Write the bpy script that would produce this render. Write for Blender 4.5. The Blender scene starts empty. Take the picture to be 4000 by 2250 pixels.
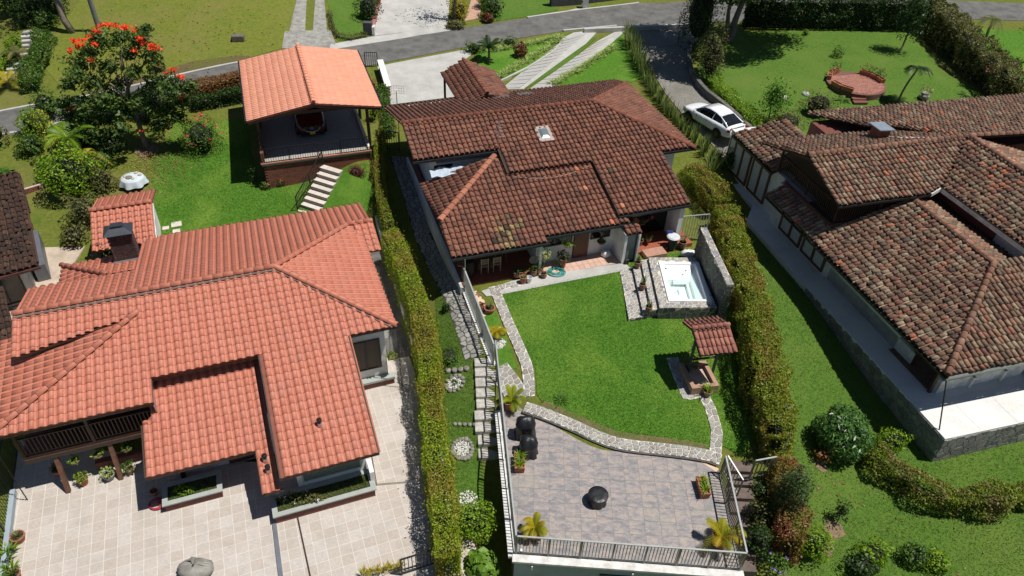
import bpy, math, random
import numpy as np
from mathutils import Vector, Matrix
from mathutils.geometry import delaunay_2d_cdt

random.seed(7); RNG = np.random.default_rng(7)
R = math.radians
SC = bpy.context.scene
COL = SC.collection

# ------------------------------------------------------------------ camera
H = 24.0                                  # drone height above the terrace floor (z = 0)
FPX, PITCH, ROLL = 2875.44, R(39.297), R(2.504)
cR, sR, cP, sP = math.cos(ROLL), math.sin(ROLL), math.cos(PITCH), math.sin(PITCH)
_R = Vector((1, 0, 0)); _U = Vector((0, sP, cP)); _F = Vector((0, cP, -sP))
_r = _R * cR + _U * sR; _u = _U * cR - _R * sR
cam_d = bpy.data.cameras.new('camera'); cam = bpy.data.objects.new('camera', cam_d); COL.objects.link(cam)
cam_d.sensor_width = 36; cam_d.lens = 36 * FPX / 4000; cam_d.clip_end = 2000
m = Matrix.Identity(4)
for i in range(3):
    m[i][0] = _r[i]; m[i][1] = _u[i]; m[i][2] = -_F[i]
m[2][3] = H
cam.matrix_world = m
SC.camera = cam

# ------------------------------------------------------------------ sky, sun, exposure
SUN_AZ, SUN_EL = R(95), R(68)             # sun stands to the right of the view, slightly towards the camera
W = bpy.data.worlds.new('World'); SC.world = W; W.use_nodes = True
wt = W.node_tree
sky = wt.nodes.new('ShaderNodeTexSky'); sky.sky_type = 'NISHITA'; sky.sun_disc = False
sky.sun_elevation = SUN_EL; sky.sun_rotation = SUN_AZ; sky.altitude = 1500
wt.links.new(sky.outputs[0], wt.nodes['Background'].inputs[0])
wt.nodes['Background'].inputs[1].default_value = 0.058
sd = bpy.data.lights.new('sun', 'SUN'); sd.energy = 5.0; sd.angle = R(0.53); sd.color = (1, .955, .89)
sun = bpy.data.objects.new('sun', sd); COL.objects.link(sun)
SUN_D = Vector((math.sin(SUN_AZ) * math.cos(SUN_EL), math.cos(SUN_AZ) * math.cos(SUN_EL), math.sin(SUN_EL)))
sun.rotation_euler = SUN_D.to_track_quat('Z', 'Y').to_euler(); sun.location = SUN_D * 80
SC.view_settings.view_transform = 'Standard'; SC.view_settings.look = 'None'
SC.view_settings.exposure = 0.0; SC.view_settings.gamma = 1.0; SC.view_settings.use_curve_mapping = False
SC.render.engine = 'CYCLES'
SC.cycles.max_bounces = 6; SC.cycles.transparent_max_bounces = 6
SC.cycles.use_denoising = True

# ------------------------------------------------------------------ survey helpers: photo pixel + known height (or depth) -> metric point
def ray(u, v):
    x = (u - 2000) / FPX; y = (v - 1125) / FPX
    x, y = cR * x + sR * y, -sR * x + cR * y
    return np.array([x, cP - y * sP, -sP - y * cP])
def at(u, v, z):
    d = ray(u, v); k = (z - H) / d[2]
    return np.array([d[0] * k, d[1] * k, z])
def atY(u, v, Y):
    d = ray(u, v); k = Y / d[1]
    return np.array([d[0] * k, Y, H + d[2] * k])
def project(P):
    P = np.atleast_2d(P); X, Y, Z = P[:, 0], P[:, 1], P[:, 2] - H
    zc = Y * cP - Z * sP; x = X / zc; y = -(Y * sP + Z * cP) / zc
    return 2000 + FPX * (cR * x - sR * y), 1125 + FPX * (sR * x + cR * y), zc

# ------------------------------------------------------------------ terrain height (thin plate spline through surveyed spots)
_CP = [(2105,1610,.08),(2212,1650,.08),(2318,1700,.08),(2425,1736,.08),(2550,1751,.08),(2680,1766,.06),(2080,1600,.1),(2780,1730,.18),(2400,1400,.45),(1960,1125,.62),(2450,1035,.7),(2650,1210,.58),(2700,1500,.33),(2850,1500,.3),
 (2950,1760,.05),(2300,1900,-.5),(2600,2100,-1.6),(2300,2150,-2.2),(2050,1850,-.9),(1740,1150,.45),(1760,1350,.1),(1790,1500,-.3),(1800,1750,-1.0),
 (1830,1960,-1.5),(1850,2150,-1.9),(1930,1900,-1.8),(1950,2100,-2.2),(1400,625,1.5),(1350,660,1.45),(1345,700,1.0),(1300,760,.6),(1275,790,.4),(1640,800,.5),(1560,650,.9),(1790,1080,.55),(300,2000,-1.3),(900,2050,-1.3),(1300,2050,-1.3),
 (1590,2050,-1.3),(1590,1700,-1.3),(1580,1400,-1.25),(1500,1150,-1.2),(1450,950,-.8),(800,1400,-1.35),(300,1500,-1.4),(50,1900,-1.3),
 (900,720,.5),(700,850,.2),(1150,760,.25),(1350,720,.45),(1300,640,.7),(560,600,.9),(700,450,1.1),(300,800,.4),(180,900,.1),(60,1250,-.6),
 (60,470,1.0),(200,430,1.1),(900,290,1.9),(1400,210,2.0),(1900,130,2.0),(2500,60,2.0),(2750,60,2.0),(1650,350,1.7),(2200,180,1.8),(2300,270,1.5),
 (2000,320,1.5),(2740,540,1.55),(2600,250,1.7),(3200,300,2.2),(3600,330,2.2),(3300,170,2.4),(2900,400,1.9),(3950,200,2.3),(700,100,3.0),(1000,60,3.2),
 (500,250,1.9),(900,200,2.3),(1500,80,2.2),(2000,60,2.3),(2950,1000,.35),(2900,850,.4),(2900,740,.5),(3120,1250,.2),(3250,1400,-.3),(3333,1550,-.6),(3415,1684,-.7),(3300,1900,-.9),
 (3800,1750,-.85),(3500,2150,-1.2),(3100,2100,-1.0),(2200,700,.6),(1850,900,.5),(2400,500,1.1),(3500,900,.1),(3600,600,.9),(3900,1200,-.2),(20,800,.3),(150,150,2.0),(2000,-200,3.5),(500,-150,4.5),(3500,-150,3.5)]
_C = np.array([at(*c) for c in _CP])
_ring = [(-70,10,-2),(-60,45,1),(-60,90,6),(0,110,6),(60,100,5),(75,45,2),(60,10,-2),(30,-5,-3),(0,-5,-3),(-30,-5,-3),(30,90,4.5),(-30,95,5.5)]
_C = np.vstack([_C, np.array(_ring, float)])
def _phi(r2): return np.where(r2 > 1e-9, r2 * np.log(np.maximum(r2, 1e-9)), 0)
def _solve():
    X = _C[:, :2]; n = len(X)
    K = _phi(((X[:, None] - X[None]) ** 2).sum(-1)) + np.eye(n) * 2.0
    Pm = np.c_[np.ones(n), X]
    A = np.block([[K, Pm], [Pm.T, np.zeros((3, 3))]])
    return np.linalg.solve(A, np.r_[_C[:, 2], 0, 0, 0])
_S = _solve()
def G(X, Y):
    X = np.clip(np.asarray(X, float), -70, 75); Y = np.clip(np.asarray(Y, float), -5, 110)
    sh = X.shape; Q = np.c_[X.ravel(), Y.ravel()]
    out = np.empty(len(Q))
    for i in range(0, len(Q), 20000):
        q = Q[i:i + 20000]
        out[i:i + 20000] = _phi(((q[:, None] - _C[None, :, :2]) ** 2).sum(-1)) @ _S[:-3] + _S[-3] + q @ _S[-2:]
    return out.reshape(sh)
def g(x, y): return float(G(np.array([x]), np.array([y]))[0])
def gp(u, v, dz=0.0):
    z = .5
    for _ in range(14):
        p = at(u, v, z + dz); z = .3 * z + .7 * g(p[0], p[1])
    return at(u, v, z + dz)

# ------------------------------------------------------------------ object helpers
ORG = {}
def V3(p): return (float(p[0]), float(p[1]), float(p[2]))
def tag(o, label=None, cat=None, group=None, kind=None):
    if label: o['label'] = label
    if cat: o['category'] = cat
    if group: o['group'] = group
    if kind: o['kind'] = kind
    return o
def thing(name, label, cat, loc=(0, 0, 0), group=None):
    o = bpy.data.objects.new(name, None); COL.objects.link(o); o.location = V3(loc); o.empty_display_size = .2
    ORG[o] = np.array(V3(loc)); return tag(o, label, cat, group)
def local(name, label, cat, group=None):
    """thing modelled round its own origin, placed later with place()"""
    return thing(name, label, cat, (0, 0, 0), group)
def place(o, loc, rz=0, s=1):
    o.location = V3(loc); o.rotation_euler = (0, 0, rz); o.scale = (s, s, s); return o
def dup(root, loc, rz=0, s=1, label=None):
    def cp(o, par):
        c = o.copy(); COL.objects.link(c); c.parent = par
        for ch in o.children: cp(ch, c)
        return c
    c = cp(root, None); place(c, loc, rz, s)
    if label: c['label'] = label
    return c
def _finish(me, name, mat, parent, smooth, rnd, ind, origin=None):
    if mat is not None: me.materials.append(mat)
    if smooth:
        me.polygons.foreach_set('use_smooth', np.ones(len(me.polygons), bool))
    if rnd is not None:
        at_ = me.attributes.new('rnd', 'FLOAT', 'FACE'); at_.data.foreach_set('value', np.asarray(rnd, np.float32))
    if ind:
        at_ = me.attributes.new('ind', 'FLOAT', 'FACE'); at_.data.foreach_set('value', np.ones(len(me.polygons), np.float32))
    me.update()
    o = bpy.data.objects.new(name, me); COL.objects.link(o)
    if parent is not None: o.parent = parent; ORG[o] = ORG[parent]
    else:
        ORG[o] = np.zeros(3) if origin is None else np.array(origin, float)
        if origin is not None: o.location = V3(origin)
    return o
def mk(name, v, f, mat, parent=None, smooth=False, rnd=None, ind=False, origin=None):
    v = np.asarray(v, float).reshape(-1, 3)
    if parent is not None: v = v - ORG[parent]
    else:
        if origin is None and len(v): origin = (v[:, 0].mean(), v[:, 1].mean(), v[:, 2].min())
        v = v - np.array(origin)
    me = bpy.data.meshes.new(name); me.from_pydata([tuple(p) for p in v], [], [tuple(int(i) for i in q) for q in f])
    return _finish(me, name, mat, parent, smooth, rnd, ind, origin)
def npmesh(name, V, F, mat, parent=None, smooth=False, rnd=None, ind=False, origin=None):
    """fast path: V (n,3), F (m,k) with constant k"""
    V = np.asarray(V, np.float64)
    if parent is not None: V = V - ORG[parent]
    else:
        if origin is None: origin = (V[:, 0].mean(), V[:, 1].mean(), V[:, 2].min())
        V = V - np.array(origin)
    me = bpy.data.meshes.new(name); n, k = F.shape
    me.vertices.add(len(V)); me.vertices.foreach_set('co', V.astype(np.float32).ravel())
    me.loops.add(n * k); me.loops.foreach_set('vertex_index', F.astype(np.int32).ravel())
    me.polygons.add(n); me.polygons.foreach_set('loop_start', np.arange(0, n * k, k, dtype=np.int32))
    me.update(calc_edges=True)
    return _finish(me, name, mat, parent, smooth, rnd, ind, origin)
class MB:
    def __init__(s): s.v = []; s.f = []
    def add(s, vs, fs):
        o = len(s.v); s.v += [V3(p) for p in vs]; s.f += [tuple(i + o for i in q) for q in fs]; return s
    def box(s, c, size, rz=0):
        x, y, z = [k / 2 for k in size]; cz, sz = math.cos(rz), math.sin(rz); vs = []
        for dz in (-z, z):
            for dx, dy in ((-x, -y), (x, -y), (x, y), (-x, y)):
                vs.append((c[0] + dx * cz - dy * sz, c[1] + dx * sz + dy * cz, c[2] + dz))
        return s.add(vs, [(3, 2, 1, 0), (4, 5, 6, 7), (0, 1, 5, 4), (1, 2, 6, 5), (2, 3, 7, 6), (3, 0, 4, 7)])
    def bar(s, p, q, w, hgt, up=(0, 0, 1)):
        """rectangular bar from p to q"""
        p, q = np.array(p, float), np.array(q, float); d = q - p; d /= np.linalg.norm(d)
        up = np.array(up, float); sd_ = np.cross(d, up)
        if np.linalg.norm(sd_) < 1e-6: sd_ = np.cross(d, (0, 1, 0))
        sd_ /= np.linalg.norm(sd_); u2 = np.cross(sd_, d); vs = []
        for e in (p, q):
            for a, b in ((-1, -1), (1, -1), (1, 1), (-1, 1)): vs.append(e + sd_ * a * w / 2 + u2 * b * hgt / 2)
        return s.add(vs, [(3, 2, 1, 0), (4, 5, 6, 7), (0, 1, 5, 4), (1, 2, 6, 5), (2, 3, 7, 6), (3, 0, 4, 7)])
    def prism(s, poly, z0, z1, taper=0.0):
        P = [np.array(p[:2], float) for p in poly]; n = len(P); c = sum(P) / n
        T = [p + (c - p) * taper for p in P]
        ar = sum(P[i][0] * P[(i + 1) % n][1] - P[(i + 1) % n][0] * P[i][1] for i in range(n))
        if ar < 0: P.reverse(); T.reverse()
        vs = [(p[0], p[1], z0) for p in P] + [(p[0], p[1], z1) for p in T]
        fs = [tuple(range(n - 1, -1, -1)), tuple(range(n, 2 * n))] + [(i, (i + 1) % n, n + (i + 1) % n, n + i) for i in range(n)]
        return s.add(vs, fs)
    def slab(s, poly3, t):
        """3D polygon (counter-clockwise from above) with thickness t along its normal downwards"""
        P = [np.array(p, float) for p in poly3]; n = len(P)
        nr = np.zeros(3)
        for i in range(n): nr += np.cross(P[i], P[(i + 1) % n])
        if nr[2] < 0: P.reverse(); nr = -nr
        nr /= np.linalg.norm(nr)
        vs = P + [p - nr * t for p in P]
        return s.add(vs, [tuple(range(n)), tuple(range(2 * n - 1, n - 1, -1))] + [((i + 1) % n, i, n + i, n + (i + 1) % n) for i in range(n)])
    def tube(s, pts, r, n=8, cap=True):
        P = [np.array(p, float) for p in pts]; m_ = len(P)
        rs = r if hasattr(r, '__len__') else [r] * m_
        up = np.array((0.13, .21, .97)); vs = []; prev = None
        for i in range(m_):
            d = P[min(i + 1, m_ - 1)] - P[max(i - 1, 0)]; d /= max(np.linalg.norm(d), 1e-9)
            a = np.cross(d, up) if prev is None else prev - d * np.dot(prev, d)
            if np.linalg.norm(a) < 1e-6: a = np.cross(d, (1, 0, 0))
            a /= np.linalg.norm(a); prev = a; b = np.cross(d, a)
            for k in range(n):
                t = 2 * math.pi * k / n; vs.append(P[i] + (a * math.cos(t) + b * math.sin(t)) * rs[i])
        fs = [(i * n + k, i * n + (k + 1) % n, (i + 1) * n + (k + 1) % n, (i + 1) * n + k) for i in range(m_ - 1) for k in range(n)]
        if cap: fs += [tuple(range(n - 1, -1, -1)), tuple(range((m_ - 1) * n, m_ * n))]
        return s.add(vs, fs)
    def lathe(s, prof, c=(0, 0, 0), n=16, wob=0.0):
        vs = []; m_ = len(prof)
        for i, (r_, z_) in enumerate(prof):
            for k in range(n):
                t = 2 * math.pi * k / n; rr = r_ * (1 + wob * math.sin(3 * t + i) * (.5 + .5 * math.sin(5.3 * t)))
                vs.append((c[0] + rr * math.cos(t), c[1] + rr * math.sin(t), c[2] + z_))
        fs = [(i * n + k, i * n + (k + 1) % n, (i + 1) * n + (k + 1) % n, (i + 1) * n + k) for i in range(m_ - 1) for k in range(n)]
        fs += [tuple(range(n - 1, -1, -1)), tuple(range((m_ - 1) * n, m_ * n))]
        return s.add(vs, fs)
    def build(s, name, mat, parent=None, smooth=False, **k): return mk(name, s.v, s.f, mat, parent, smooth, **k)
def kids(parent, name, mat, boxes):
    for b in boxes: MB().box(*b).build(name, mat, parent)
def bevel(o, w=.02, seg=2):
    md = o.modifiers.new('bevel', 'BEVEL'); md.width = w; md.segments = seg; md.limit_method = 'ANGLE'; return o
def pip(P, poly):
    P = np.atleast_2d(P); x, y = P[:, 0], P[:, 1]; r_ = np.zeros(len(P), bool); n = len(poly)
    for i in range(n):
        x1, y1 = poly[i][0], poly[i][1]; x2, y2 = poly[(i + 1) % n][0], poly[(i + 1) % n][1]
        if y1 == y2: continue
        c = ((y1 > y) != (y2 > y)) & (x < (x2 - x1) * (y - y1) / (y2 - y1) + x1); r_ ^= c
    return r_
def clip_half(poly, nx, ny, d):
    """keep nx*x+ny*y<=d"""
    out = []; n = len(poly)
    for i in range(n):
        p, q = poly[i], poly[(i + 1) % n]; a = nx * p[0] + ny * p[1] - d; b = nx * q[0] + ny * q[1] - d
        if a <= 0: out.append(p)
        if (a < 0 < b) or (b < 0 < a):
            t = a / (a - b); out.append((p[0] + (q[0] - p[0]) * t, p[1] + (q[1] - p[1]) * t))
    return out
def parea(poly): return abs(sum(poly[i][0] * poly[(i + 1) % len(poly)][1] - poly[(i + 1) % len(poly)][0] * poly[i][1] for i in range(len(poly)))) / 2
class Loc:
    """plan axes of a building: a along its front, b towards the back"""
    def __init__(s, deg):
        a = R(deg); s.rz = a; s.ex = np.array([math.cos(a), math.sin(a), 0]); s.ey = np.array([-math.sin(a), math.cos(a), 0])
    def w(s, a, b, z=0): return s.ex * a + s.ey * b + np.array([0, 0, z])
    def ab(s, p): return float(p @ s.ex), float(p @ s.ey), float(p[2])
def lbox(mb, L, a0, a1, b0, b1, z0, z1):
    mb.box(L.w((a0 + a1) / 2, (b0 + b1) / 2, (z0 + z1) / 2), (abs(a1 - a0), abs(b1 - b0), abs(z1 - z0)), L.rz); return mb
def sheet(name, poly, mat, dz=.02, step=.6, zf=None, kind='structure', parent=None, smooth=True):
    """flat ground covering draped over the terrain, with a skirt"""
    P = []
    n = len(poly)
    for i in range(n):
        p, q = np.array(poly[i][:2], float), np.array(poly[(i + 1) % n][:2], float); k = max(1, int(np.linalg.norm(q - p) / step))
        for j in range(k): P.append(p + (q - p) * j / k)
    nb = len(P); A = np.array(P)
    xs = np.arange(A[:, 0].min(), A[:, 0].max(), step); ys = np.arange(A[:, 1].min(), A[:, 1].max(), step)
    gx, gy = np.meshgrid(xs, ys); Q = np.c_[gx.ravel(), gy.ravel()] + .013
    if len(Q):
        Q = Q[pip(Q, A)]
        if len(Q):
            d = np.min(((Q[:, None] - A[None]) ** 2).sum(-1), axis=1); Q = Q[d > (step * .35) ** 2]
    allp = [Vector((float(p[0]), float(p[1]))) for p in list(A) + list(Q)]
    r_ = delaunay_2d_cdt(allp, [(i, (i + 1) % nb) for i in range(nb)], [], 1, 1e-5)
    vs = np.array([(p.x, p.y) for p in r_[0]]); z = (G(vs[:, 0], vs[:, 1]) if zf is None else np.array([zf(*p) for p in vs])) + dz
    V = np.c_[vs, z]; F = [tuple(q) for q in r_[2]]
    o = len(V); bz = (G(A[:, 0], A[:, 1]) if zf is None else np.array([zf(*p) for p in A])) + dz
    top = np.c_[A, bz + 0.0]; bot = np.c_[A, bz - .12]
    F += [(o + i, o + nb + i, o + nb + (i + 1) % nb, o + (i + 1) % nb) for i in range(nb)]
    ob = mk(name, np.vstack([V, top, bot]), F, mat, parent, smooth=False)
    if kind: ob['kind'] = kind
    return ob
# ------------------------------------------------------------------ procedural materials
MATS = {}
def _new(name):
    mt = bpy.data.materials.new(name); mt.use_nodes = True; nt = mt.node_tree
    return mt, nt, nt.nodes['Principled BSDF']
def _nd(nt, t, **k):
    n = nt.nodes.new(t)
    for a, b in k.items():
        if a in n.inputs: n.inputs[a].default_value = b
        else: setattr(n, a, b)
    return n
def _ramp(nt, src, cols, pos=None, const=False):
    rp = nt.nodes.new('ShaderNodeValToRGB'); e = rp.color_ramp.elements
    pos = pos or [i / max(1, len(cols) - 1) for i in range(len(cols))]
    while len(e) < len(cols): e.new(.5)
    for i, c in enumerate(cols): e[i].position = pos[i]; e[i].color = (*c[:3], 1)
    if const: rp.color_ramp.interpolation = 'CONSTANT'
    nt.links.new(src, rp.inputs[0]); return rp.outputs[0]
def _pos(nt, scale=None):
    gm = nt.nodes.new('ShaderNodeNewGeometry')
    if scale is None: return gm.outputs['Position']
    mp = nt.nodes.new('ShaderNodeVectorMath'); mp.operation = 'MULTIPLY'; mp.inputs[1].default_value = scale
    nt.links.new(gm.outputs['Position'], mp.inputs[0]); return mp.outputs[0]
def _noise(nt, scale, detail=5, rough=.6, vec=None, dist=0):
    n = _nd(nt, 'ShaderNodeTexNoise'); n.inputs['Scale'].default_value = scale; n.inputs['Detail'].default_value = detail
    n.inputs['Roughness'].default_value = rough; n.inputs['Distortion'].default_value = dist
    nt.links.new(vec if vec is not None else _pos(nt), n.inputs['Vector']); return n.outputs['Fac']
def _mix(nt, a, b, fac, mode='MIX'):
    mx = nt.nodes.new('ShaderNodeMix'); mx.data_type = 'RGBA'; mx.blend_type = mode
    for s_, v in ((6, a), (7, b)):
        if hasattr(v, 'is_linked') or isinstance(v, bpy.types.NodeSocket): nt.links.new(v, mx.inputs[s_])
        else: mx.inputs[s_].default_value = (*v[:3], 1)
    if isinstance(fac, bpy.types.NodeSocket): nt.links.new(fac, mx.inputs[0])
    else: mx.inputs[0].default_value = fac
    return mx.outputs[2]
def _bump(nt, bs, hgt, strength, dist=.02):
    b = nt.nodes.new('ShaderNodeBump'); b.inputs['Strength'].default_value = strength; b.inputs['Distance'].default_value = dist
    nt.links.new(hgt, b.inputs['Height']); nt.links.new(b.outputs[0], bs.inputs['Normal'])
def _rnd(nt):
    a = _nd(nt, 'ShaderNodeAttribute', attribute_name='rnd'); b = _nd(nt, 'ShaderNodeAttribute', attribute_name='ind')
    oi = nt.nodes.new('ShaderNodeObjectInfo')
    mu = _nd(nt, 'ShaderNodeMath', operation='MULTIPLY'); nt.links.new(b.outputs['Fac'], mu.inputs[0]); nt.links.new(oi.outputs['Random'], mu.inputs[1])
    ad = _nd(nt, 'ShaderNodeMath', operation='ADD'); nt.links.new(a.outputs['Fac'], ad.inputs[0]); nt.links.new(mu.outputs[0], ad.inputs[1])
    return ad.outputs[0]
def flat(name, c, rough=.6, metal=0, var=.18, scale=3.0, bump=0.0, bscale=40, emit=None):
    """painted or plain surface with slight uneven tone"""
    if name in MATS: return MATS[name]
    mt, nt, bs = _new(name)
    lo = [k * (1 - var) for k in c]; hi = [min(1, k * (1 + var)) for k in c]
    nt.links.new(_ramp(nt, _noise(nt, scale, 7, .65), [lo, hi], [.32, .68]), bs.inputs['Base Color'])
    bs.inputs['Roughness'].default_value = rough; bs.inputs['Metallic'].default_value = metal
    if bump: _bump(nt, bs, _noise(nt, bscale, 4), bump)
    MATS[name] = mt; return mt
def pieces(name, cols, rough=.75, dirt=None, dirt_scale=1.2, dirt_amt=.6, fine=.25, bump=.25, bscale=30, pos=None, const=False, dlo=.48, dhi=.68, spec=.5):
    """many alike pieces: tone by piece, weathering by place"""
    if name in MATS: return MATS[name]
    mt, nt, bs = _new(name)
    c = _ramp(nt, _rnd(nt), cols, pos, const)
    f = _ramp(nt, _noise(nt, 14, 6, .7), [(1 - fine,) * 3, (1 + fine * .6,) * 3], [.3, .7])
    c = _mix(nt, c, f, 1.0, 'MULTIPLY')
    if dirt:
        k = _ramp(nt, _noise(nt, dirt_scale, 8, .72, dist=.4), [(0, 0, 0), (dirt_amt,) * 3], [dlo, dhi])
        mx = nt.nodes.new('ShaderNodeMix'); mx.data_type = 'RGBA'; nt.links.new(k, mx.inputs[0]); nt.links.new(c, mx.inputs[6]); mx.inputs[7].default_value = (*dirt, 1)
        c = mx.outputs[2]
    nt.links.new(c, bs.inputs['Base Color']); bs.inputs['Roughness'].default_value = rough
    bs.inputs['Specular IOR Level'].default_value = spec
    if bump: _bump(nt, bs, _noise(nt, bscale, 4), bump, .01)
    MATS[name] = mt; return mt
def leaf(name, cols, trans=.3, rough=.5, patch=None, pscale=.6):
    """foliage: tone by leaf, larger patches by place, light passing through"""
    if name in MATS: return MATS[name]
    mt, nt, bs = _new(name)
    cols = [tuple(min(.9, k * 1.4) for k in c_) for c_ in cols]; patch = tuple(k * 1.3 for k in patch) if patch else None
    c = _ramp(nt, _rnd(nt), cols)
    if patch:
        k = _ramp(nt, _noise(nt, pscale, 5, .6), [(0, 0, 0), (.85,) * 3], [.46, .62])
        mx = nt.nodes.new('ShaderNodeMix'); mx.data_type = 'RGBA'; nt.links.new(k, mx.inputs[0]); nt.links.new(c, mx.inputs[6]); mx.inputs[7].default_value = (*patch, 1); c = mx.outputs[2]
    nt.links.new(c, bs.inputs['Base Color']); bs.inputs['Roughness'].default_value = rough; bs.inputs['Specular IOR Level'].default_value = .3
    tr = nt.nodes.new('ShaderNodeBsdfTranslucent'); nt.links.new(c, tr.inputs[0])
    ms = nt.nodes.new('ShaderNodeMixShader'); ms.inputs[0].default_value = trans
    nt.links.new(bs.outputs[0], ms.inputs[1]); nt.links.new(tr.outputs[0], ms.inputs[2])
    nt.links.new(ms.outputs[0], nt.nodes['Material Output'].inputs[0])
    MATS[name] = mt; return mt
def ground_mat(name, cols, patch, pscale=.25, fine=7.0, bump=.8, plo=.45, phi=.65, patch2=None):
    if name in MATS: return MATS[name]
    mt, nt, bs = _new(name)
    c = _ramp(nt, _noise(nt, fine, 8, .75), cols, [.3 + .4 * i / (len(cols) - 1) for i in range(len(cols))])
    k = _ramp(nt, _noise(nt, pscale, 7, .6, dist=.3), [(0, 0, 0), (.9,) * 3], [plo, phi])
    mx = nt.nodes.new('ShaderNodeMix'); mx.data_type = 'RGBA'; nt.links.new(k, mx.inputs[0]); nt.links.new(c, mx.inputs[6]); mx.inputs[7].default_value = (*patch, 1); c = mx.outputs[2]
    if patch2:
        k = _ramp(nt, _noise(nt, pscale * 3.3, 7, .7, dist=.5), [(0, 0, 0), (.7,) * 3], [.52, .7])
        mx = nt.nodes.new('ShaderNodeMix'); mx.data_type = 'RGBA'; nt.links.new(k, mx.inputs[0]); nt.links.new(c, mx.inputs[6]); mx.inputs[7].default_value = (*patch2, 1); c = mx.outputs[2]
    f = _ramp(nt, _noise(nt, 45, 3, .7), [(.55,) * 3, (1.35,) * 3], [.3, .7]); c = _mix(nt, c, f, 1.0, 'MULTIPLY')
    nt.links.new(c, bs.inputs['Base Color']); bs.inputs['Roughness'].default_value = .9; bs.inputs['Specular IOR Level'].default_value = .15
    _bump(nt, bs, _noise(nt, 22, 6, .75), bump, .05)
    MATS[name] = mt; return mt
def glass_dark(name='dark_glass', c=(.012, .014, .016), rough=.06):
    if name in MATS: return MATS[name]
    mt, nt, bs = _new(name); bs.inputs['Base Color'].default_value = (*c, 1); bs.inputs['Roughness'].default_value = rough
    bs.inputs['Specular IOR Level'].default_value = .6; MATS[name] = mt; return mt
def water_mat():
    if 'tub_water' in MATS: return MATS['tub_water']
    mt, nt, bs = _new('tub_water'); out = nt.nodes['Material Output']
    tr = nt.nodes.new('ShaderNodeBsdfTransparent'); tr.inputs[0].default_value = (.86, .985, .96, 1)
    gl = nt.nodes.new('ShaderNodeBsdfGlossy'); gl.inputs['Roughness'].default_value = .03
    fr = nt.nodes.new('ShaderNodeFresnel'); fr.inputs[0].default_value = 1.33
    b = nt.nodes.new('ShaderNodeBump'); b.inputs['Strength'].default_value = .1; b.inputs['Distance'].default_value = .02
    nt.links.new(_noise(nt, 6, 3), b.inputs['Height']); nt.links.new(b.outputs[0], gl.inputs['Normal']); nt.links.new(b.outputs[0], fr.inputs['Normal'])
    ms = nt.nodes.new('ShaderNodeMixShader'); nt.links.new(fr.outputs[0], ms.inputs[0]); nt.links.new(tr.outputs[0], ms.inputs[1]); nt.links.new(gl.outputs[0], ms.inputs[2])
    nt.links.new(ms.outputs[0], out.inputs[0]); MATS['tub_water'] = mt; return mt
def paint(name, c, coat=.6, rough=.3):
    if name in MATS: return MATS[name]
    mt, nt, bs = _new(name); bs.inputs['Base Color'].default_value = (*c, 1); bs.inputs['Roughness'].default_value = rough
    bs.inputs['Coat Weight'].default_value = coat; bs.inputs['Coat Roughness'].default_value = .08; MATS[name] = mt; return mt

# roofs
M_RED = pieces('red_concrete_tile', [(.455, .15, .092), (.485, .165, .103), (.51, .18, .116), (.47, .165, .105)], .6, (.40, .165, .12), 1.1, .6, .14, .15, dlo=.5, dhi=.7, spec=.5)
M_GAR = pieces('salmon_tile', [(.69, .285, .18), (.72, .305, .195), (.74, .32, .21), (.67, .27, .172), (.74, .335, .19)], .7, (.68, .30, .2), .6, .4, .12, .12)
M_MID = pieces('aged_clay_tile', [(.135, .064, .047), (.21, .09, .06), (.245, .106, .07), (.19, .084, .06), (.28, .13, .086), (.155, .08, .058)], .85, (.085, .046, .036), .9, .7, .35, .5, 25, dlo=.5, dhi=.72, spec=.25)
M_OLD = pieces('old_clay_tile', [(.22, .145, .10), (.30, .18, .12), (.16, .115, .085), (.39, .205, .13), (.25, .18, .125), (.32, .15, .10), (.18, .10, .078), (.42, .31, .21), (.27, .215, .145)], .9, (.055, .045, .038), 1.8, .7, .45, .6, 22, dlo=.48, dhi=.66, spec=.2)
M_DARK = pieces('dark_clay_tile', [(.06, .035, .027), (.085, .048, .034), (.045, .03, .025), (.11, .065, .045)], .95, (.025, .02, .018), 1.6, .8, .45, .6, spec=.2)
M_PINK = pieces('well_clay_tile', [(.32, .13, .095), (.38, .165, .12), (.28, .11, .085), (.42, .19, .14)], .85, (.18, .09, .07), 2.5, .6, .3, .4, spec=.25)
M_RIDGE_OLD = pieces('old_ridge_tile', [(.30, .17, .11), (.24, .12, .08), (.36, .2, .14), (.20, .11, .075)], .9, (.07, .05, .04), 2, .6, .3, .4, spec=.2)
M_RIDGE_MID = pieces('mid_ridge_tile', [(.24, .095, .062), (.19, .07, .046), (.28, .11, .07)], .9, (.10, .05, .038), 2, .5, .3, .4, spec=.2)
M_HIP_NEW = pieces('orange_hip_tile', [(.38, .15, .09), (.43, .18, .11), (.33, .125, .08)], .85, (.24, .105, .075), 2.5, .5, .2, .3, spec=.2)
M_LICHEN = pieces('lichen_tile', [(.05, .04, .032), (.42, .30, .13), (.30, .14, .09), (.10, .085, .06), (.36, .28, .14), (.24, .09, .06)], .9, (.05, .04, .03), 7, .8, .4, .5, dlo=.45, dhi=.6, spec=.2)
M_ORANGE = pieces('new_orange_tile', [(.52, .19, .10), (.44, .16, .09), (.56, .26, .15)], .85, None, spec=.2)
M_DECK_R = flat('roof_board_red', (.22, .075, .05), .9)
M_DECK_D = flat('roof_board_dark', (.045, .028, .02), .95)
M_MORTAR = flat('grey_mortar', (.15, .105, .085), .95, var=.3, scale=8)
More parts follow.
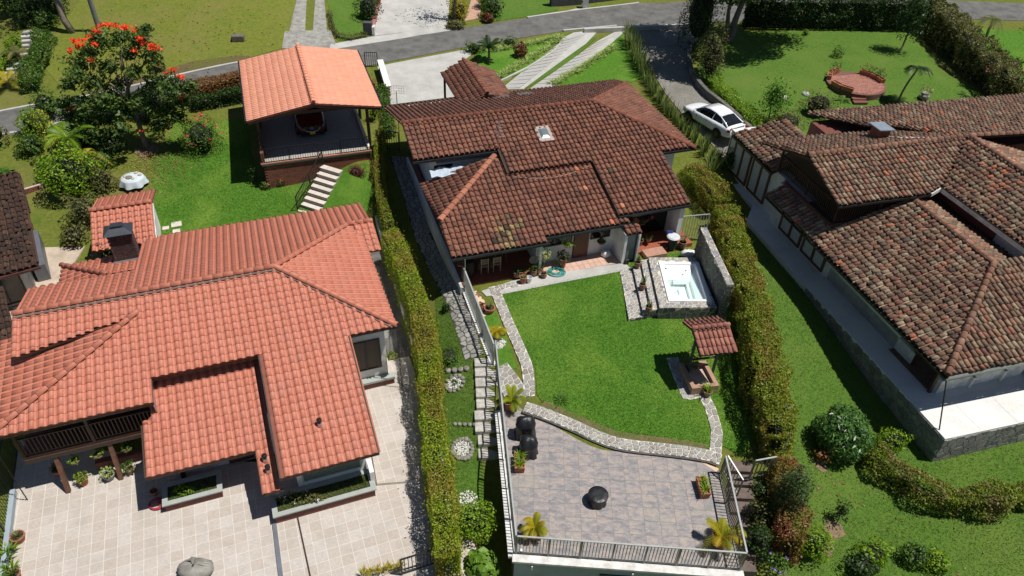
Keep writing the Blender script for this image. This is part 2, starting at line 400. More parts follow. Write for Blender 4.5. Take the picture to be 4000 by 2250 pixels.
# walls, wood, metal
M_WHITE = flat('white_wall', (.72, .715, .69), .85, var=.13, scale=1.6, bump=.15, bscale=60)
M_WHITE_OLD = flat('weathered_white', (.62, .61, .58), .85, var=.3, scale=2.5, bump=.2)
M_BLUEW = flat('blue_grey_wall', (.30, .36, .40), .8, var=.1)
M_WOOD = flat('dark_wood', (.045, .024, .015), .6, var=.3, scale=6)
M_WOODL = flat('brown_wood', (.13, .06, .035), .65, var=.3, scale=6)
M_WOODP = flat('pale_wood', (.38, .27, .17), .7, var=.25, scale=9)
M_BLACK = flat('black_metal', (.012, .012, .013), .4, .0, var=.1)
M_GUT = flat('gutter_metal', (.03, .034, .038), .35, .3, var=.2)
M_RAIL = flat('grey_green_rail', (.17, .185, .165), .35, .5, var=.15)
M_RAILT = flat('pale_rail', (.50, .52, .50), .35, .4, var=.12)
M_ALU = flat('aluminium', (.55, .57, .6), .3, .8, var=.1)
M_TERRA = flat('terracotta', (.34, .125, .07), .8, var=.22, scale=9)
M_TERRA2 = flat('striped_terracotta', (.30, .17, .105), .85, var=.25, scale=12)
M_POTG = flat('grey_concrete_pot', (.24, .225, .2), .9, var=.2, scale=8)
M_SOIL = flat('soil', (.05, .035, .022), .95, var=.4, scale=20, bump=.6)
M_BRICKR = pieces('red_brick', [(.24, .085, .055), (.29, .11, .07), (.2, .07, .048)], .9, None, fine=.2)
M_BRICKD = pieces('chimney_brick', [(.06, .036, .034), (.085, .05, .045), (.10, .062, .054), (.055, .035, .034)], .9, (.03, .024, .024), 3, .6)
M_BRKW = flat('brick_wall_base', (.17, .068, .048), .9, var=.25, scale=5)
M_JOINT = flat('pale_mortar', (.42, .38, .33), .95, var=.2, scale=9)
M_GSILL = flat('green_grey_sill', (.34, .37, .34), .8, var=.1)
# floors
M_PAT = pieces('beige_patio_tile', [(.46, .405, .355), (.49, .44, .395), (.515, .47, .43), (.45, .395, .345), (.525, .485, .445)], .7, (.36, .33, .285), .9, .65, .16, .12, 60, spec=.3)
M_PATJ = flat('patio_joint', (.66, .62, .55), .9, var=.1)
M_TER = None
M_TERJ = flat('terrace_joint', (.16, .152, .148), .9)
M_BORDER = flat('beige_border', (.62, .46, .33), .85, var=.12, scale=4)
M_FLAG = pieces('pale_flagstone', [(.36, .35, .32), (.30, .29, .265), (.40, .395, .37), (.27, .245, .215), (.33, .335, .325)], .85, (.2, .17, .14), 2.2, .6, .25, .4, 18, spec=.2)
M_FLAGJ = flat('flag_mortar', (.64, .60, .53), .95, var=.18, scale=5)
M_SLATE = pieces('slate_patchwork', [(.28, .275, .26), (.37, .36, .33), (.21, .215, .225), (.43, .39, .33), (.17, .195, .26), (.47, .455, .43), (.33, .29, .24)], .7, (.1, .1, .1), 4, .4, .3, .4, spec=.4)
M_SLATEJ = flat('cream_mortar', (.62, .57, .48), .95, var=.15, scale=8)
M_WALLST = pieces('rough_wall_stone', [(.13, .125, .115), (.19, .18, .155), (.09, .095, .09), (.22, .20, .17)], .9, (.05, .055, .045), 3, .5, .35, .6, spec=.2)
M_PALEST = pieces('pale_wall_stone', [(.24, .235, .215), (.31, .30, .27), (.19, .19, .175), (.34, .32, .28)], .9, (.10, .10, .085), 2.5, .6, .3, .5, spec=.2)
M_COB = pieces('grey_cobble', [(.33, .32, .295), (.40, .39, .36), (.26, .255, .24), (.36, .35, .32)], .9, (.15, .145, .13), 2, .5, .3, .5, spec=.2)
M_COBJ = flat('cobble_joint', (.07, .065, .055), .95, var=.3, scale=6)
M_CONC = flat('pale_concrete', (.42, .415, .39), .9, var=.16, scale=.9, bump=.15)
M_CONCD = flat('dark_concrete', (.11, .105, .10), .9, var=.45, scale=1.6, bump=.2)
M_CONCW = flat('white_terrace', (.70, .70, .68), .8, var=.08, scale=1.5)
M_STEP = pieces('cream_step_tile', [(.60, .54, .47), (.64, .58, .52), (.56, .51, .45)], .7, None, fine=.1, bump=.1)
M_ASPH = flat('asphalt', (.12, .117, .11), .9, var=.34, scale=1.1, bump=.5, bscale=60)
M_STONYD = ground_mat('cobbled_drive', [(.12, .115, .10), (.26, .25, .22), (.38, .36, .32)], (.2, .19, .16), .4, 9, 1.0)
M_REDFLOOR = flat('red_clay_floor', (.30, .085, .045), .6, var=.15, scale=4)
M_PINKT = pieces('pink_porch_tile', [(.56, .36, .27), (.60, .40, .31), (.52, .33, .25)], .7, None, fine=.12, bump=.1)
# vegetation
M_GROUND = ground_mat('rough_grass', [(.08, .105, .016), (.135, .16, .026), (.19, .20, .038)], (.20, .17, .06), .18, 4, .8, .5, .75, (.085, .14, .02))
M_HILL = ground_mat('dry_lawn_grass', [(.10, .125, .018), (.155, .18, .028), (.21, .215, .04)], (.21, .18, .06), .16, 4, .6, .5, .75, (.11, .165, .022))
M_LAWN = ground_mat('lush_lawn', [(.045, .12, .011), (.08, .195, .018), (.12, .245, .028)], (.165, .27, .038), .3, 6, .9, .46, .66)
M_LAWN2 = ground_mat('right_lawn', [(.045, .105, .014), (.085, .17, .022), (.13, .21, .036)], (.12, .19, .032), .3, 6, .9, .46, .68)
M_BLADE = leaf('grass_blade', [(.022, .08, .006), (.045, .138, .011), (.07, .172, .015), (.105, .20, .024)], .38, .6, (.145, .24, .03), .3)
M_BLADE2 = leaf('grass_blade_olive', [(.045, .095, .012), (.075, .14, .018), (.10, .165, .024), (.14, .185, .035)], .35, .6, (.12, .155, .035), .25)
M_HEDGE = leaf('hedge_leaf', [(.05, .10, .006), (.125, .20, .010), (.19, .265, .014), (.26, .32, .02), (.21, .17, .025)], .32, .45, (.22, .18, .028), .6)
M_HEDGE2 = leaf('hedge_leaf_autumn', [(.05, .095, .007), (.12, .18, .012), (.18, .235, .016), (.23, .17, .028), (.09, .15, .01), (.22, .25, .02)], .32, .45, (.20, .14, .03), .8)
M_GREEN = leaf('mid_green_leaf', [(.018, .05, .007), (.04, .09, .012), (.07, .135, .016), (.10, .17, .022)], .3, .45)
M_DKGREEN = leaf('dark_green_leaf', [(.010, .026, .006), (.020, .046, .009), (.034, .068, .013), (.055, .09, .02)], .25, .45)
M_LIME = leaf('lime_leaf', [(.06, .12, .008), (.11, .20, .010), (.16, .26, .014), (.22, .30, .02)], .35, .45)
M_OLIVE = leaf('olive_leaf', [(.05, .06, .016), (.085, .095, .025), (.13, .13, .038), (.17, .15, .055)], .3, .55)
M_YEL = leaf('yellow_frond', [(.20, .17, .01), (.30, .24, .012), (.16, .18, .012), (.36, .25, .02)], .3, .45)
M_SPIKE = leaf('spike_leaf', [(.04, .075, .02), (.08, .12, .03), (.13, .17, .05), (.20, .22, .07)], .25, .45)
M_VARI = leaf('variegated_leaf', [(.10, .18, .03), (.22, .30, .07), (.38, .42, .16), (.16, .25, .05)], .3, .5)
M_REDL = leaf('red_leaf', [(.16, .035, .025), (.10, .05, .025), (.20, .06, .03), (.07, .06, .02)], .3, .5)
M_RUST = leaf('rust_hedge_leaf', [(.16, .07, .02), (.20, .09, .025), (.11, .09, .02), (.22, .06, .03)], .3, .5)
M_FLOWER = leaf('orange_flower', [(.62, .045, .012), (.75, .07, .014), (.55, .03, .012)], .25, .5)
M_PFLOWER = leaf('pink_flower', [(.6, .10, .07), (.5, .07, .09)], .25, .5)
M_VFLOWER = leaf('violet_flower', [(.22, .12, .55), (.35, .25, .7)], .25, .5)
M_WFLOWER = leaf('white_flower', [(.75, .75, .72), (.8, .8, .8)], .25, .5)
M_CORE = flat('hedge_inside', (.012, .016, .005), .95)  # near-black fill of the solid core behind the leaves
M_BARK = flat('grey_bark', (.19, .16, .125), .9, var=.35, scale=5, bump=.6, bscale=15)
M_BARKD = flat('dark_bark', (.08, .06, .045), .9, var=.4, scale=6, bump=.6)
M_PEB = pieces('white_pebble', [(.62, .61, .57), (.72, .71, .68), (.5, .49, .45)], .8, None, fine=.15, bump=.2)
M_ROCK = pieces('garden_rock', [(.22, .21, .18), (.30, .28, .24), (.16, .155, .14)], .9, (.08, .09, .06), 4, .5, .3, .5)
M_TARP = flat('black_cover', (.012, .013, .015), .42, var=.25, scale=5, bump=.9, bscale=9)
M_TUB = flat('white_acrylic', (.82, .83, .83), .18, var=.02)
M_WATER = water_mat()
M_GLASS = glass_dark()
M_CLOTH = flat('pale_blue_cloth', (.52, .58, .62), .85, var=.12, scale=9)
M_CURT = flat('curtain', (.52, .54, .56), .9, var=.2, scale=12)
M_HOSE_T = flat('teal_hose', (.01, .28, .24), .45)
M_HOSE_R = flat('red_hose', (.42, .03, .05), .45)
M_SOLAR = glass_dark('solar_cell', (.02, .035, .07), .12)
M_PLASTIC = flat('white_plastic', (.72, .72, .72), .45, var=.05)
M_NAVY = flat('navy_plastic', (.012, .02, .05), .4)
M_BLUEP = flat('blue_plastic', (.02, .05, .25), .4)
def _terrace_tile():
    mt, nt, bs = _new('slate_look_tile')
    v = _pos(nt, (1.0, 1.9, 1.0)); rt = _nd(nt, 'ShaderNodeMapping'); rt.inputs['Rotation'].default_value = (0, 0, R(38)); nt.links.new(v, rt.inputs[0])
    rn = _rnd(nt); cb = nt.nodes.new('ShaderNodeCombineXYZ')
    mu = _nd(nt, 'ShaderNodeMath', operation='MULTIPLY'); nt.links.new(rn, mu.inputs[0]); mu.inputs[1].default_value = 37.0
    nt.links.new(mu.outputs[0], cb.inputs[2]); ad = _nd(nt, 'ShaderNodeVectorMath', operation='ADD'); nt.links.new(rt.outputs[0], ad.inputs[0]); nt.links.new(cb.outputs[0], ad.inputs[1])
    c = _ramp(nt, _noise(nt, 2.3, 5, .6, ad.outputs[0], .5), [(.185, .178, .185), (.235, .222, .225), (.285, .256, .243), (.35, .292, .258), (.30, .27, .258)], [.34, .44, .52, .59, .68])
    f = _ramp(nt, _noise(nt, 9, 6, .7, ad.outputs[0], 1.2), [(.78,) * 3, (1.0,) * 3, (1.28,) * 3], [.32, .5, .68])
    c = _mix(nt, c, f, 1.0, 'MULTIPLY')
    k = _ramp(nt, _noise(nt, .45, 5, .6), [(0, 0, 0), (.5,) * 3], [.55, .72])
    c = _mix(nt, c, (.30, .285, .23), k)
    nt.links.new(c, bs.inputs['Base Color']); bs.inputs['Roughness'].default_value = .55
    return mt
M_TER = _terrace_tile()
# ------------------------------------------------------------------ roof tiles
def tile_geo(w, l, cover=.62, rise=.42, n=5, lip=.024, lift=.04):
    """one barrel tile with the gutter beside it: x across, y up the slope, z out of the roof; origin at the middle of the lower edge"""
    r_ = w * cover / 2; v = []; f = []
    L2 = l * 1.16
    def arc(rr, hh, y, z0): return [(-w / 2 + r_ + rr * -math.cos(math.pi * k / n) , y, z0 + hh * math.sin(math.pi * k / n)) for k in range(n + 1)]
    hh = r_ * rise * 2
    v += arc(r_, hh, -.01, lift) + arc(r_ * .88, hh * .9, L2, -.004) + arc(r_ * .86, hh - lip, -.008, lift - .02)
    m_ = n + 1
    f += [(k, k + 1, m_ + k + 1, m_ + k) for k in range(n)]
    f += [(2 * m_ + k, 2 * m_ + k + 1, k + 1, k) for k in range(n)]
    o = len(v); x0 = -w / 2 + 2 * r_ - .012; x1 = w / 2 + .012; xm = (x0 + x1) / 2
    v += [(x0, 0, .026), (xm, 0, .008), (x1, 0, .026), (x0, L2, .006), (xm, L2, -.01), (x1, L2, .006), (x0, 0, .0), (xm, 0, -.012), (x1, 0, 0)]
    f += [(o, o + 1, o + 4, o + 3), (o + 1, o + 2, o + 5, o + 4), (o + 6, o + 7, o + 1, o), (o + 7, o + 8, o + 2, o + 1)]
    return np.array(v), np.array(f)
class Roof:
    def __init__(s, house, w, l, mat, deckmat, cover=.62, rise=.42, jit=0.0, keep=300, ridge_mat=None, ridge_r=.11, seed=1, lift=.04):
        s.h = house; s.w = w; s.l = l; s.mat = mat; s.dm = deckmat; s.jit = jit; s.keep = keep
        s.T = []; s.deck = MB(); s.ridges = []; s.rm = ridge_mat or mat; s.rr = ridge_r; s.geo = tile_geo(w, l, cover, rise, lift=lift); s.rng = random.Random(seed); s.bias = []; s.special = []
    def face(s, L, poly, z0, ab0, ga, gb, thick=.09, tiles=True, bias=None, run=None, tpoly=None):
        """poly in plan (a,b); plane z = z0 + ga*(a-a0) + gb*(b-b0); tiles run down the gradient"""
        zf = lambda a, b: z0 + ga * (a - ab0[0]) + gb * (b - ab0[1])
        P3 = [L.w(a, b, zf(a, b)) for a, b in poly]
        s.deck.slab(P3, thick)
        if not tiles: return P3
        gm = math.hypot(ga, gb); ra, rb = run or (ga / gm, gb / gm); vd = L.ex * ra + L.ey * rb + np.array([0, 0, ga * ra + gb * rb]); vd /= np.linalg.norm(vd)
        n = np.cross(L.ex + np.array([0, 0, ga]), L.ey + np.array([0, 0, gb])); n /= np.linalg.norm(n); ud = np.cross(vd, n)
        o = P3[0]; UV = [((p - o) @ ud, (p - o) @ vd) for p in P3]
        u0 = min(p[0] for p in UV); u1 = max(p[0] for p in UV); v0 = min(p[1] for p in UV); v1 = max(p[1] for p in UV)
        nu = max(1, round((u1 - u0) / s.w)); wu = (u1 - u0) / nu; sx = wu / s.w
        cells = [(u0 + (i + .5) * wu, v0 + (j + .5) * s.l, j) for j in range(int((v1 - v0) / s.l) + 1) for i in range(nu)]
        TU = UV if tpoly is None else [((p - o) @ ud, (p - o) @ vd) for p in (L.w(a, b, zf(a, b)) for a, b in tpoly)]
        A_ = np.array([(c[0], c[1]) for c in cells]); e0, e1 = -s.l / 2 + .015, s.l / 2 - .015
        bi = pip(A_ + [0, e0], TU); ti = pip(A_ + [0, e1], TU); ci = pip(A_, TU)
        for c, b_in, t_in, c_in in zip(cells, bi, ti, ci):
            if not (b_in or t_in or c_in): continue
            yb, yt = c[1] - s.l / 2, c[1] + s.l / 2
            if not (b_in and t_in):
                lo, hi = (yb, yt)
                if not b_in:
                    a_, b_ = yb, (yt - .015 if t_in else c[1])
                    for _ in range(7):
                        m_ = (a_ + b_) / 2
                        if pip(np.array([(c[0], m_)]), TU)[0]: b_ = m_
                        else: a_ = m_
                    yb = b_
                if not t_in:
                    a_, b_ = (c[1] if c_in else max(yb, c[1] - s.l / 2 + .015)), yt
                    for _ in range(7):
                        m_ = (a_ + b_) / 2
                        if pip(np.array([(c[0], m_)]), TU)[0]: a_ = m_
                        else: b_ = m_
                    yt = a_
                if yt - yb < .07: continue
            ln = (yt - yb) / s.l
            if ln < .999: ln = ln / 1.1
            j = s.jit; a = s.rng.gauss(0, .03) * j; y0 = yb + s.rng.gauss(0, .012) * j; x0 = c[0] + s.rng.gauss(0, .008) * j
            p = o + ud * x0 + vd * y0 + n * (.004 + abs(s.rng.gauss(0, .006)) * j)
            M = np.eye(4); M[:3, 0] = (ud * math.cos(a) + vd * math.sin(a)) * sx; M[:3, 1] = (vd * math.cos(a) - ud * math.sin(a)) * ln; M[:3, 2] = n; M[:3, 3] = p
            s.T.append(M); s.bias.append(bias)
        return P3
    def ridge(s, p, q, piece=.42): s.ridges.append((np.array(p, float), np.array(q, float), piece))
    def done(s):
        roof = s.deck.build('roof', s.dm, s.h)
        T = np.array(s.T); c = T[:, :3, 3]
        u, v, d = project(c); infr = (u > 5) & (u < 3995) & (v > 5) & (v < 2245)
        order = np.argsort(np.where(infr, d, d + 1000)); pick = set(order[:s.keep].tolist()); spm = {}
        for u0, v0, u1, v1, pr, mt_ in s.special:
            for i in np.where((u > u0) & (u < u1) & (v > v0) & (v < v1))[0]:
                if s.rng.random() < pr: spm[int(i)] = mt_
        pick |= set(spm)
        GV, GF = s.geo
        me = bpy.data.meshes.new('tile'); me.from_pydata([tuple(x) for x in GV], [], [tuple(int(i) for i in q) for q in GF]); me.materials.append(s.mat)
        sm = np.zeros(len(GF), bool); sm[:5] = True; me.polygons.foreach_set('use_smooth', sm)
        a_ = me.attributes.new('ind', 'FLOAT', 'FACE'); a_.data.foreach_set('value', np.ones(len(GF), np.float32)); me.update()
        org = ORG[s.h]
        for i in pick:
            o = bpy.data.objects.new('tile', me); COL.objects.link(o); o.parent = roof
            M = Matrix([list(r_) for r_ in T[i]]); M[0][3] -= org[0]; M[1][3] -= org[1]; M[2][3] -= org[2]; o.matrix_local = M
            if i in spm: o.material_slots[0].link = 'OBJECT'; o.material_slots[0].material = spm[i]
        rest = [i for i in range(len(T)) if i not in pick]
        if rest:
            TT = T[rest]; Vh = np.c_[GV, np.ones(len(GV))]
            VV = np.einsum('nij,kj->nki', TT, Vh)[:, :, :3].reshape(-1, 3)
            FF = (GF[None] + (np.arange(len(rest)) * len(GV))[:, None, None]).reshape(-1, 4)
            rn = np.repeat(RNG.random(len(rest)), len(GF))
            o = npmesh('tile_field', VV, FF, s.mat, roof, rnd=rn); o['kind'] = 'stuff'
            o.data.polygons.foreach_set('use_smooth', np.tile(sm, len(rest)))
        n = 5; rme = {}
        for p, q, piece in s.ridges:
            Lg = np.linalg.norm(q - p); k = max(1, round(Lg / piece)); st = Lg / k; d = (q - p) / Lg
            sd_ = np.cross(d, (0, 0, 1)); sd_ /= np.linalg.norm(sd_); up = np.cross(sd_, d)
            key = round(st, 3)
            if key not in rme:
                v = []; r_ = s.rr
                for y, rr, zz in ((-.03, 1.08, .07), (st + .02, .94, .05), (-.03, .86, .07)):
                    v += [(rr * r_ * math.cos(math.pi * i / n), y, zz + rr * r_ * math.sin(math.pi * i / n) - .02) for i in range(n + 1)]
                m_ = n + 1; f = [(i + 1, i, m_ + i, m_ + i + 1) for i in range(n)] + [(2 * m_ + i + 1, 2 * m_ + i, i, i + 1) for i in range(n)]
                mm = bpy.data.meshes.new('ridge_tile'); mm.from_pydata(v, [], f); mm.materials.append(s.rm)
                mm.polygons.foreach_set('use_smooth', np.array([i < n for i in range(2 * n)]))
                a_ = mm.attributes.new('ind', 'FLOAT', 'FACE'); a_.data.foreach_set('value', np.ones(2 * n, np.float32)); mm.update(); rme[key] = mm
            for i in range(k):
                o = bpy.data.objects.new('ridge_tile', rme[key]); COL.objects.link(o); o.parent = roof
                P = p + d * st * i - org; M = Matrix.Identity(4)
                for r0 in range(3): M[r0][0] = sd_[r0]; M[r0][1] = d[r0]; M[r0][2] = up[r0]; M[r0][3] = P[r0]
                o.matrix_local = M
        s.roof = roof; return roof
def gutter(parent, L, a0, b0, a1, b1, z, mat=None, w=.11):
    MB().bar(L.w(a0, b0, z), L.w(a1, b1, z), w, w).build('gutter', mat or M_GUT, parent)

# ------------------------------------------------------------------ irregular stones and regular tiles
def vor(Lx, Ly, cell, gap, jit=.42, seed=1, minarea=.15):
    rg = random.Random(seed); nx, ny = max(1, round(Lx / cell)), max(1, round(Ly / cell)); pts = []
    for j in range(-1, ny + 1):
        for i in range(-1, nx + 1):
            pts.append(((i + .5 + rg.uniform(-jit, jit) + (.25 if j % 2 else -.25)) * Lx / nx, (j + .5 + rg.uniform(-jit, jit)) * Ly / ny))
    out = []
    for i, p in enumerate(pts):
        if not (-.2 * cell < p[0] < Lx + .2 * cell and -.2 * cell < p[1] < Ly + .2 * cell): continue
        poly = [(0, 0), (Lx, 0), (Lx, Ly), (0, Ly)]
        for k, q in enumerate(pts):
            if k == i: continue
            dx, dy = q[0] - p[0], q[1] - p[1]; dd = math.hypot(dx, dy)
            if dd > 3.2 * cell: continue
            poly = clip_half(poly, dx / dd, dy / dd, (dx * (p[0] + q[0]) + dy * (p[1] + q[1])) / 2 / dd - gap / 2)
            if len(poly) < 3: break
        if len(poly) >= 3 and parea(poly) > minarea * cell * cell: out.append(poly)
    return out
def stones(parent, name, mat, polys, fmap, hgt=.025, bev=.014, rng=None):
    """fmap(s,t)->(point, normal); each stone its own low block with a worn rim"""
    rng = rng or random.Random(3)
    for poly in polys:
        n = len(poly); cx = sum(p[0] for p in poly) / n; cy = sum(p[1] for p in poly) / n; h1 = hgt * rng.uniform(.7, 1.25)
        bot, mid, top = [], [], []
        for p in poly:
            P, N = fmap(*p); P = np.array(P, float); N = np.array(N, float); bot.append(P - N * .02); mid.append(P + N * h1 * .65)
            dd = max(1e-6, math.hypot(cx - p[0], cy - p[1])); k = min(.3, bev / dd)
            P2, _ = fmap(p[0] + (cx - p[0]) * k, p[1] + (cy - p[1]) * k); top.append(np.array(P2) + N * h1)
        vs = bot + mid + top
        fs = [(i, (i + 1) % n, n + (i + 1) % n, n + i) for i in range(n)] + [(n + i, n + (i + 1) % n, 2 * n + (i + 1) % n, 2 * n + i) for i in range(n)] + [tuple(range(2 * n, 3 * n))]
        mk(name, vs, fs, mat, parent, ind=True)
class Strip:
    """ribbon along a polyline of (x,y) with half widths; (s,t) -> point on the ground"""
    def __init__(s, pts, width, dz=.0, zf=None):
        s.P = [np.array(p[:2], float) for p in pts]; s.cum = [0.0]
        for i in range(1, len(s.P)): s.cum.append(s.cum[-1] + np.linalg.norm(s.P[i] - s.P[i - 1]))
        s.L = s.cum[-1]; s.w = width; s.dz = dz; s.zf = zf or g
        s.N = []
        for i in range(len(s.P)):
            d = s.P[min(i + 1, len(s.P) - 1)] - s.P[max(i - 1, 0)]; d /= np.linalg.norm(d); s.N.append(np.array([-d[1], d[0]]))
    def xy(s, a, t):
        a = min(max(a, 0), s.L); i = 0
        while i < len(s.P) - 2 and a > s.cum[i + 1]: i += 1
        k = (a - s.cum[i]) / (s.cum[i + 1] - s.cum[i])
        n = s.N[i] * (1 - k) + s.N[i + 1] * k; n /= np.linalg.norm(n)
        return s.P[i] * (1 - k) + s.P[i + 1] * k + n * (s.w / 2 - t)
    def map(s, a, t):
        q = s.xy(a, t); return (q[0], q[1], s.zf(q[0], q[1]) + s.dz), (0, 0, 1)
    def outline(s, step=.4):
        n = max(2, int(s.L / step)); A = [s.xy(s.L * i / n, 0) for i in range(n + 1)]; B = [s.xy(s.L * i / n, s.w) for i in range(n + 1)]
        return A + B[::-1]
def flag_path(name, pts, width, cell=.3, gap=.035, mat=None, jmat=None, seed=1, dz=.03, hgt=.022, zf=None, step=.5):
    st = Strip(pts, width, dz, zf); o = sheet(name, st.outline(), jmat or M_FLAGJ, dz, step, zf)
    stones(o, 'stone', mat or M_FLAG, vor(st.L, width, cell, gap, seed=seed), st.map, hgt); return o
def tile_grid(parent, poly, org, size, ang, z, mat, gap=.008, hgt=.012, keep=300, name='tile', stuff='tile_field'):
    """square floor tiles clipped to poly"""
    c, s_ = math.cos(ang), math.sin(ang); A = np.array([(( p[0] - org[0]) * c + (p[1] - org[1]) * s_, -(p[0] - org[0]) * s_ + (p[1] - org[1]) * c) for p in poly])
    i0, i1 = int(np.floor(A[:, 0].min() / size)), int(np.ceil(A[:, 0].max() / size)); j0, j1 = int(np.floor(A[:, 1].min() / size)), int(np.ceil(A[:, 1].max() / size))
    cells = []
    for i in range(i0, i1):
        for j in range(j0, j1):
            q = [tuple(p) for p in A]
            for nx, ny, d in ((-1, 0, -(i * size + gap / 2)), (1, 0, (i + 1) * size - gap / 2), (0, -1, -(j * size + gap / 2)), (0, 1, (j + 1) * size - gap / 2)):
                q = clip_half(q, nx, ny, d)
                if len(q) < 3: break
            if len(q) >= 3 and parea(q) > .03 * size * size:
                W_ = [(org[0] + x * c - y * s_, org[1] + x * s_ + y * c) for x, y in q]
                cc = np.mean(W_, axis=0); u, v, d = project((cc[0], cc[1], z)); cells.append((0 if (0 < u[0] < 4000 and 0 < v[0] < 2250) else 1, float(d[0]), W_, parea(q) > .97 * (size - gap) ** 2))
    cells.sort(key=lambda k: (k[0], k[1])); full = None
    for k, (_, _, W_, isfull) in enumerate(cells[:keep]):
        MB().prism(W_, z - .01, z + hgt).build(name, mat, parent, ind=True)
    if len(cells) > keep:
        mb = MB(); rn = []
        for _, _, W_, _ in cells[keep:]:
            n0 = len(mb.f); mb.prism(W_, z - .01, z + hgt); rn += [random.random()] * (len(mb.f) - n0)
        o = mb.build(stuff, mat, parent, rnd=rn); o['kind'] = 'stuff'
    return len(cells)

# ------------------------------------------------------------------ vegetation
def _unit(a): return a / np.maximum(np.linalg.norm(a, axis=1, keepdims=True), 1e-9)
def leafcloud(name, C, N, size, mat, parent=None, aspect=.5, spread=.9, var=.35, rnd=None, origin=None, droop=0.0):
    """one small pointed blade per centre"""
    n = len(C); N = _unit(N + RNG.normal(0, spread, (n, 3))); t = RNG.normal(0, 1, (n, 3)); t[:, 2] -= droop
    t = _unit(t - N * (t * N).sum(1, keepdims=True)); b = np.cross(N, t)
    L_ = (size * (1 + RNG.uniform(-var, var, n)))[:, None]; Wd = L_ * aspect
    V = np.stack([C - t * L_ * .5, C + b * Wd * .5 - t * L_ * .05 + N * Wd * .12, C + t * L_ * .5, C - b * Wd * .5 - t * L_ * .05 + N * Wd * .12], 1).reshape(-1, 3)
    F = np.arange(4 * n).reshape(n, 4)
    ob = npmesh(name, V, F, mat, parent, rnd=RNG.random(n) if rnd is None else rnd, origin=origin)
    if name in ('flowers', 'foliage', 'crown', 'leaves', 'upper_crown'): ob['kind'] = 'stuff'
    return ob
def blob_pts(c, rad, n, lump=.22, shell=.35, seed=0, flat_bottom=-.7):
    """points in the outer shell of a lumpy ellipsoid + outward normals"""
    rg = np.random.default_rng(seed + 11); d = _unit(rg.normal(0, 1, (n, 3))); d = d[d[:, 2] > flat_bottom]
    ph = rg.uniform(0, 6.28, 9); k = rg.uniform(2, 5, (9, 3))
    bump = sum(np.sin(d @ k[i] + ph[i]) for i in range(9)) / 9 * 2
    r_ = (1 + lump * bump) * (1 - shell * rg.random(len(d)) ** 1.6)
    return np.array(c) + d * r_[:, None] * np.array(rad), d
def bush(name, label, cat, base, rad, n, size, mat, group=None, lump=.25, aspect=.5, core=True, flowers=None, seed=0, lift=.85, stem=True, spread=.8, parent=None):
    """rounded shrub: leaves on a lumpy dome over a dark inside, short stems"""
    base = np.array(base, float); o = parent or thing(name, label, cat, base, group)
    c = base + np.array([0, 0, rad[2] * lift])
    C, N = blob_pts(c, rad, n, lump, seed=seed); N = N + np.array([0, 0, .45])
    leafcloud('foliage', C, N, size, mat, o, aspect, spread)
    if core:
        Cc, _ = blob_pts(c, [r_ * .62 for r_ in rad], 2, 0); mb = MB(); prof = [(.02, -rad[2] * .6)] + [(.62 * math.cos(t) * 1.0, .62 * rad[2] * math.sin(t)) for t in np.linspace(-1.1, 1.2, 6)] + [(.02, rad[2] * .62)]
        mb.lathe(prof, (0, 0, 0), 12); V = np.array(mb.v); V[:, 0] *= rad[0]; V[:, 1] *= rad[1]; mk('inner_core', V + c, mb.f, M_CORE, o, smooth=True)
    if stem:
        mb = MB()
        for k in range(3): a = k * 2.1 + seed; mb.tube([base + np.array([.04 * math.cos(a), .04 * math.sin(a), -.05]), base + np.array([rad[0] * .3 * math.cos(a), rad[1] * .3 * math.sin(a), rad[2] * .7])], [.03, .015], 5)
        mb.build('stem', M_BARKD, o)
    if flowers:
        fm, nf, fs = flowers; C2, N2 = blob_pts(c, [r_ * 1.03 for r_ in rad], nf * 2, lump, 0.02, seed); sel = C2[:, 2] > c[2] - rad[2] * .3; C2, N2 = C2[sel][:nf], N2[sel][:nf]
        C3 = np.repeat(C2, 7, 0) + RNG.normal(0, fs * .45, (len(C2) * 7, 3)); leafcloud('flowers', C3, np.repeat(N2, 7, 0), fs * .8, fm, o, .7)
    return o
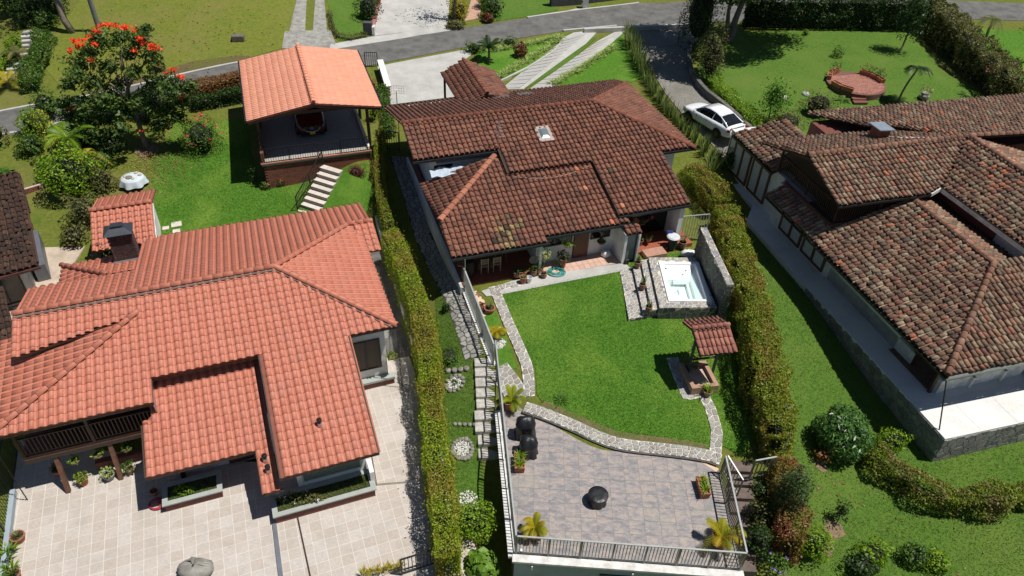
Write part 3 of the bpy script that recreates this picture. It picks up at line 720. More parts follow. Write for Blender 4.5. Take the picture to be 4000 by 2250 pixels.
def hedge(name, label, top, width, mat, dens=520, size=.085, base=None, lump=.1, cat='hedge', core=True, group=None, seed=0, round_=.25, rnd_ends=True, spread=.9, flowers=None):
    """clipped hedge: top = list of (x,y,ztop); leaf shell over a dark inside"""
    rg = np.random.default_rng(seed + 5); T = np.array(top, float); mid_ = T[len(T) // 2]
    o = thing(name, label, cat, (mid_[0], mid_[1], g(mid_[0], mid_[1])), group)
    st = Strip(T, width); seg = np.array(st.cum); zb = G(T[:, 0], T[:, 1]) if base is None else np.full(len(T), float(base))
    P2 = np.array(st.P); N2 = np.array(st.N)
    hm = float(np.mean(T[:, 2] - zb)); na, nb_, nc = int(dens * st.L * width), int(dens * st.L * hm * .7), int(dens * hm * width)
    A = np.r_[rg.uniform(0, st.L, na + 2 * nb_), np.zeros(nc), np.full(nc, st.L)]; kd = np.r_[np.zeros(na), np.full(nb_, 1), np.full(nb_, 2), np.full(nc, 3), np.full(nc, 4)]; n = len(A)
    ip = lambda arr: np.interp(A, seg, arr)
    px, py = ip(P2[:, 0]), ip(P2[:, 1]); nx_, ny_ = ip(N2[:, 0]), ip(N2[:, 1]); zt, z0 = ip(T[:, 2]), ip(zb); f_ = rg.random(n) ** .75; t = rg.uniform(-.5, .5, n)
    off = np.where(kd == 0, t * width, np.where(kd == 1, width * .5, np.where(kd == 2, -width * .5, t * width)))
    e = np.maximum(0, np.abs(t) - .5 + round_ * .5); zz = np.where(kd == 0, zt - e * e * 2.2 * width, z0 + (zt - z0) * f_)
    sg = np.where(kd == 1, 1., np.where(kd == 2, -1., 0.)); d0 = (P2[0] - P2[1]); d1 = (P2[-1] - P2[-2]); d0 = d0 / np.linalg.norm(d0); d1 = d1 / np.linalg.norm(d1)
    N = np.c_[nx_ * sg + np.where(kd == 3, d0[0], 0) + np.where(kd == 4, d1[0], 0), ny_ * sg + np.where(kd == 3, d0[1], 0) + np.where(kd == 4, d1[1], 0), np.where(kd == 0, 1.0, .3)]; N = _unit(N)
    C = np.c_[px + nx_ * off, py + ny_ * off, zz]; ph = rg.uniform(0, 6.28, 10); kk = rg.uniform(-3.4, 3.4, (10, 3)); kk[5:] *= 2.2
    b = sum(np.sin(C @ kk[j] + ph[j]) * (1 if j < 5 else .5) for j in range(10)) / 7.5 * lump * 2.2
    C = C + N * (b + .06 - np.abs(rg.normal(0, .11, n)) + (rg.random(n) > .96) * rg.uniform(.04, .26, n))[:, None]; N = N + np.array([0, 0, .3])
    leafcloud('foliage', C, N, size, mat, o, .5, spread * 1.15, .5)
    if core:
        vs = []; fs = []; ins = .2 + lump * .9
        for i, p in enumerate(st.P):
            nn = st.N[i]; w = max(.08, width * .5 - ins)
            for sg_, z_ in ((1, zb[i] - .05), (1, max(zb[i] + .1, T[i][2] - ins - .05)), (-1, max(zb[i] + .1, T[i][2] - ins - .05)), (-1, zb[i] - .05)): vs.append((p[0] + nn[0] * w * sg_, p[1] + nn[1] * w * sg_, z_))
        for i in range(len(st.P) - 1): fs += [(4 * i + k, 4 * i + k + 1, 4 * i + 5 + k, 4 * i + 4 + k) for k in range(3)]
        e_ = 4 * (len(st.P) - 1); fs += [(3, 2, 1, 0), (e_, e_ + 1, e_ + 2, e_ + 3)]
        mk('inner_core', vs, fs, M_CORE, o)
    return o
def frond_geo(base, az, L_, rise, droop, nl=16, lw=.035, ll=.28, taper=.3, seg=6):
    """arching feather frond: list of quads"""
    V = []; F = []; pts = []
    for i in range(nl + 1):
        t = i / nl; r_ = L_ * (t - .12 * t * t); z = rise * L_ * t - droop * L_ * t * t
        pts.append(np.array(base) + np.array([math.cos(az) * r_, math.sin(az) * r_, z]))
    sd_ = np.array([-math.sin(az), math.cos(az), 0])
    for i in range(1, nl):
        d = pts[i + 1] - pts[i - 1]; d /= np.linalg.norm(d); t = i / nl; l_ = ll * (math.sin(math.pi * min(1, .15 + .85 * t)) ** .6 * (1 - .25 * t) + .1)
        for sg in (1, -1):
            tip = pts[i] + (sd_ * sg * .8 + d * .55 + np.array([0, 0, -.22])) * l_; o = len(V)
            V += [pts[i] - d * lw * .5, pts[i] + d * lw * .5, (pts[i] + tip) / 2 + d * lw * .6 + np.array([0, 0, .02]), tip]; F.append((o, o + 1, o + 2, o + 3) if sg > 0 else (o + 3, o + 2, o + 1, o))
    up = np.array([0, 0, 1.0])
    for i in range(nl):
        w = .014 * (1 - i / nl) + .004; o = len(V); V += [pts[i] - sd_ * w, pts[i] + sd_ * w, pts[i + 1] + sd_ * w, pts[i + 1] - sd_ * w]; F.append((o, o + 1, o + 2, o + 3))
    return V, F
def fronds(parent, name, base, n, L_, rise, droop, mat, nl=16, lw=.04, ll=.28, seed=0, each=True):
    rg = random.Random(seed); allV = []; allF = []; rn = []
    for k in range(n):
        az = 2 * math.pi * k / n + rg.uniform(-.3, .3); q = rg.uniform(.75, 1.15); rs = rise * rg.uniform(.6, 1.3); V, F = frond_geo(base, az, L_ * q, rs, droop * rg.uniform(.8, 1.3), nl, lw, ll * q)
        r_ = rg.random()
        if each: npmesh(name, np.array(V), np.array(F), mat, parent, rnd=np.full(len(F), r_))
        else:
            o = len(allV); allV += V; allF += [tuple(i + o for i in q_) for q_ in F]; rn += [r_] * len(F)
    if not each: npmesh(name, np.array(allV), np.array(allF), mat, parent, rnd=np.array(rn))
def blades(parent, name, base, n, L_, w, mat, lean=.5, droop=.5, seed=0, spread_r=.05, seg=4, joined=True):
    """strap leaves rising from a base and arching over"""
    rg = random.Random(seed); V = []; F = []; rn = []
    for k in range(n):
        az = rg.uniform(0, 6.283); l_ = L_ * rg.uniform(.65, 1.1); le = lean * rg.uniform(.4, 1.4); b = np.array(base) + np.array([math.cos(az), math.sin(az), 0]) * spread_r * rg.random()
        sd_ = np.array([-math.sin(az), math.cos(az), 0]); o = len(V); r_ = rg.random()
        for i in range(seg + 1):
            t = i / seg; rr = l_ * (le * t + droop * .5 * t * t); z = l_ * (t * math.sqrt(max(.05, 1 - min(.95, le * le))) - droop * .55 * t * t)
            ww = w * (1 - t) ** .5 * (.55 + .9 * t if t < .5 else 1) * .5 + .002; p = b + np.array([math.cos(az) * rr, math.sin(az) * rr, z]); V += [p - sd_ * ww, p + sd_ * ww]
        F += [(o + 2 * i, o + 2 * i + 1, o + 2 * i + 3, o + 2 * i + 2) for i in range(seg)]; rn += [r_] * seg
    return npmesh(name, np.array(V), np.array(F), mat, parent, rnd=np.array(rn))
def limb(mb, p, q, r0, r1, bend=.1, seed=0, n=6, k=7):
    rg = random.Random(seed); p, q = np.array(p, float), np.array(q, float); L_ = np.linalg.norm(q - p); off = np.array([rg.uniform(-1, 1), rg.uniform(-1, 1), rg.uniform(-.3, .3)]) * bend * L_
    pts = [p + (q - p) * t + off * math.sin(math.pi * t) + np.array([rg.uniform(-1, 1), rg.uniform(-1, 1), 0]) * L_ * .015 for t in np.linspace(0, 1, k)]
    mb.tube(pts, list(np.linspace(r0, r1, k)), n); return pts
def grass(name, label, poly, n, mat, hgt=.07, dz=.01, holes=(), kind='stuff', w=.02, tilt=.8):
    """short blades over a lawn (world outline), leaning every way"""
    A = np.array([p[:2] for p in poly]); lo, hi = A.min(0), A.max(0); Q = RNG.uniform(lo, hi, (int(n * (hi - lo).prod() / max(parea([tuple(p) for p in A]), .1)), 2)); ok = pip(Q, A)
    for h_ in holes: ok &= ~pip(Q, h_)
    Q = Q[ok]; n = len(Q); z = G(Q[:, 0], Q[:, 1]) + dz
    az = RNG.uniform(0, 6.283, n); l_ = hgt * RNG.uniform(.5, 1.5, n); le = RNG.uniform(.35, 1.0, n) * tilt; d = np.c_[np.cos(az), np.sin(az)]; s_ = np.c_[-np.sin(az), np.cos(az)]
    b0 = np.c_[Q - s_ * w / 2, z]; b1 = np.c_[Q + s_ * w / 2, z]; t = np.c_[Q + d * (l_ * le)[:, None] * 1.6, z + l_ * np.sqrt(np.maximum(.1, 1 - le ** 2 * .7))]
    V = np.stack([b0, b1, t], 1).reshape(-1, 3); o = npmesh(name, V, np.arange(3 * n).reshape(n, 3), mat, rnd=RNG.random(n)); return tag(o, label, 'grass', kind=kind)
# ================================================================== THE SETTING
def axis(c0, c1, st, far):
    a = list(np.arange(c0, c1 + .01, st)); d = st
    while a[-1] < far[1]: d *= 1.45; a.append(a[-1] + d)
    d = st
    while a[0] > far[0]: d *= 1.45; a.insert(0, a[0] - d)
    return np.array(a)
xs, ys = axis(-44, 44, .4, (-600, 600)), axis(8, 76, .4, (-300, 700))
gx, gy = np.meshgrid(xs, ys); gz = G(gx, gy)
nx, ny = len(xs), len(ys); idx = np.arange(nx * ny).reshape(ny, nx)
o = npmesh('ground', np.c_[gx.ravel(), gy.ravel(), gz.ravel()], np.stack([idx[:-1, :-1], idx[:-1, 1:], idx[1:, 1:], idx[1:, :-1]], -1).reshape(-1, 4), M_GROUND, smooth=True, origin=(0, 0, 0)); o['kind'] = 'structure'
PX = lambda pts, dz=0: [gp(u, v, dz) for u, v in pts]

# --- street with kerbs
far_e = [(-500, 560), (0, 440), (100, 420), (350, 378), (720, 292), (930, 248), (1290, 195), (1480, 165), (1640, 138), (1800, 113), (2060, 72), (2288, 39), (2495, 15), (2900, -10), (3500, -5), (4000, 15), (4500, 40)]
near_e = [(4500, 110), (4000, 82), (3500, 66), (2900, 85), (2670, 92), (2409, 104), (2200, 123), (1800, 188), (1480, 250), (1250, 295), (900, 345), (500, 432), (300, 470), (110, 512), (0, 532), (-500, 660)]
FE, NE = PX(far_e), PX(near_e)
sheet('road', FE + NE, M_ASPH, .035, 1.0)
def kerb(name, pts, w=.22, hgt=.13, mat=None, dz=0):
    st = Strip(pts, w); n = max(2, int(st.L / .8)); A = [st.xy(st.L * i / n, 0) for i in range(n + 1)]; B = [st.xy(st.L * i / n, w) for i in range(n + 1)]
    vs = []; fs = []
    for a, b in zip(A, B):
        za = g(*((a + b) / 2)) + dz
        vs += [(a[0], a[1], za - .1), (a[0], a[1], za + hgt), (b[0], b[1], za + hgt), (b[0], b[1], za - .1)]
    for i in range(n): fs += [(4 * i + k, 4 * i + k + 1, 4 * i + 5 + k, 4 * i + 4 + k) for k in range(3)]
    e = 4 * n; fs += [(3, 2, 1, 0), (e, e + 1, e + 2, e + 3)]
    o = mk(name, vs, fs, mat or M_CONC); o['kind'] = 'structure'; return o
kerb('kerb', FE[:6]); kerb('kerb', FE[10:13]); kerb('kerb', NE[5:7]); kerb('kerb', NE[12:])
sheet('pavement', PX([(1290, 197), (1480, 167), (1640, 140), (1800, 115), (1800, 97), (1640, 118), (1450, 146), (1290, 176)]), M_CONC, .06, .8)
# --- grass bank and lawn on the far side of the street
o = sheet('hill_lawn', PX([(230, 330), (150, 240), (230, 120), (330, -20), (600, -140), (1170, -120), (1160, 60), (1130, 130), (1100, 190), (930, 240), (720, 284), (500, 335), (350, 366)]), M_HILL, .03, 1.2)
sheet('lawn', PX([(1275, 0), (1490, 0), (1455, 140), (1400, 165), (1320, 158), (1300, 90), (1262, -60), (1480, -60)]), M_LAWN2, .03, 1.0)
sheet('lawn', PX([(1890, 0), (2160, -40), (2180, 40), (2060, 66), (1900, 90)]), M_LAWN2, .035, 1.0)
sheet('dry_bank', PX([(330, 372), (420, 325), (560, 300), (760, 240), (935, 218), (1000, 226), (930, 242), (720, 286), (500, 337)]), ground_mat('dry_bank_grass', [(.07, .055, .025), (.14, .11, .05), (.20, .16, .075)], (.13, .14, .03), .4, 6, 1.0), .045, .8)
# driveway strips on the hill
for pts in ([(1168, -30), (1200, -30), (1192, 128), (1130, 128)], [(1234, -30), (1264, -30), (1278, 122), (1222, 126)], [(1112, 126), (1292, 120), (1312, 172), (1290, 190), (1102, 192)]):
    sheet('driveway', PX(pts), flat('worn_concrete', (.27, .265, .24), .95, var=.35, scale=2.5, bump=.4), .06, .8)
sheet('parking_pad', PX([(1490, -30), (1760, -30), (1748, 104), (1640, 118), (1450, 143)]), M_CONC, .05, 1.0)
kerb('kerb', PX([(1487, -20), (1448, 140)]), .3, .3, flat('red_kerb', (.36, .14, .12), .85))
sheet('brick_path', PX([(1850, -30), (1890, -30), (1872, 72), (1815, 84)]), flat('pink_paving', (.45, .28, .2), .9), .05, 1.0)
# --- forecourt of the middle house
sheet('concrete_forecourt', PX([(1474, 262), (1880, 183), (1820, 232), (1722, 290), (1800, 420), (1960, 400), (1900, 430), (1535, 440)]), M_CONC, .06, .7)
FB = PX([(1860, 205), (2200, 140), (2150, 235), (1960, 320), (1870, 290)])
sheet('flower_bed', FB, M_LAWN, .07, .6)
LT = PX([(2200, 150), (2240, 130), (2340, 118), (2290, 172), (2180, 250), (2045, 350), (1955, 352)])
RT = PX([(2336, 162), (2400, 128), (2440, 125), (2390, 170), (2280, 255), (2145, 350), (2068, 350)])
for T_ in (LT, RT): sheet('drive_track', T_, M_CONC, .06, .7)
# slab joints of the two tracks are real gaps: narrow slabs laid on them
def slabs(a, b, c, d, n, mat):
    a, b, c, d = [np.array(k[:2]) for k in (a, b, c, d)]
    for i in range(n):
        t0, t1 = (i + .02) / n, (i + .98) / n; q = [a + (d - a) * t0, b + (c - b) * t0, b + (c - b) * t1, a + (d - a) * t1]; cc = sum(q) / 4
        z = g(cc[0], cc[1]) + .06; o = MB().prism(q, z - .05, z + .025).build('slab', mat); o['kind'] = 'structure'
slabs(gp(2206, 155), gp(2298, 128), gp(2030, 348), gp(1962, 348), 14, pieces('drive_slab', [(.40, .395, .375), (.44, .43, .41), (.37, .365, .345)], .9, (.3, .29, .27), 1.5, .4))
slabs(gp(2338, 165), gp(2412, 132), gp(2140, 348), gp(2072, 348), 12, MATS['drive_slab'])
kerb('kerb', PX([(2208, 150), (2170, 200), (2060, 270), (1950, 324)]), .15, .16)
sheet('lawn', PX([(2300, 150), (2330, 150), (2230, 240), (2060, 345), (2045, 345), (2190, 245)]), M_LAWN2, .05, .7)
sheet('lawn', PX([(2440, 128), (2480, 180), (2520, 300), (2450, 330), (2150, 350)]), M_LAWN, .05, .7)
# --- cobbled drive where the white car stands
DRV = PX([(2440, 122), (2760, 110), (2700, 180), (2690, 290), (2745, 365), (2850, 440), (2960, 560), (3050, 700), (2880, 700), (2800, 590), (2690, 480), (2600, 370), (2530, 250), (2480, 160)])
o = sheet('cobbled_drive', DRV, M_STONYD, .05, .8)
# --- garden top right
sheet('garden_lawn', PX([(2790, 440), (2720, 280), (2780, 130), (3560, 120), (3680, 280), (3900, 420), (3300, 480), (3100, 560), (2990, 600), (2900, 520)]), M_LAWN2, .06, 1.0)
sheet('lawn', PX([(3720, 110), (4300, 130), (4400, 500), (3980, 330), (3880, 250)]), M_LAWN, .05, 1.2)
# --- lawn behind the red house
RL = PX([(600, 760), (590, 640), (690, 480), (960, 470), (1000, 700), (1250, 690), (1440, 640), (1440, 900), (1400, 800), (560, 940), (610, 800)])
sheet('back_lawn', RL, M_LAWN, .03, .8)
# --- main lawn
LAWN = PX([(1948, 1150), (2440, 1052), (2476, 1020), (2660, 985), (2780, 1000), (2830, 1100), (2870, 1300), (2930, 1500), (2960, 1700), (2900, 1790), (2830, 1745), (2748, 1757), (2586, 1739), (2437, 1720), (2303, 1675), (2146, 1604), (2098, 1545), (2092, 1440), (2040, 1350), (1998, 1260), (1968, 1180)])
sheet('main_lawn', LAWN, M_LAWN, .03, .5)
sheet('lawn_edge', PX([(1880, 1235), (1940, 1225), (1965, 1290), (2020, 1440), (1950, 1455), (1935, 1330)]), M_LAWN, .035, .4)
# --- garden strip left of the terrace and the lawns on the right
STRIP = PX([(1700, 1140), (1745, 1090), (1790, 1200), (1850, 1400), (1870, 1600), (1890, 1900), (1900, 2080), (1700, 2080), (1730, 1600), (1710, 1300)])
sheet('garden_strip', STRIP, M_LAWN2, .03, .6)
RLAWN = PX([(2890, 800), (2960, 900), (3230, 1180), (3480, 1480), (3650, 1740), (4100, 1630), (5000, 1450), (5600, 2000), (4800, 2500), (3050, 2400), (3080, 2000), (3100, 1600), (2990, 1200)])
sheet('right_lawn', RLAWN, M_LAWN2, .03, .8)
# bare earth round young trees
for u, v, r_ in ((3255, 2070, .45), (3205, 1820, .3), (575, 590, .7), (3225, 2140, .3)):
    p = gp(u, v); sheet('bare_soil', [(p[0] + r_ * random.uniform(.7, 1.2) * math.cos(t), p[1] + r_ * random.uniform(.7, 1.2) * math.sin(t)) for t in np.linspace(0, 6.28, 13)[:-1]], flat('bare_earth', (.20, .14, .085), .95, var=.3, scale=8, bump=.5), .045, .3)

# --- terrace: raised block, tiled floor, beige border
TP = [(2013, 2170), (1990, 1900), (1966, 1700), (1950, 1575), (2035, 1580)]
TC = [(2063, 1603), (2125, 1631), (2175, 1652), (2226, 1672), (2280, 1695), (2332, 1722), (2388, 1743), (2435, 1753), (2483, 1757), (2566, 1766), (2648, 1777), (2711, 1784), (2752, 1797), (2779, 1813), (2808, 1832)]
TE = [(2840, 1990), (2893, 2234)]
TER = [at(u, v, 0)[:2] for u, v in TP + TC + TE]
terr = MB().prism(TER, -3.2, -.012).build('terrace', M_TERJ, origin=(3.5, 18, -3.2)); terr['kind'] = 'structure'
def inset(line, d):
    out = []
    for i, p in enumerate(line):
        a, b = line[max(i - 1, 0)], line[min(i + 1, len(line) - 1)]; t = b - a; t = t / np.linalg.norm(t); out.append(p + np.array([t[1], -t[0]]) * d)
    return out
CL = [at(u, v, 0)[:2] for u, v in TC]; CI = inset(CL, .2)
tile_grid(terr, [at(u, v, 0)[:2] for u, v in TP] + CI + [at(u, v, 0)[:2] for u, v in TE], (.592, 17.758), .594, R(-.524), 0, M_TER, gap=.009, hgt=-.006)
st = MB()
for i in range(len(CL) - 1): st.prism([CL[i], CL[i + 1], CI[i + 1], CI[i]], -.03, .004 + .0001 * i)
st.build('border', M_BORDER, terr)
# parapet caps and the blue-grey front wall
b0, b1 = at(2013, 2170, 0), at(2893, 2234, 0); dd = (b1 - b0) / np.linalg.norm(b1 - b0); nn = np.array([dd[1], -dd[0], 0])
mb = MB(); mb.bar(b0 - dd * .1 + nn * .1 + [0, 0, -.04], b1 + dd * .1 + nn * .1 + [0, 0, -.04], .3, .1); mb.build('coping', M_WHITE_OLD, terr)
mb = MB(); mb.bar(b0 - dd * .02 + nn * .1 + [0, 0, -1.7], b1 + dd * .02 + nn * .1 + [0, 0, -1.7], .2, 3.2); mb.build('front_wall', M_BLUEW, terr)
wc = at(2360, 2235, -.45) ; MB().bar(b0 + dd * 3.05 + nn * .22 + [0, 0, -1.1], b0 + dd * 4.15 + nn * .22 + [0, 0, -1.1], .06, 1.3).build('window', M_GLASS, terr)
for k in (.62, 4.2): MB().bar(b0 + dd * k + nn * .25 + [0, 0, -.42], b0 + dd * k + nn * .25 + [0, 0, -.2], .05, .06, up=(0, 1, 0)).build('lamp', M_PLASTIC, terr)
l0, l1 = at(2013, 2170, 0), at(1955, 1600, 0); ld = (l1 - l0) / np.linalg.norm(l1 - l0); ln = np.array([-ld[1], ld[0], 0])
MB().bar(l0 + ln * .12 + [0, 0, -.1], l1 + ln * .12 + [0, 0, -.1], .26, .12).build('coping', M_WHITE_OLD, terr)
LR, LM, LX, LG = Loc(22), Loc(20), Loc(17), Loc(20)
# --- flagstone paths
EDGE_O = [(2050, 1588), (2105, 1605), (2160, 1626), (2212, 1648), (2266, 1671), (2318, 1697), (2372, 1718), (2425, 1733), (2480, 1741), (2550, 1748), (2620, 1756), (2700, 1766), (2770, 1778), (2815, 1795)]
zpath = lambda x, y: max(.16, g(x, y))
flag_path('flagstone_path', [at(u, v, .2) for u, v in EDGE_O], .56, .22, .032, seed=2, zf=lambda x, y: .2, dz=.0, hgt=.03)
flag_path('flagstone_path', PX([(2066, 1552), (2066, 1500), (2060, 1435), (2024, 1348), (1985, 1262), (1956, 1190), (1935, 1140)]), .5, .25, .035, seed=5, dz=.06)
flag_path('flagstone_path', PX([(1945, 1440), (1990, 1500), (2030, 1560)]), .95, .26, .035, seed=8, dz=.045)
flag_path('flagstone_path', PX([(2790, 1800), (2800, 1690), (2775, 1600), (2745, 1540)]), .48, .26, .035, seed=9, dz=.06)
flag_path('flagstone_path', PX([(2625, 1400), (2655, 1480), (2690, 1560)]), .55, .26, .03, seed=10, dz=.05)
flag_path('flagstone_path', PX([(2680, 1548), (2750, 1536)]), .5, .26, .03, seed=11, dz=.05)
sheet('garden_path', PX([(1880, 1140), (2000, 1100), (2440, 1030), (2462, 1050), (2440, 1060), (1945, 1155), (1900, 1160)]), M_CONC, .06, .5)
flag_path('flagstone_path', PX([(1915, 1136), (1975, 1122), (2040, 1108)]), .4, .26, .035, seed=13, dz=.07)
sheet('worn_lawn_edge', Strip([at(u, v, .2) for u, v in ((2120, 1580), (2160, 1597), (2199, 1612), (2303, 1658), (2409, 1700), (2528, 1717), (2669, 1733), (2760, 1748))], .34).outline(), ground_mat('worn_grass', [(.13, .10, .05), (.20, .155, .08), (.16, .16, .05)], (.10, .15, .03), 1.2, 9, .8), .05, .4)
# cobbled side path below the middle house
flag_path('cobbled_path', [LM.w(a, b) for a, b in ((6.8, 40.5), (6.75, 37), (6.7, 33), (6.75, 29), (6.8, 26), (6.7, 23))], .85, .26, .04, M_COB, M_COBJ, seed=14, dz=.05, hgt=.03)
# stairs going down beside the terrace
stp = PX([(1862, 1370), (1880, 1430), (1895, 1500), (1905, 1560), (1908, 1620), (1912, 1690), (1915, 1760)])
S0, S1 = np.array([*gp(1888, 1400)[:2]]), np.array([*gp(1908, 1800)[:2]]); sd_ = (S1 - S0); sl = np.linalg.norm(sd_); sd_ /= sl; sn = np.array([-sd_[1], sd_[0]])
stair = thing('garden_stairs', 'weathered pale concrete garden stairs going down along the terrace fence', 'stairs', (S0[0], S0[1], -1))
ns = 9
for i in range(ns):
    a, b = S0 + sd_ * sl * i / ns, S0 + sd_ * sl * (i + 1) / ns; wl = .42 if i not in (5, 6) else .52; z = g(*((a + b) / 2)) + .1
    bevel(MB().prism([a - sn * wl, a + sn * .42, b + sn * .42, b - sn * wl], z - 1.0, z).build('step', flat('weathered_step', (.40, .385, .345), .95, var=.35, scale=5, bump=.4), stair), .03)
# --- patio of the red house
LR, LM, LX, LG = Loc(22), Loc(20), Loc(17), Loc(20)
ZP = -1.1
PAT = [LR.w(a, b)[:2] for a, b in [(-11.35, 12), (5.0, 12), (4.6, 17.9), (4.75, 24.0), (4.9, 27), (2.2, 27), (2.2, 20), (-2.2, 20), (-2.2, 21), (-6, 22.5), (-11.6, 25.5)]]
pat = MB().prism(PAT, ZP - .8, ZP - .012).build('patio', M_PATJ, origin=(-8, 16, ZP - .8)); pat['kind'] = 'structure'
hp = 24 - ZP
tile_grid(pat, PAT, (-.70008 * hp, .58390 * hp), .01792 * hp, R(22.38), ZP, M_PAT, gap=.016, hgt=-.008)
# raised walk on the right of the house, with its step
RW = [LR.w(a, b)[:2] for a, b in [(1.95, 18.35), (3.45, 18.0), (4.85, 18.6), (4.95, 25.0), (3.0, 25.0), (2.3, 22.8)]]
rwk = MB().prism(RW, ZP - .3, ZP + .128).build('raised_walk', M_PATJ, origin=(-3, 21, ZP - .3)); rwk['kind'] = 'structure'
tile_grid(rwk, RW, (-.70008 * hp, .58390 * hp), .01792 * hp, R(22.38), ZP + .14, M_PAT, gap=.016, hgt=-.008)
SW = [LR.w(a, b)[:2] for a, b in [(4.0, 25.0), (5.35, 25.0), (5.6, 36), (4.4, 36)]]
sheet('side_walk', SW, M_CONCD, .0, .6, zf=lambda x, y: ZP + .1 + max(0, (LR.ab(np.array([x, y, 0]))[1] - 25)) * .06)
for b_ in (0,):
    pw = MB()
    pw.bar(LR.w(5.25, 24.6, -.75), LR.w(5.75, 35.5, -.1), .14, .7); o = pw.build('boundary_wall', M_WHITE_OLD); tag(o, 'low grey boundary wall between the red roofed house and the long hedge', 'wall')
gb = MB(); gb.bar(LR.w(-2.2, 12, ZP + .02), LR.w(-2.12, 17.9, ZP + .02), .16, .07); gb.build('drain_channel', M_ALU, pat)
gb = MB(); gb.bar(LR.w(-1.1, 13.6, ZP + .02), LR.w(-1.25, 17.9, ZP + .02), .05, .03); gb.build('drain_slot', M_WOOD, pat)
# --- pale yard beside the far left house
YARD = [at(u, v, 0)[:2] for u, v in [(100, 800), (200, 765), (330, 960), (240, 1100), (215, 1180), (60, 1400), (0, 1400), (40, 1100), (110, 900)]]
sheet('side_yard', YARD, flat('beige_yard', (.46, .38, .30), .9, var=.25, scale=1.2), .06, .6, zf=lambda x, y: -.1)
M_CONCW2 = pieces('white_slab', [(.66, .66, .64), (.72, .72, .70), (.69, .69, .66)], .85, (.48, .47, .44), .8, .5, .1, .15)
# --- floor under the right house: pale raised terrace
RT_ = [LX.w(a, b)[:2] for a, b in [(23.15, 13.85), (36, 13.7), (36, 18), (26, 18), (26.2, 36.3), (24.4, 36.3), (24.3, 31.5), (23.15, 30.2)]]
rt = MB().prism(RT_, -1.6, .6).build('house_terrace', M_CONCW, origin=(24, 28, -1.6)); rt['kind'] = 'structure'
tile_grid(rt, RT_, (18, 20), 1.9, R(17), .6, M_CONCW2, gap=.014, hgt=.008, name='slab', keep=60)
wl = []
for P0, P1 in (((23.13, 13.83), (36, 13.68)), ((23.12, 24), (23.13, 13.83))):
    A_, B_ = LX.w(*P0), LX.w(*P1); Lw = np.linalg.norm(B_ - A_); d_ = (B_ - A_) / Lw; n_ = np.array([d_[1], -d_[0], 0]) 
    stones(rt, 'stone', M_PALEST, vor(Lw, 1.55, .3 if Lw < 12 else .34, .02, seed=int(Lw * 10)), lambda s_, t_, A_=A_, d_=d_, n_=n_: (A_ + d_ * s_ + np.array([0, 0, -1.0 + t_]), n_), .02)
# steps down the right side of the terrace, brown darkened to carry hedge shade
rs_ = thing('side_steps', 'brown steps darkened in colour for shade, going down outside the right terrace railing', 'stairs', (9.4, 16.5, -1.5))
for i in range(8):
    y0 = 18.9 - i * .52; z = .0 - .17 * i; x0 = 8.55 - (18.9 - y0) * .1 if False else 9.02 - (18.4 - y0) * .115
    bevel(MB().prism([(x0, y0), (x0 + .95, y0), (x0 + .9, y0 - .5), (x0 - .05, y0 - .5)], -2.6, z).build('step', flat('shade_brown_step', (.13, .10, .085), .9, var=.25, scale=4), rs_), .015)
# ================================================================== BUILDINGS
def wbox(parent, L, a0, a1, b0, b1, z0, z1, mat, name='wall'):
    return lbox(MB(), L, a0, a1, b0, b1, z0, z1).build(name, mat, parent)
def window(parent, L, a0, a1, b, z0, z1, frame=None, pane=None, nm=1, t=.06, along='a', name='window', fw=.06):
    """framed window on a wall facing -b (along='a') or -a (along='b': a0,a1 run along b and b is the a position)"""
    mb = MB()
    def bx(m_, u0, u1, d0, d1, y0, y1):
        if along == 'a': lbox(m_, L, u0, u1, b - d1, b - d0, y0, y1)
        else: lbox(m_, L, b - d1, b - d0, u0, u1, y0, y1)
    bx(mb, a0, a1, 0, t, z0, z0 + fw); bx(mb, a0, a1, 0, t, z1 - fw, z1)
    for k in range(nm + 1):
        c = a0 + (a1 - a0) * k / nm; lo, hi = (c, c + fw) if k == 0 else ((c - fw, c) if k == nm else (c - fw / 2, c + fw / 2)); bx(mb, lo, hi, 0, t - .004, z0 + fw, z1 - fw)
    o = mb.build(name, frame or M_WOOD, parent); fw += .002
    for k in range(nm):
        u0 = a0 + (a1 - a0) * k / nm + fw * .7; u1 = a0 + (a1 - a0) * (k + 1) / nm - fw * .7; m2 = MB(); bx(m2, u0, u1, .004, t * .45, z0 + fw, z1 - fw); m2.build('pane', pane or M_GLASS, o)
    return o
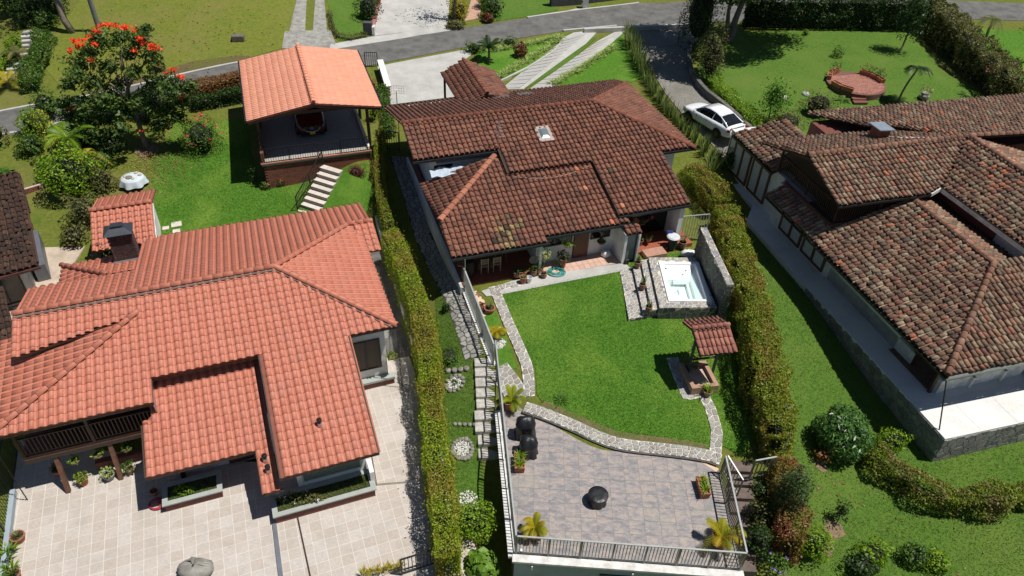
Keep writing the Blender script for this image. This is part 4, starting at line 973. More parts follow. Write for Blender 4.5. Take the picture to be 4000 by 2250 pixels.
def railing(name, label, p, q, hgt=1.0, n=None, top=None, bal=None, sp=.13, r=.012, posts=2, parent=None, cat='railing', pw=.05, group=None):
    """top and bottom rail, posts, single upright bars; p,q at floor level"""
    p, q = np.array(p, float), np.array(q, float); Lg = np.linalg.norm((q - p)[:2]); n = n or max(2, round(Lg / sp))
    o = parent or thing(name, label, cat, p, group); up = np.array([0, 0, 1.0]); top = top or M_RAILT; bal = bal or M_RAIL
    MB().bar(p + up * hgt, q + up * hgt, pw, .035).build('top_rail', top, o)
    MB().bar(p + up * .09, q + up * .09, .035, .03).build('bottom_rail', bal, o)
    for k in range(posts): c = p + (q - p) * k / max(1, posts - 1); MB().box(c + up * hgt / 2, (pw, pw, hgt - .02), math.atan2((q - p)[1], (q - p)[0])).build('post', bal, o)
    dz = q[2] - p[2]; ang = math.atan2((q - p)[1], (q - p)[0])
    me = None
    for k in range(1, n):
        c = p + (q - p) * k / n
        if me is None:
            mb = MB().box((0, 0, 0), (r * 2, r * 2, hgt - .12), 0); b_ = mk('baluster', np.array(mb.v) + ORG[o], mb.f, bal, o); me = b_.data
        else: b_ = bpy.data.objects.new('baluster', me); COL.objects.link(b_); b_.parent = o
        b_.location = V3(c + up * (hgt + .06) / 2 - ORG[o]); b_.rotation_euler = (0, 0, ang)
    return o
def beam(parent, p, q, w, h_, mat, name='beam'): return MB().bar(p, q, w, h_).build(name, mat, parent)

# ------------------------------------------------------------------ red roofed house (front left)
L = LR
red = thing('red_house', 'large house with new red concrete tile roof and tiled patio, front left', 'house', LR.w(-3, 24, ZP))
rf = Roof(red, .325, .36, M_RED, M_DECK_R, .66, .33, .15, ridge_r=.12, seed=3, lift=.02)
zr = 1.4 + .27 * (27.3 - 17.97); zm = lambda b: 1.4 + .27 * (b - 17.97)
rf.face(L, [(-10.3, 27.3), (-10.3, 25.4), (-5.8, 26.3), (-11.0, 22.14), (-5.5, 22.14), (-5.5, 23.18), (-1.48, 23.18), (-1.48, 17.97), (2.1, 17.97), (2.1, 23.18), (4.12, 23.18), (-.2, 27.3)], 1.4, (0, 17.97), 0, .27, tpoly=[(-10.3, 27.3), (-10.3, 25.3), (-6.1, 26.14), (-5.8, 26.3), (-11.0, 22.14), (-5.5, 22.14), (-5.5, 23.18), (-1.48, 23.18), (-1.48, 17.97), (2.1, 17.97), (2.1, 23.18), (4.12, 23.18), (-.2, 27.3)])
rf.face(L, [(-10.3, 27.3), (-.2, 27.3), (3.6, 31.1), (4.75, 31.0), (4.75, 34.1), (-6.1, 34.1), (-6.1, 29.95), (-10.3, 29.95)], zr, (0, 27.3), 0, -.27)
rf.face(L, [(-.2, 27.3), (4.15, 23.15), (4.15, 30.6), (3.65, 31.1)], zr, (-.2, 27.3), -.27, 0)
rf.face(L, [(3.85, 31.0), (3.85, 29.15), (4.8, 29.15), (4.8, 31.0)], zr - .27 * 3.7 + .04, (0, 31.0), 0, .27)
rf.face(L, [(-5.8, 26.3), (-11.0, 22.14), (-11.0, 26.95), (-5.9, 26.45)], zm(22.14), (-11.0, 22.14), .13, .105, run=(1, 0))
zl = lambda b: 1.1 + .27 * (b - 19.8)
rf.face(L, [(-6.08, 19.8), (-2.16, 19.8), (-2.16, 18.07), (-1.62, 18.07), (-1.62, 23.7), (-5.6, 23.7), (-5.75, 22.25), (-6.1, 21.9)], 1.1, (0, 19.8), 0, .27)
rf.face(L, [(-9.65, 33.1), (-7.5, 30.95), (-6.1, 30.95), (-6.1, 33.35)], 1.95, (0, 33.1), 0, -.27)
rf.face(L, [(-9.65, 33.1), (-9.65, 30.4), (-7.5, 30.4), (-7.5, 30.95)], 1.95, (-9.65, 0), .27, 0)
w = lambda a, b, z=0: L.w(a, b, z)
rf.ridge(w(-10.3, 27.3, zr + .05), w(-.2, 27.3, zr + .05)); rf.ridge(w(4.15, 23.15, zm(23.18) + .04), w(-.2, 27.3, zr + .05)); rf.ridge(w(3.6, 31.1, zr - 1.0), w(-.2, 27.3, zr + .05)); rf.ridge(w(3.6, 31.08, zr - .97), w(4.8, 31.0, zr - .95))
rf.ridge(w(-11.0, 22.14, zm(22.14) + .04), w(-5.8, 26.3, zm(26.3) + .05)); rf.ridge(w(-9.65, 33.1, 2.0), w(-7.4, 30.85, 2.6))
rf.done()
for a0, b0, a1, b1, z in ((-1.5, 17.93, 2.14, 17.93, 1.3), (2.1, 23.13, 4.2, 23.13, 2.72), (-6.1, 19.76, -2.16, 19.76, 1.0), (-2.2, 18.03, -1.5, 18.03, .53), (-11, 22.1, -5.5, 22.1, 2.42), (-5.5, 23.14, -1.5, 23.14, 2.7), (-6.1, 34.13, 4.8, 34.13, 1.98), (-10.3, 29.99, -6.1, 29.99, 3.1), (-9.7, 33.2, -6.1, 33.4, 1.82)): gutter(rf.roof, L, a0, b0 + (.1 if b0 < 24 else -.1), a1, b1 + (.1 if b0 < 24 else -.1), z - .03, M_WOOD, .09)
for a, b0, b1 in ((2.13, 17.97, 23.18), (-1.5, 17.97, 23.18)): beam(rf.roof, w(a, b0, zm(b0) - .06), w(a, b1, zm(b1) - .06), .05, .2, M_WOOD, 'fascia')
beam(rf.roof, w(4.17, 23.15, zm(23.18) - .12), w(4.17, 30.6, zm(23.18) - .12), .05, .14, M_WOOD, 'fascia')
beam(rf.roof, w(-10.3, 25.3, zm(25.3) - .08), w(-6.0, 26.2, zm(26.2) - .06), .05, .1, M_WOOD, 'fascia')
beam(rf.roof, w(-6.12, 19.8, 1.08), w(-6.12, 21.9, zl(21.9) - .03), .05, .2, M_WOOD, 'fascia')
# mortar beddings under the ridge
for P_, Q_ in ((w(-10.3, 27.16, zm(27.16) + .05), w(-.25, 27.16, zm(27.16) + .05)), (w(4.0, 23.15, zm(23.18) + .01), w(-.2, 27.18, zr + .0))): beam(rf.roof, P_ - np.array([0, 0, .0]), Q_, .2, .05, M_MORTAR, 'mortar')
for a0, a1, b0, b1, z0, z1 in ((-1.0, 1.7, 18.95, 26, -1.2, 1.42), (1.7, 3.7, 23.8, 31, -1.2, 2.7), (-5.4, -1.0, 21.4, 26, -1.2, 1.3), (-5.45, -1.5, 23.75, 27, 1.0, 2.7), (-10.2, -5.5, 23.7, 29.5, .8, 2.6), (-9.9, -5.5, 24.4, 29.5, -1.3, .8), (-5.6, 4.3, 26.5, 33.6, -1.2, 1.9), (-9.3, -6.3, 30.3, 32.9, -1.2, 1.75)): wbox(red, L, a0, a1, b0, b1, z0, z1, M_WHITE)
wbox(red, L, -5.35, -5.2, 21.2, 21.4, -1.1, 1.3, M_WOOD, 'post')
window(red, L, 2.15, 3.45, 23.8, .0, 1.75, M_WOOD, flat('brown_blind', (.085, .06, .045), .6), 2)
wbox(red, L, 1.75, 3.95, 23.45, 23.75, -.62, -.5, M_GSILL, 'sill'); wbox(red, L, 1.75, 3.9, 23.5, 23.75, -1.1, -.62, M_BRKW, 'brick_base')
window(red, L, -.8, 1.5, 18.95, -.35, 1.15, M_GSILL, flat('green_tile_wall', (.13, .17, .15), .4, var=.2, scale=10), 1, .08)
window(red, L, -3.5, -2.5, 21.4, -1.05, 1.05, M_WOODL, flat('bronze_screen', (.12, .085, .06), .5), 1, .09, name='door')
window(red, L, -5.1, -3.7, 21.4, -.2, 1.0, M_WOOD, M_GLASS, 1)
def planter(a0, a1, b0, b1, z1):
    mb = MB(); t = .2
    for q in ((a0, a1, b0, b0 + t), (a0, a1, b1 - t, b1), (a0, a0 + t, b0 + t, b1 - t), (a1 - t, a1, b0 + t, b1 - t)): lbox(mb, L, *q, z1 - .06, z1)
    o = mb.build('planter_rim', M_GSILL, red); lbox(MB(), L, a0 + .06, a1 - .06, b0 + .06, b1 - .06, ZP, z1 - .1).build('planter_wall', M_BRKW, red)
    lbox(MB(), L, a0 + t, a1 - t, b0 + t, b1 - t, z1 - .12, z1 - .07).build('soil', M_SOIL, red); return o
planter(-2.1, 1.85, 17.85, 18.92, -.62); planter(-6.0, -3.8, 19.75, 20.85, -.66)
# balcony
wbox(red, L, -10.5, -5.6, 22.45, 23.7, .72, .86, M_WOODL, 'balcony_floor')
railing('', '', w(-10.45, 22.5, .86), w(-5.65, 22.5, .86), .95, None, M_WOOD, M_WOOD, .14, .02, 3, red, pw=.09)  # rails take the darker wood to stand in for the eave's shade
for a in (-10.4, -8.0, -5.7): beam(red, w(a, 22.5, .86), w(a, 22.5, 2.35), .12, .12, M_WOOD, 'post')
for a in (-9.5, -7.6): beam(red, w(a, 22.0, ZP), w(a, 22.6, .75), .16, .16, M_WOODL, 'post')
wbox(red, L, -10.45, -5.6, 22.38, 22.5, .55, .74, M_WOOD, 'beam')  # beam also in darker wood, eave shade put into its colour
wbox(red, L, -8.5, -6.0, 22.75, 23.0, ZP, ZP + .38, M_BRKW, 'low_wall')
window(red, L, -9.6, -6.2, 23.7, .95, 2.3, M_WOOD, M_GLASS, 4)
wbox(red, L, 1.72, 1.9, 18.3, 18.95, -1.1, -.1, M_WHITE, 'pier')
# chimney: every brick a piece of its own
c0 = (-7.25, -6.2, 32.3, 33.0); ch = wbox(red, L, c0[0] + .03, c0[1] - .03, c0[2] + .03, c0[3] - .03, 1.6, 3.7, M_JOINT, 'chimney')
brk = None
def brick(o, c, rz, size, mat, cache={}):
    k = (mat.name, size)
    if k not in cache:
        mb = MB().box((0, 0, 0), size); me = bpy.data.meshes.new('brick'); me.from_pydata(mb.v, [], mb.f); me.materials.append(mat)
        a_ = me.attributes.new('ind', 'FLOAT', 'FACE'); a_.data.foreach_set('value', np.ones(6, np.float32)); cache[k] = me
    b_ = bpy.data.objects.new('brick', cache[k]); COL.objects.link(b_); b_.parent = o; b_.location = V3(np.array(c) - ORG[o]); b_.rotation_euler = (0, 0, rz)
for r_ in range(19):
    z = 1.75 + r_ * .102
    for k in range(5): brick(ch, w(c0[0] + .105 + (k + (.5 if r_ % 2 else 0)) * .207 * (.9 if r_ % 2 else 1), c0[2] + .04, z), L.rz, (.19, .09, .085), M_BRICKD)
    for k in range(3): brick(ch, w(c0[1] - .04, c0[2] + .16 + (k + (.3 if r_ % 2 else 0)) * .21, z), L.rz + math.pi / 2, (.19, .09, .085), M_BRICKD)
cap = MB(); a0, a1, b0, b1 = c0[0] - .12, c0[1] + .1, c0[2] - .12, c0[3] + .12
cap.add([w(a0, b0, 3.72), w(a1, b0, 3.72), w(a1, b1, 3.72), w(a0, b1, 3.72), w(a0 + .3, b0 + .28, 3.95), w(a1 - .3, b0 + .28, 3.95), w(a1 - .3, b1 - .28, 3.95), w(a0 + .3, b1 - .28, 3.95)], [(0, 1, 5, 4), (1, 2, 6, 5), (2, 3, 7, 6), (3, 0, 4, 7), (4, 5, 6, 7), (3, 2, 1, 0)])
lbox(cap, L, a0 + .38, a1 - .38, b0 + .3, b1 - .3, 3.98, 4.06); cap.build('chimney_cap', flat('lead_cap', (.055, .062, .075), .45, .4), ch)
beam(red, w(-7.3, 32.2, 1.98 + .25), w(-6.1, 32.2, 2.0 + .25), .12, .12, M_ALU, 'flashing'); beam(red, w(-5.52, 22.2, 2.1), w(-5.6, 23.3, 2.4), .05, .5, M_ALU, 'flashing')
for a, b, zz in ((.25, 19.6, zm(19.6)), (-1.95, 19.3, zl(19.3)), (-1.9, 18.85, zl(18.85))):
    v_ = MB().lathe([(.07, 0), (.07, .26), (.1, .26), (.1, .36), (.06, .4)], w(a, b, zz), 12).build('vent_pipe', M_BLACK, red); MB().lathe([(.11, .0), (.075, .14)], w(a, b, zz + .03), 10).build('flashing', M_ALU, v_)

# ------------------------------------------------------------------ small red roofed shed
shed = thing('garden_shed', 'small shed with gabled red tile roof behind the brick chimney', 'shed', LR.w(-6.9, 36, 0))
rs = Roof(shed, .3, .36, M_RED, M_DECK_R, .66, .34, .1, ridge_r=.12, seed=5)
rs.face(L, [(-8.35, 33.6), (-5.5, 33.6), (-5.5, 36.1), (-8.35, 36.1)], 2.9, (0, 36.1), 0, .3); rs.face(L, [(-8.35, 36.1), (-5.5, 36.1), (-5.5, 38.6), (-8.35, 38.6)], 2.9, (0, 36.1), 0, -.3)
rs.ridge(w(-8.35, 36.1, 2.95), w(-5.5, 36.1, 2.95), .36); rs.done(); gutter(rs.roof, L, -8.4, 38.65, -5.5, 38.65, 2.08, M_WOOD, .08)
wbox(shed, L, -8.0, -5.75, 34.0, 38.2, -.3, 2.05, M_WHITE); beam(shed, w(-5.45, 33.7, 2.1), w(-5.45, 36.1, 2.8), .04, .12, M_WHITE_OLD, 'fascia')
beam(shed, w(-5.42, 33.8, 2.0), w(-5.42, 33.8, -.1), .07, .07, M_PLASTIC, 'downpipe')

# ------------------------------------------------------------------ open garage on its brick base
gar = thing('open_garage', 'open garage with salmon tile gable roof on a brick base', 'garage', LG.w(2, 44, .4)); L = LG
rg_ = Roof(gar, .235, .40, M_GAR, M_DECK_R, .7, .13, .25, ridge_r=.13, seed=8, lift=.016); sg = .17; zg = 4.7 + sg * 3.77
rg_.face(L, [(-1.55, 40.15), (2.22, 40.15), (2.22, 48.9), (-1.55, 48.9)], 4.7, (-1.55, 0), sg, 0); rg_.face(L, [(2.22, 40.15), (6.0, 40.15), (6.0, 48.9), (2.22, 48.9)], zg, (2.22, 0), -sg, 0)
rg_.ridge(L.w(2.22, 40.1, zg + .05), L.w(2.22, 48.95, zg + .05)); rg_.done()
for a in (-1.6, 6.05): gutter(rg_.roof, L, a, 40.15, a, 48.9, 4.66, M_BLACK, .09)
for b in (40.2, 48.8):
    beam(gar, L.w(-1.5, b, 4.56), L.w(2.22, b, zg - .16), .06, .18, M_WOOD); beam(gar, L.w(2.22, b, zg - .16), L.w(5.95, b, 4.56), .06, .18, M_WOOD)
beam(gar, L.w(-1.1, 40.9, 4.55), L.w(5.6, 40.9, 4.55), .12, .2, M_WOOD); beam(gar, L.w(2.22, 40.3, zg - .2), L.w(2.22, 48.7, zg - .2), .1, .16, M_WOOD)
for a in (-1.0, 5.25):
    for b in (41.0, 44.6, 48.4): beam(gar, L.w(a, b, 1.9), L.w(a, b, 4.5), .16, .16, M_WOOD, 'post')
wbox(gar, L, -1.2, 5.15, 40.0, 48.9, 1.86, 1.99, flat('garage_floor', (.36, .345, .32), .85, var=.12, scale=4), 'floor')
wbox(gar, L, -1.15, 5.1, 40.06, 48.8, -.2, 1.86, flat('garage_base_joint', (.10, .05, .038), .95), 'base_wall')
for r_ in range(16):
    for k in range(25):
        aa = -1.0 + (k + (.5 if r_ % 2 else 0)) * .25
        if aa < 5.0: brick(gar, L.w(aa, 40.05, .35 + r_ * .095), L.rz, (.235, .04, .08), M_BRICKR)
wbox(gar, L, -1.25, 5.15, 39.95, 40.15, 1.99, 2.06, pieces('salmon_kerb', [(.5, .24, .15), (.55, .3, .2)], .85), 'kerb')
wbox(gar, L, -1.2, -1.0, 40.2, 48.7, 1.99, 2.6, M_BRKW, 'side_wall')
for b in np.arange(41.5, 48.6, 1.4): wbox(gar, L, -1.16, -1.06, b, b + .1, 2.6, 3.5, M_WOOD, 'fence_post')
for z in (2.85, 3.15, 3.45): beam(gar, L.w(-1.1, 40.4, z), L.w(-1.1, 48.6, z), .04, .1, M_WOODL, 'fence_rail')
wbox(gar, L, 5.0, 5.15, 40.2, 47.0, 1.99, 2.2, M_WHITE_OLD, 'side_wall')
railing('garage_railing', 'long black metal railing along the front of the open garage', L.w(-1.2, 40.02, 2.0), L.w(2.0, 40.02, 2.0), .95, None, M_BLACK, M_BLACK, .14, .011, 3)
railing('garage_railing', 'short black metal railing at the garage front, right of its stair gate', L.w(3.4, 40.02, 2.0), L.w(5.1, 40.02, 2.0), .95, None, M_BLACK, M_BLACK, .14, .011, 2)
railing('stair_gate', 'black metal gate at the top of the cream garage stairs', L.w(2.08, 40.02, 1.9), L.w(3.32, 40.02, 1.9), .95, None, M_BLACK, M_BLACK, .14, .011, 2, cat='gate')
# stairs from the garage down to the back lawn
gs = thing('garden_steps', 'cream tiled stairs running down from the open garage to the lawn', 'stairs', at(1250, 720, .6)); T0, T1 = at(1300, 655, 1.72), at(1200, 835, .1)
dh = np.array([*(T1 - T0)[:2], 0]); dl = np.linalg.norm(dh); dh /= dl; sdh = np.array([-dh[1], dh[0], 0]); N_ = 8
for i in range(N_):
    c = T0 + dh * dl * (i + .5) / N_; z = T0[2] + (T1[2] - T0[2]) * i / (N_ - 1); hw = .7
    st_ = MB().prism([c - dh * dl / N_ * .5 - sdh * hw, c - dh * dl / N_ * .5 + sdh * hw, c + dh * dl / N_ * .5 + sdh * hw, c + dh * dl / N_ * .5 - sdh * hw], -.3, z - .012).build('step', flat('step_riser', (.33, .28, .23), .85), gs)
    for k in (-1, 0, 1):
        m0 = c + sdh * hw * .667 * k; e = dl / N_ * .5 + .02; MB().prism([m0 - dh * e - sdh * hw * .325, m0 - dh * e + sdh * hw * .325, m0 + dh * e + sdh * hw * .325, m0 + dh * e - sdh * hw * .325], z - .012, z + .012).build('tile', M_STEP, st_, ind=True)
bk_ = [T0 + sdh * .7, T1 + sdh * .7]; rows_ = []
for k in range(9):
    t_ = k / 8; e_ = bk_[0] + (bk_[1] - bk_[0]) * t_; e2 = e_ + sdh * (1.9 - .5 * t_)
    rows_ += [e_ - np.array([0, 0, .06]), e_ + sdh * .9 - np.array([0, 0, .16]), np.array([e2[0], e2[1], min(e_[2] - .2, g(e2[0], e2[1]) + .9)]), np.array([e2[0] + sdh[0] * .5, e2[1] + sdh[1] * .5, g(e2[0], e2[1]) - .2])]
mk('grass_bank', rows_, [(4 * k + q, 4 * k + q + 1, 4 * k + q + 5, 4 * k + q + 4) for k in range(8) for q in range(3)], M_LAWN, smooth=True)['kind'] = 'structure'
railing('stair_railing', 'black metal railing sloping down beside the cream garage stairs', T0 + sdh * -.66, T1 + sdh * -.66 + np.array([0, 0, .05]), .9, None, M_BLACK, M_BLACK, .13, .011, 3)

# ------------------------------------------------------------------ middle house with aged clay roof
mid = thing('clay_roof_house', 'white house with weathered brown clay tile roof and skylight, in the middle', 'house', LM.w(13, 32, .6)); L = LM; w = lambda a, b, z=0: LM.w(a, b, z)
rm = Roof(mid, .275, .35, M_MID, M_DECK_D, .78, .46, 1.0, ridge_mat=M_RIDGE_MID, ridge_r=.12, seed=11, lift=.055)
zf_ = lambda b: 3.2 + .3 * (b - 27.93); zR = zf_(35.94)
rm.face(L, [(6.4, 33.29), (11, 33.29), (11, 31.62), (15.85, 31.62), (15.85, 27.93), (19.9, 27.93), (19.9, 31.62), (21.9, 31.62), (17.55, 35.94), (6.4, 35.94)], 3.2, (0, 27.93), 0, .3)
rm.face(L, [(6.4, 35.94), (17.55, 35.94), (22, 40.4), (22, 42.0), (6.4, 41.6)], zR, (0, 35.94), 0, -.3)
rm.face(L, [(17.55, 35.94), (22, 31.5), (22, 40.4)], zR, (17.55, 0), -.3, 0)
zq = lambda b: 2.8 + .3 * (b - 27.25)
rm.face(L, [(6.85, 27.25), (11.65, 27.25), (11.65, 27.58), (16.3, 27.58), (16.3, 27.85), (15.75, 27.85), (15.75, 32.4), (11.2, 32.4), (10.65, 33.0), (6.78, 29.5)], 2.8, (0, 27.25), 0, .3)
rm.face(L, [(6.78, 29.5), (10.65, 33.0), (6.62, 33.1)], zq(29.5), (6.78, 0), .27, 0)
rm.face(L, [(15.9, 26.95), (16.75, 26.95), (16.75, 27.5), (15.9, 27.5)], 2.62, (0, 26.95), 0, .3)
# entry porch at the back
rm.face(L, [(10.85, 40.4), (12.55, 40.4), (12.55, 45.9), (10.85, 45.3)], 4.05, (10.85, 0), .32, 0); rm.face(L, [(12.55, 40.4), (14.3, 40.4), (14.3, 45.0), (12.55, 45.9)], 4.05 + .32 * 1.7, (12.55, 0), -.32, 0)
rm.special = [(1925, 855, 2050, 985, .55, M_LICHEN), (2380, 800, 2480, 900, .08, M_ORANGE), (1700, 600, 2500, 900, .012, M_LICHEN), (2240, 655, 2330, 760, .07, M_ORANGE)]
rm.ridge(w(6.4, 35.94, zR + .03), w(17.55, 35.94, zR + .03), .4); rm.ridge(w(22, 31.5, zR - 1.3), w(17.55, 35.94, zR + .03), .4); rm.ridge(w(22, 40.4, zR - 1.3), w(17.55, 35.94, zR + .03), .4); rm.ridge(w(12.55, 40.4, 4.64), w(12.55, 45.9, 4.64), .4)
rm.done()
# broad new hip of orange tiles on the low roof
P_, Q_ = w(6.78, 29.45, zq(29.5) + .06), w(10.7, 33.05, zq(33.05) + .08); k_ = 13
for i in range(k_):
    a_, b_ = P_ + (Q_ - P_) * i / k_, P_ + (Q_ - P_) * (i + 1.12) / k_; d_ = (b_ - a_) / np.linalg.norm(b_ - a_); s2 = np.cross(d_, (0, 0, 1)); s2 /= np.linalg.norm(s2); u2 = np.cross(s2, d_)
    v = [];
    for e, rr in ((a_ + u2 * .02, .17), (b_, .15)): v += [e + s2 * rr * math.cos(math.pi * t / 6) + u2 * rr * .75 * math.sin(math.pi * t / 6) for t in range(7)]
    mk('hip_tile', v, [(t + 1, t, 7 + t, 8 + t) for t in range(6)] + [tuple(range(7))], M_HIP_NEW, rm.roof, smooth=False, ind=True)
for a0, b0, a1, b1, z in ((15.8, 27.88, 19.95, 27.88, 3.1), (6.8, 27.2, 11.7, 27.2, 2.7), (11.7, 27.53, 16.4, 27.53, 2.8), (6.35, 33.24, 11.0, 33.24, 4.7), (19.9, 31.57, 22.0, 31.57, 4.2), (6.4, 41.68, 14.0, 41.87, zR - 1.66)): gutter(rm.roof, L, a0, b0, a1, b1, z)
beam(rm.roof, w(6.82, 27.3, 2.72), w(6.78, 29.5, 3.38), .06, .16, M_WOOD, 'fascia'); beam(rm.roof, w(22.05, 31.5, 4.18), w(22.05, 40.4, 4.18), .06, .14, M_WOOD, 'fascia')
for a, b0, b1 in ((15.82, 27.93, 31.6), (10.97, 31.62, 33.3), (19.93, 27.93, 31.6)): beam(rm.roof, w(a, b0, zf_(b0) - .05), w(a, b1, zf_(b1) - .05), .05, .2, M_WOOD, 'fascia')
for a0, a1, b0, b1, z0, z1 in ((11.5, 15.85, 28.25, 33, .4, 2.85), (16.2, 19.6, 29.2, 36, .4, 3.35), (7.75, 11.5, 31.2, 33.8, .4, 3.35), (7.75, 21.2, 33.9, 41.2, .4, 4.1), (19.4, 21.2, 32.2, 36, .4, 4.2)): wbox(mid, L, a0, a1, b0, b1, z0, z1, M_WHITE)
wbox(mid, L, 7.3, 16.0, 27.5, 31.2, .3, .735, M_REDFLOOR, 'porch_floor')
pf = wbox(mid, L, 11.4, 16.4, 27.12, 28.25, .3, .742, M_JOINT, 'pink_floor')
for i in range(16):
    for j in range(3): MB().prism([w(11.43 + i * .31, 27.15 + j * .36)[:2], w(11.72 + i * .31, 27.15 + j * .36)[:2], w(11.72 + i * .31, 27.49 + j * .36)[:2], w(11.43 + i * .31, 27.49 + j * .36)[:2]], .7, .756).build('tile', M_PINKT, pf, ind=True)
wbox(mid, L, 16.4, 20.4, 27.6, 29.2, .2, .8, M_REDFLOOR, 'porch_floor')
wbox(mid, L, 17.3, 18.5, 26.95, 27.6, .4, .95, flat('brick_step', (.40, .22, .16), .85), 'step')
# front openings
window(mid, L, 11.7, 13.45, 28.25, 1.75, 2.75, M_WOOD, M_GLASS, 2); window(mid, L, 14.5, 15.6, 28.25, 1.75, 2.75, M_WOOD, M_GLASS, 1)
dr = wbox(mid, L, 13.55, 14.4, 28.17, 28.25, .75, 2.75, M_WOOD, 'door')
for k in range(7): wbox(dr, L, 13.57 + k * .118, 13.57 + k * .118 + .105, 28.14, 28.17, .78, 2.72, M_WOODL, 'plank')
wbox(mid, L, 15.85, 16.0, 27.0, 28.3, .5, 2.6, M_WHITE, 'pier'); wbox(mid, L, 16.62, 16.72, 26.95, 27.5, .5, 2.5, M_WHITE_OLD, 'pier')
window(mid, L, 16.0, 16.62, 27.15, .75, 2.55, M_BLACK, flat('grey_door', (.16, .18, .18), .4), 1, .06, name='door')
window(mid, L, 16.35, 19.5, 29.2, .85, 3.1, M_BLACK, M_GLASS, 3, .08); wbox(mid, L, 19.45, 19.7, 27.95, 29.2, .6, 3.1, M_WHITE, 'pier')
window(mid, L, 7.6, 8.6, 33.9, 3.55, 4.0, M_WOOD, M_GLASS, 1); 
lw = MB(); lw.bar(w(7.22, 27.0, .55), w(7.22, 39.6, .95), .14, 1.1); lw.build('side_parapet', M_WHITE, mid); lw = MB(); lw.bar(w(7.44, 27.05, 1.08), w(7.44, 39.6, 1.48), .3, .06); lw.build('parapet_cap', flat('oxide_cap', (.20, .065, .045), .7), mid)
for a, b in ((7.45, 27.42), (11.45, 27.45)): beam(mid, w(a, b, .7), w(a, b, 2.75), .13, .13, M_BLACK if a < 8 else M_WHITE, 'post')
wbox(mid, L, 10.7, 11.5, 31.0, 31.2, .7, 2.6, M_WOOD, 'door')
# skylight and roof plastic
zk = lambda b: zf_(b) + .14
sk = MB(); lbox(sk, L, 0, 0.001, 0, .001, 0, .001); sk = MB().slab([w(13.38, 33.3, zk(33.3)), w(14.22, 33.3, zk(33.3)), w(14.22, 34.4, zk(34.4)), w(13.38, 34.4, zk(34.4))], .14).build('skylight', flat('skylight_frame', (.36, .30, .27), .5), mid)
mk('pane', [w(13.55, 33.5, zk(33.5) + .01), w(14.05, 33.5, zk(33.5) + .01), w(14.05, 34.2, zk(34.2) + .01), w(13.55, 34.2, zk(34.2) + .01), w(13.68, 33.65, zk(33.65) + .07), w(13.92, 33.65, zk(33.65) + .07), w(13.92, 34.05, zk(34.05) + .07), w(13.68, 34.05, zk(34.05) + .07)], [(0, 1, 5, 4), (1, 2, 6, 5), (2, 3, 7, 6), (3, 0, 4, 7), (4, 5, 6, 7)], flat('skylight_glass', (.13, .17, .18), .35), sk)
zb_ = lambda b: zR - .3 * (b - 35.94) + .13
for a in (13.0, 14.6): MB().slab([w(a, 40.1, zb_(40.1)), w(a + .9, 40.1, zb_(40.1)), w(a + .9, 40.9, zb_(40.9)), w(a, 40.9, zb_(40.9))], .12).build('skylight', flat('skylight_glass', (.13, .17, .18), .35), mid)
for a, b in ((11.0, 44.9), (14.1, 44.6), (11.0, 41.0)): beam(mid, w(a, b, 1.5), w(a, b, 4.0), .14, .14, M_WOOD, 'post')
beam(mid, w(10.95, 40.5, 3.95), w(10.95, 45.2, 3.95), .05, .12, M_GUT, 'gutter')
# ------------------------------------------------------------------ right house with old mottled clay roofs
old = thing('mottled_roof_house', 'rambling white house with several mottled old clay tile roofs, at the right', 'house', LX.w(29, 24, .4)); L = LX; w = lambda a, b, z=0: LX.w(a, b, z)
ro_ = Roof(old, .265, .34, M_OLD, M_DECK_D, .8, .46, 1.8, ridge_mat=M_RIDGE_OLD, ridge_r=.14, seed=21, lift=.06)
ro_.face(L, [(23.15, 15.16), (28.5, 19.43), (28.5, 25.0), (24.2, 25.0), (23.15, 24.35)], 3.0, (23.15, 0), .3, 0)
ro_.face(L, [(28.5, 19.43), (30.65, 17.3), (30.65, 25.0), (28.5, 25.0)], 4.605, (28.5, 0), -.3, 0)
ro_.ridge(w(28.5, 19.43, 4.64), w(28.5, 25.0, 4.64))
ro_.face(L, [(23.15, 15.16), (36, 15.0), (36, 19.43), (28.5, 19.43)], 3.0, (0, 15.16), 0, .384)
ro_.face(L, [(23.18, 24.35), (24.2, 25.0), (24.2, 29.2), (23.18, 29.2)], 3.0, (23.18, 0), .45, 0)
zu = lambda b: 5.0 + .32 * (b - 24.7)
ro_.face(L, [(23.97, 24.7), (29.3, 24.7), (30.3, 25.1), (33.8, 27.85), (23.9, 27.85)], 5.0, (0, 24.7), 0, .32)
ro_.face(L, [(30.3, 25.1), (30.42, 14.5), (33.6, 14.5), (33.75, 27.8)], 5.0, (30.35, 0), .3, 0)
ro_.face(L, [(33.75, 27.8), (33.6, 14.5), (39, 14.5), (39, 27.6)], 6.03, (33.7, 0), -.3, 0)
ro_.face(L, [(23.9, 27.85), (33.8, 27.85), (33.8, 29.4), (31.2, 30.6), (26.8, 31.3), (23.6, 31.3)], zu(27.85), (0, 27.85), 0, -.3)
ro_.face(L, [(24.35, 30.6), (27.3, 30.6), (27.3, 34.7), (24.35, 35.2)], 3.4, (24.35, 0), .33, 0)
ro_.face(L, [(28.15, 34.0), (29.9, 31.2), (31.4, 30.5), (33.8, 27.85), (43.5, 26.5), (43.5, 33.2)], 5.0, (0, 34.0), 0, -.16)
ro_.special = [(3150, 430, 3950, 560, .03, M_ORANGE), (3480, 440, 3700, 540, .06, M_ORANGE), (3820, 540, 4000, 760, .1, M_ORANGE), (3000, 560, 3700, 1400, .01, M_ORANGE)]
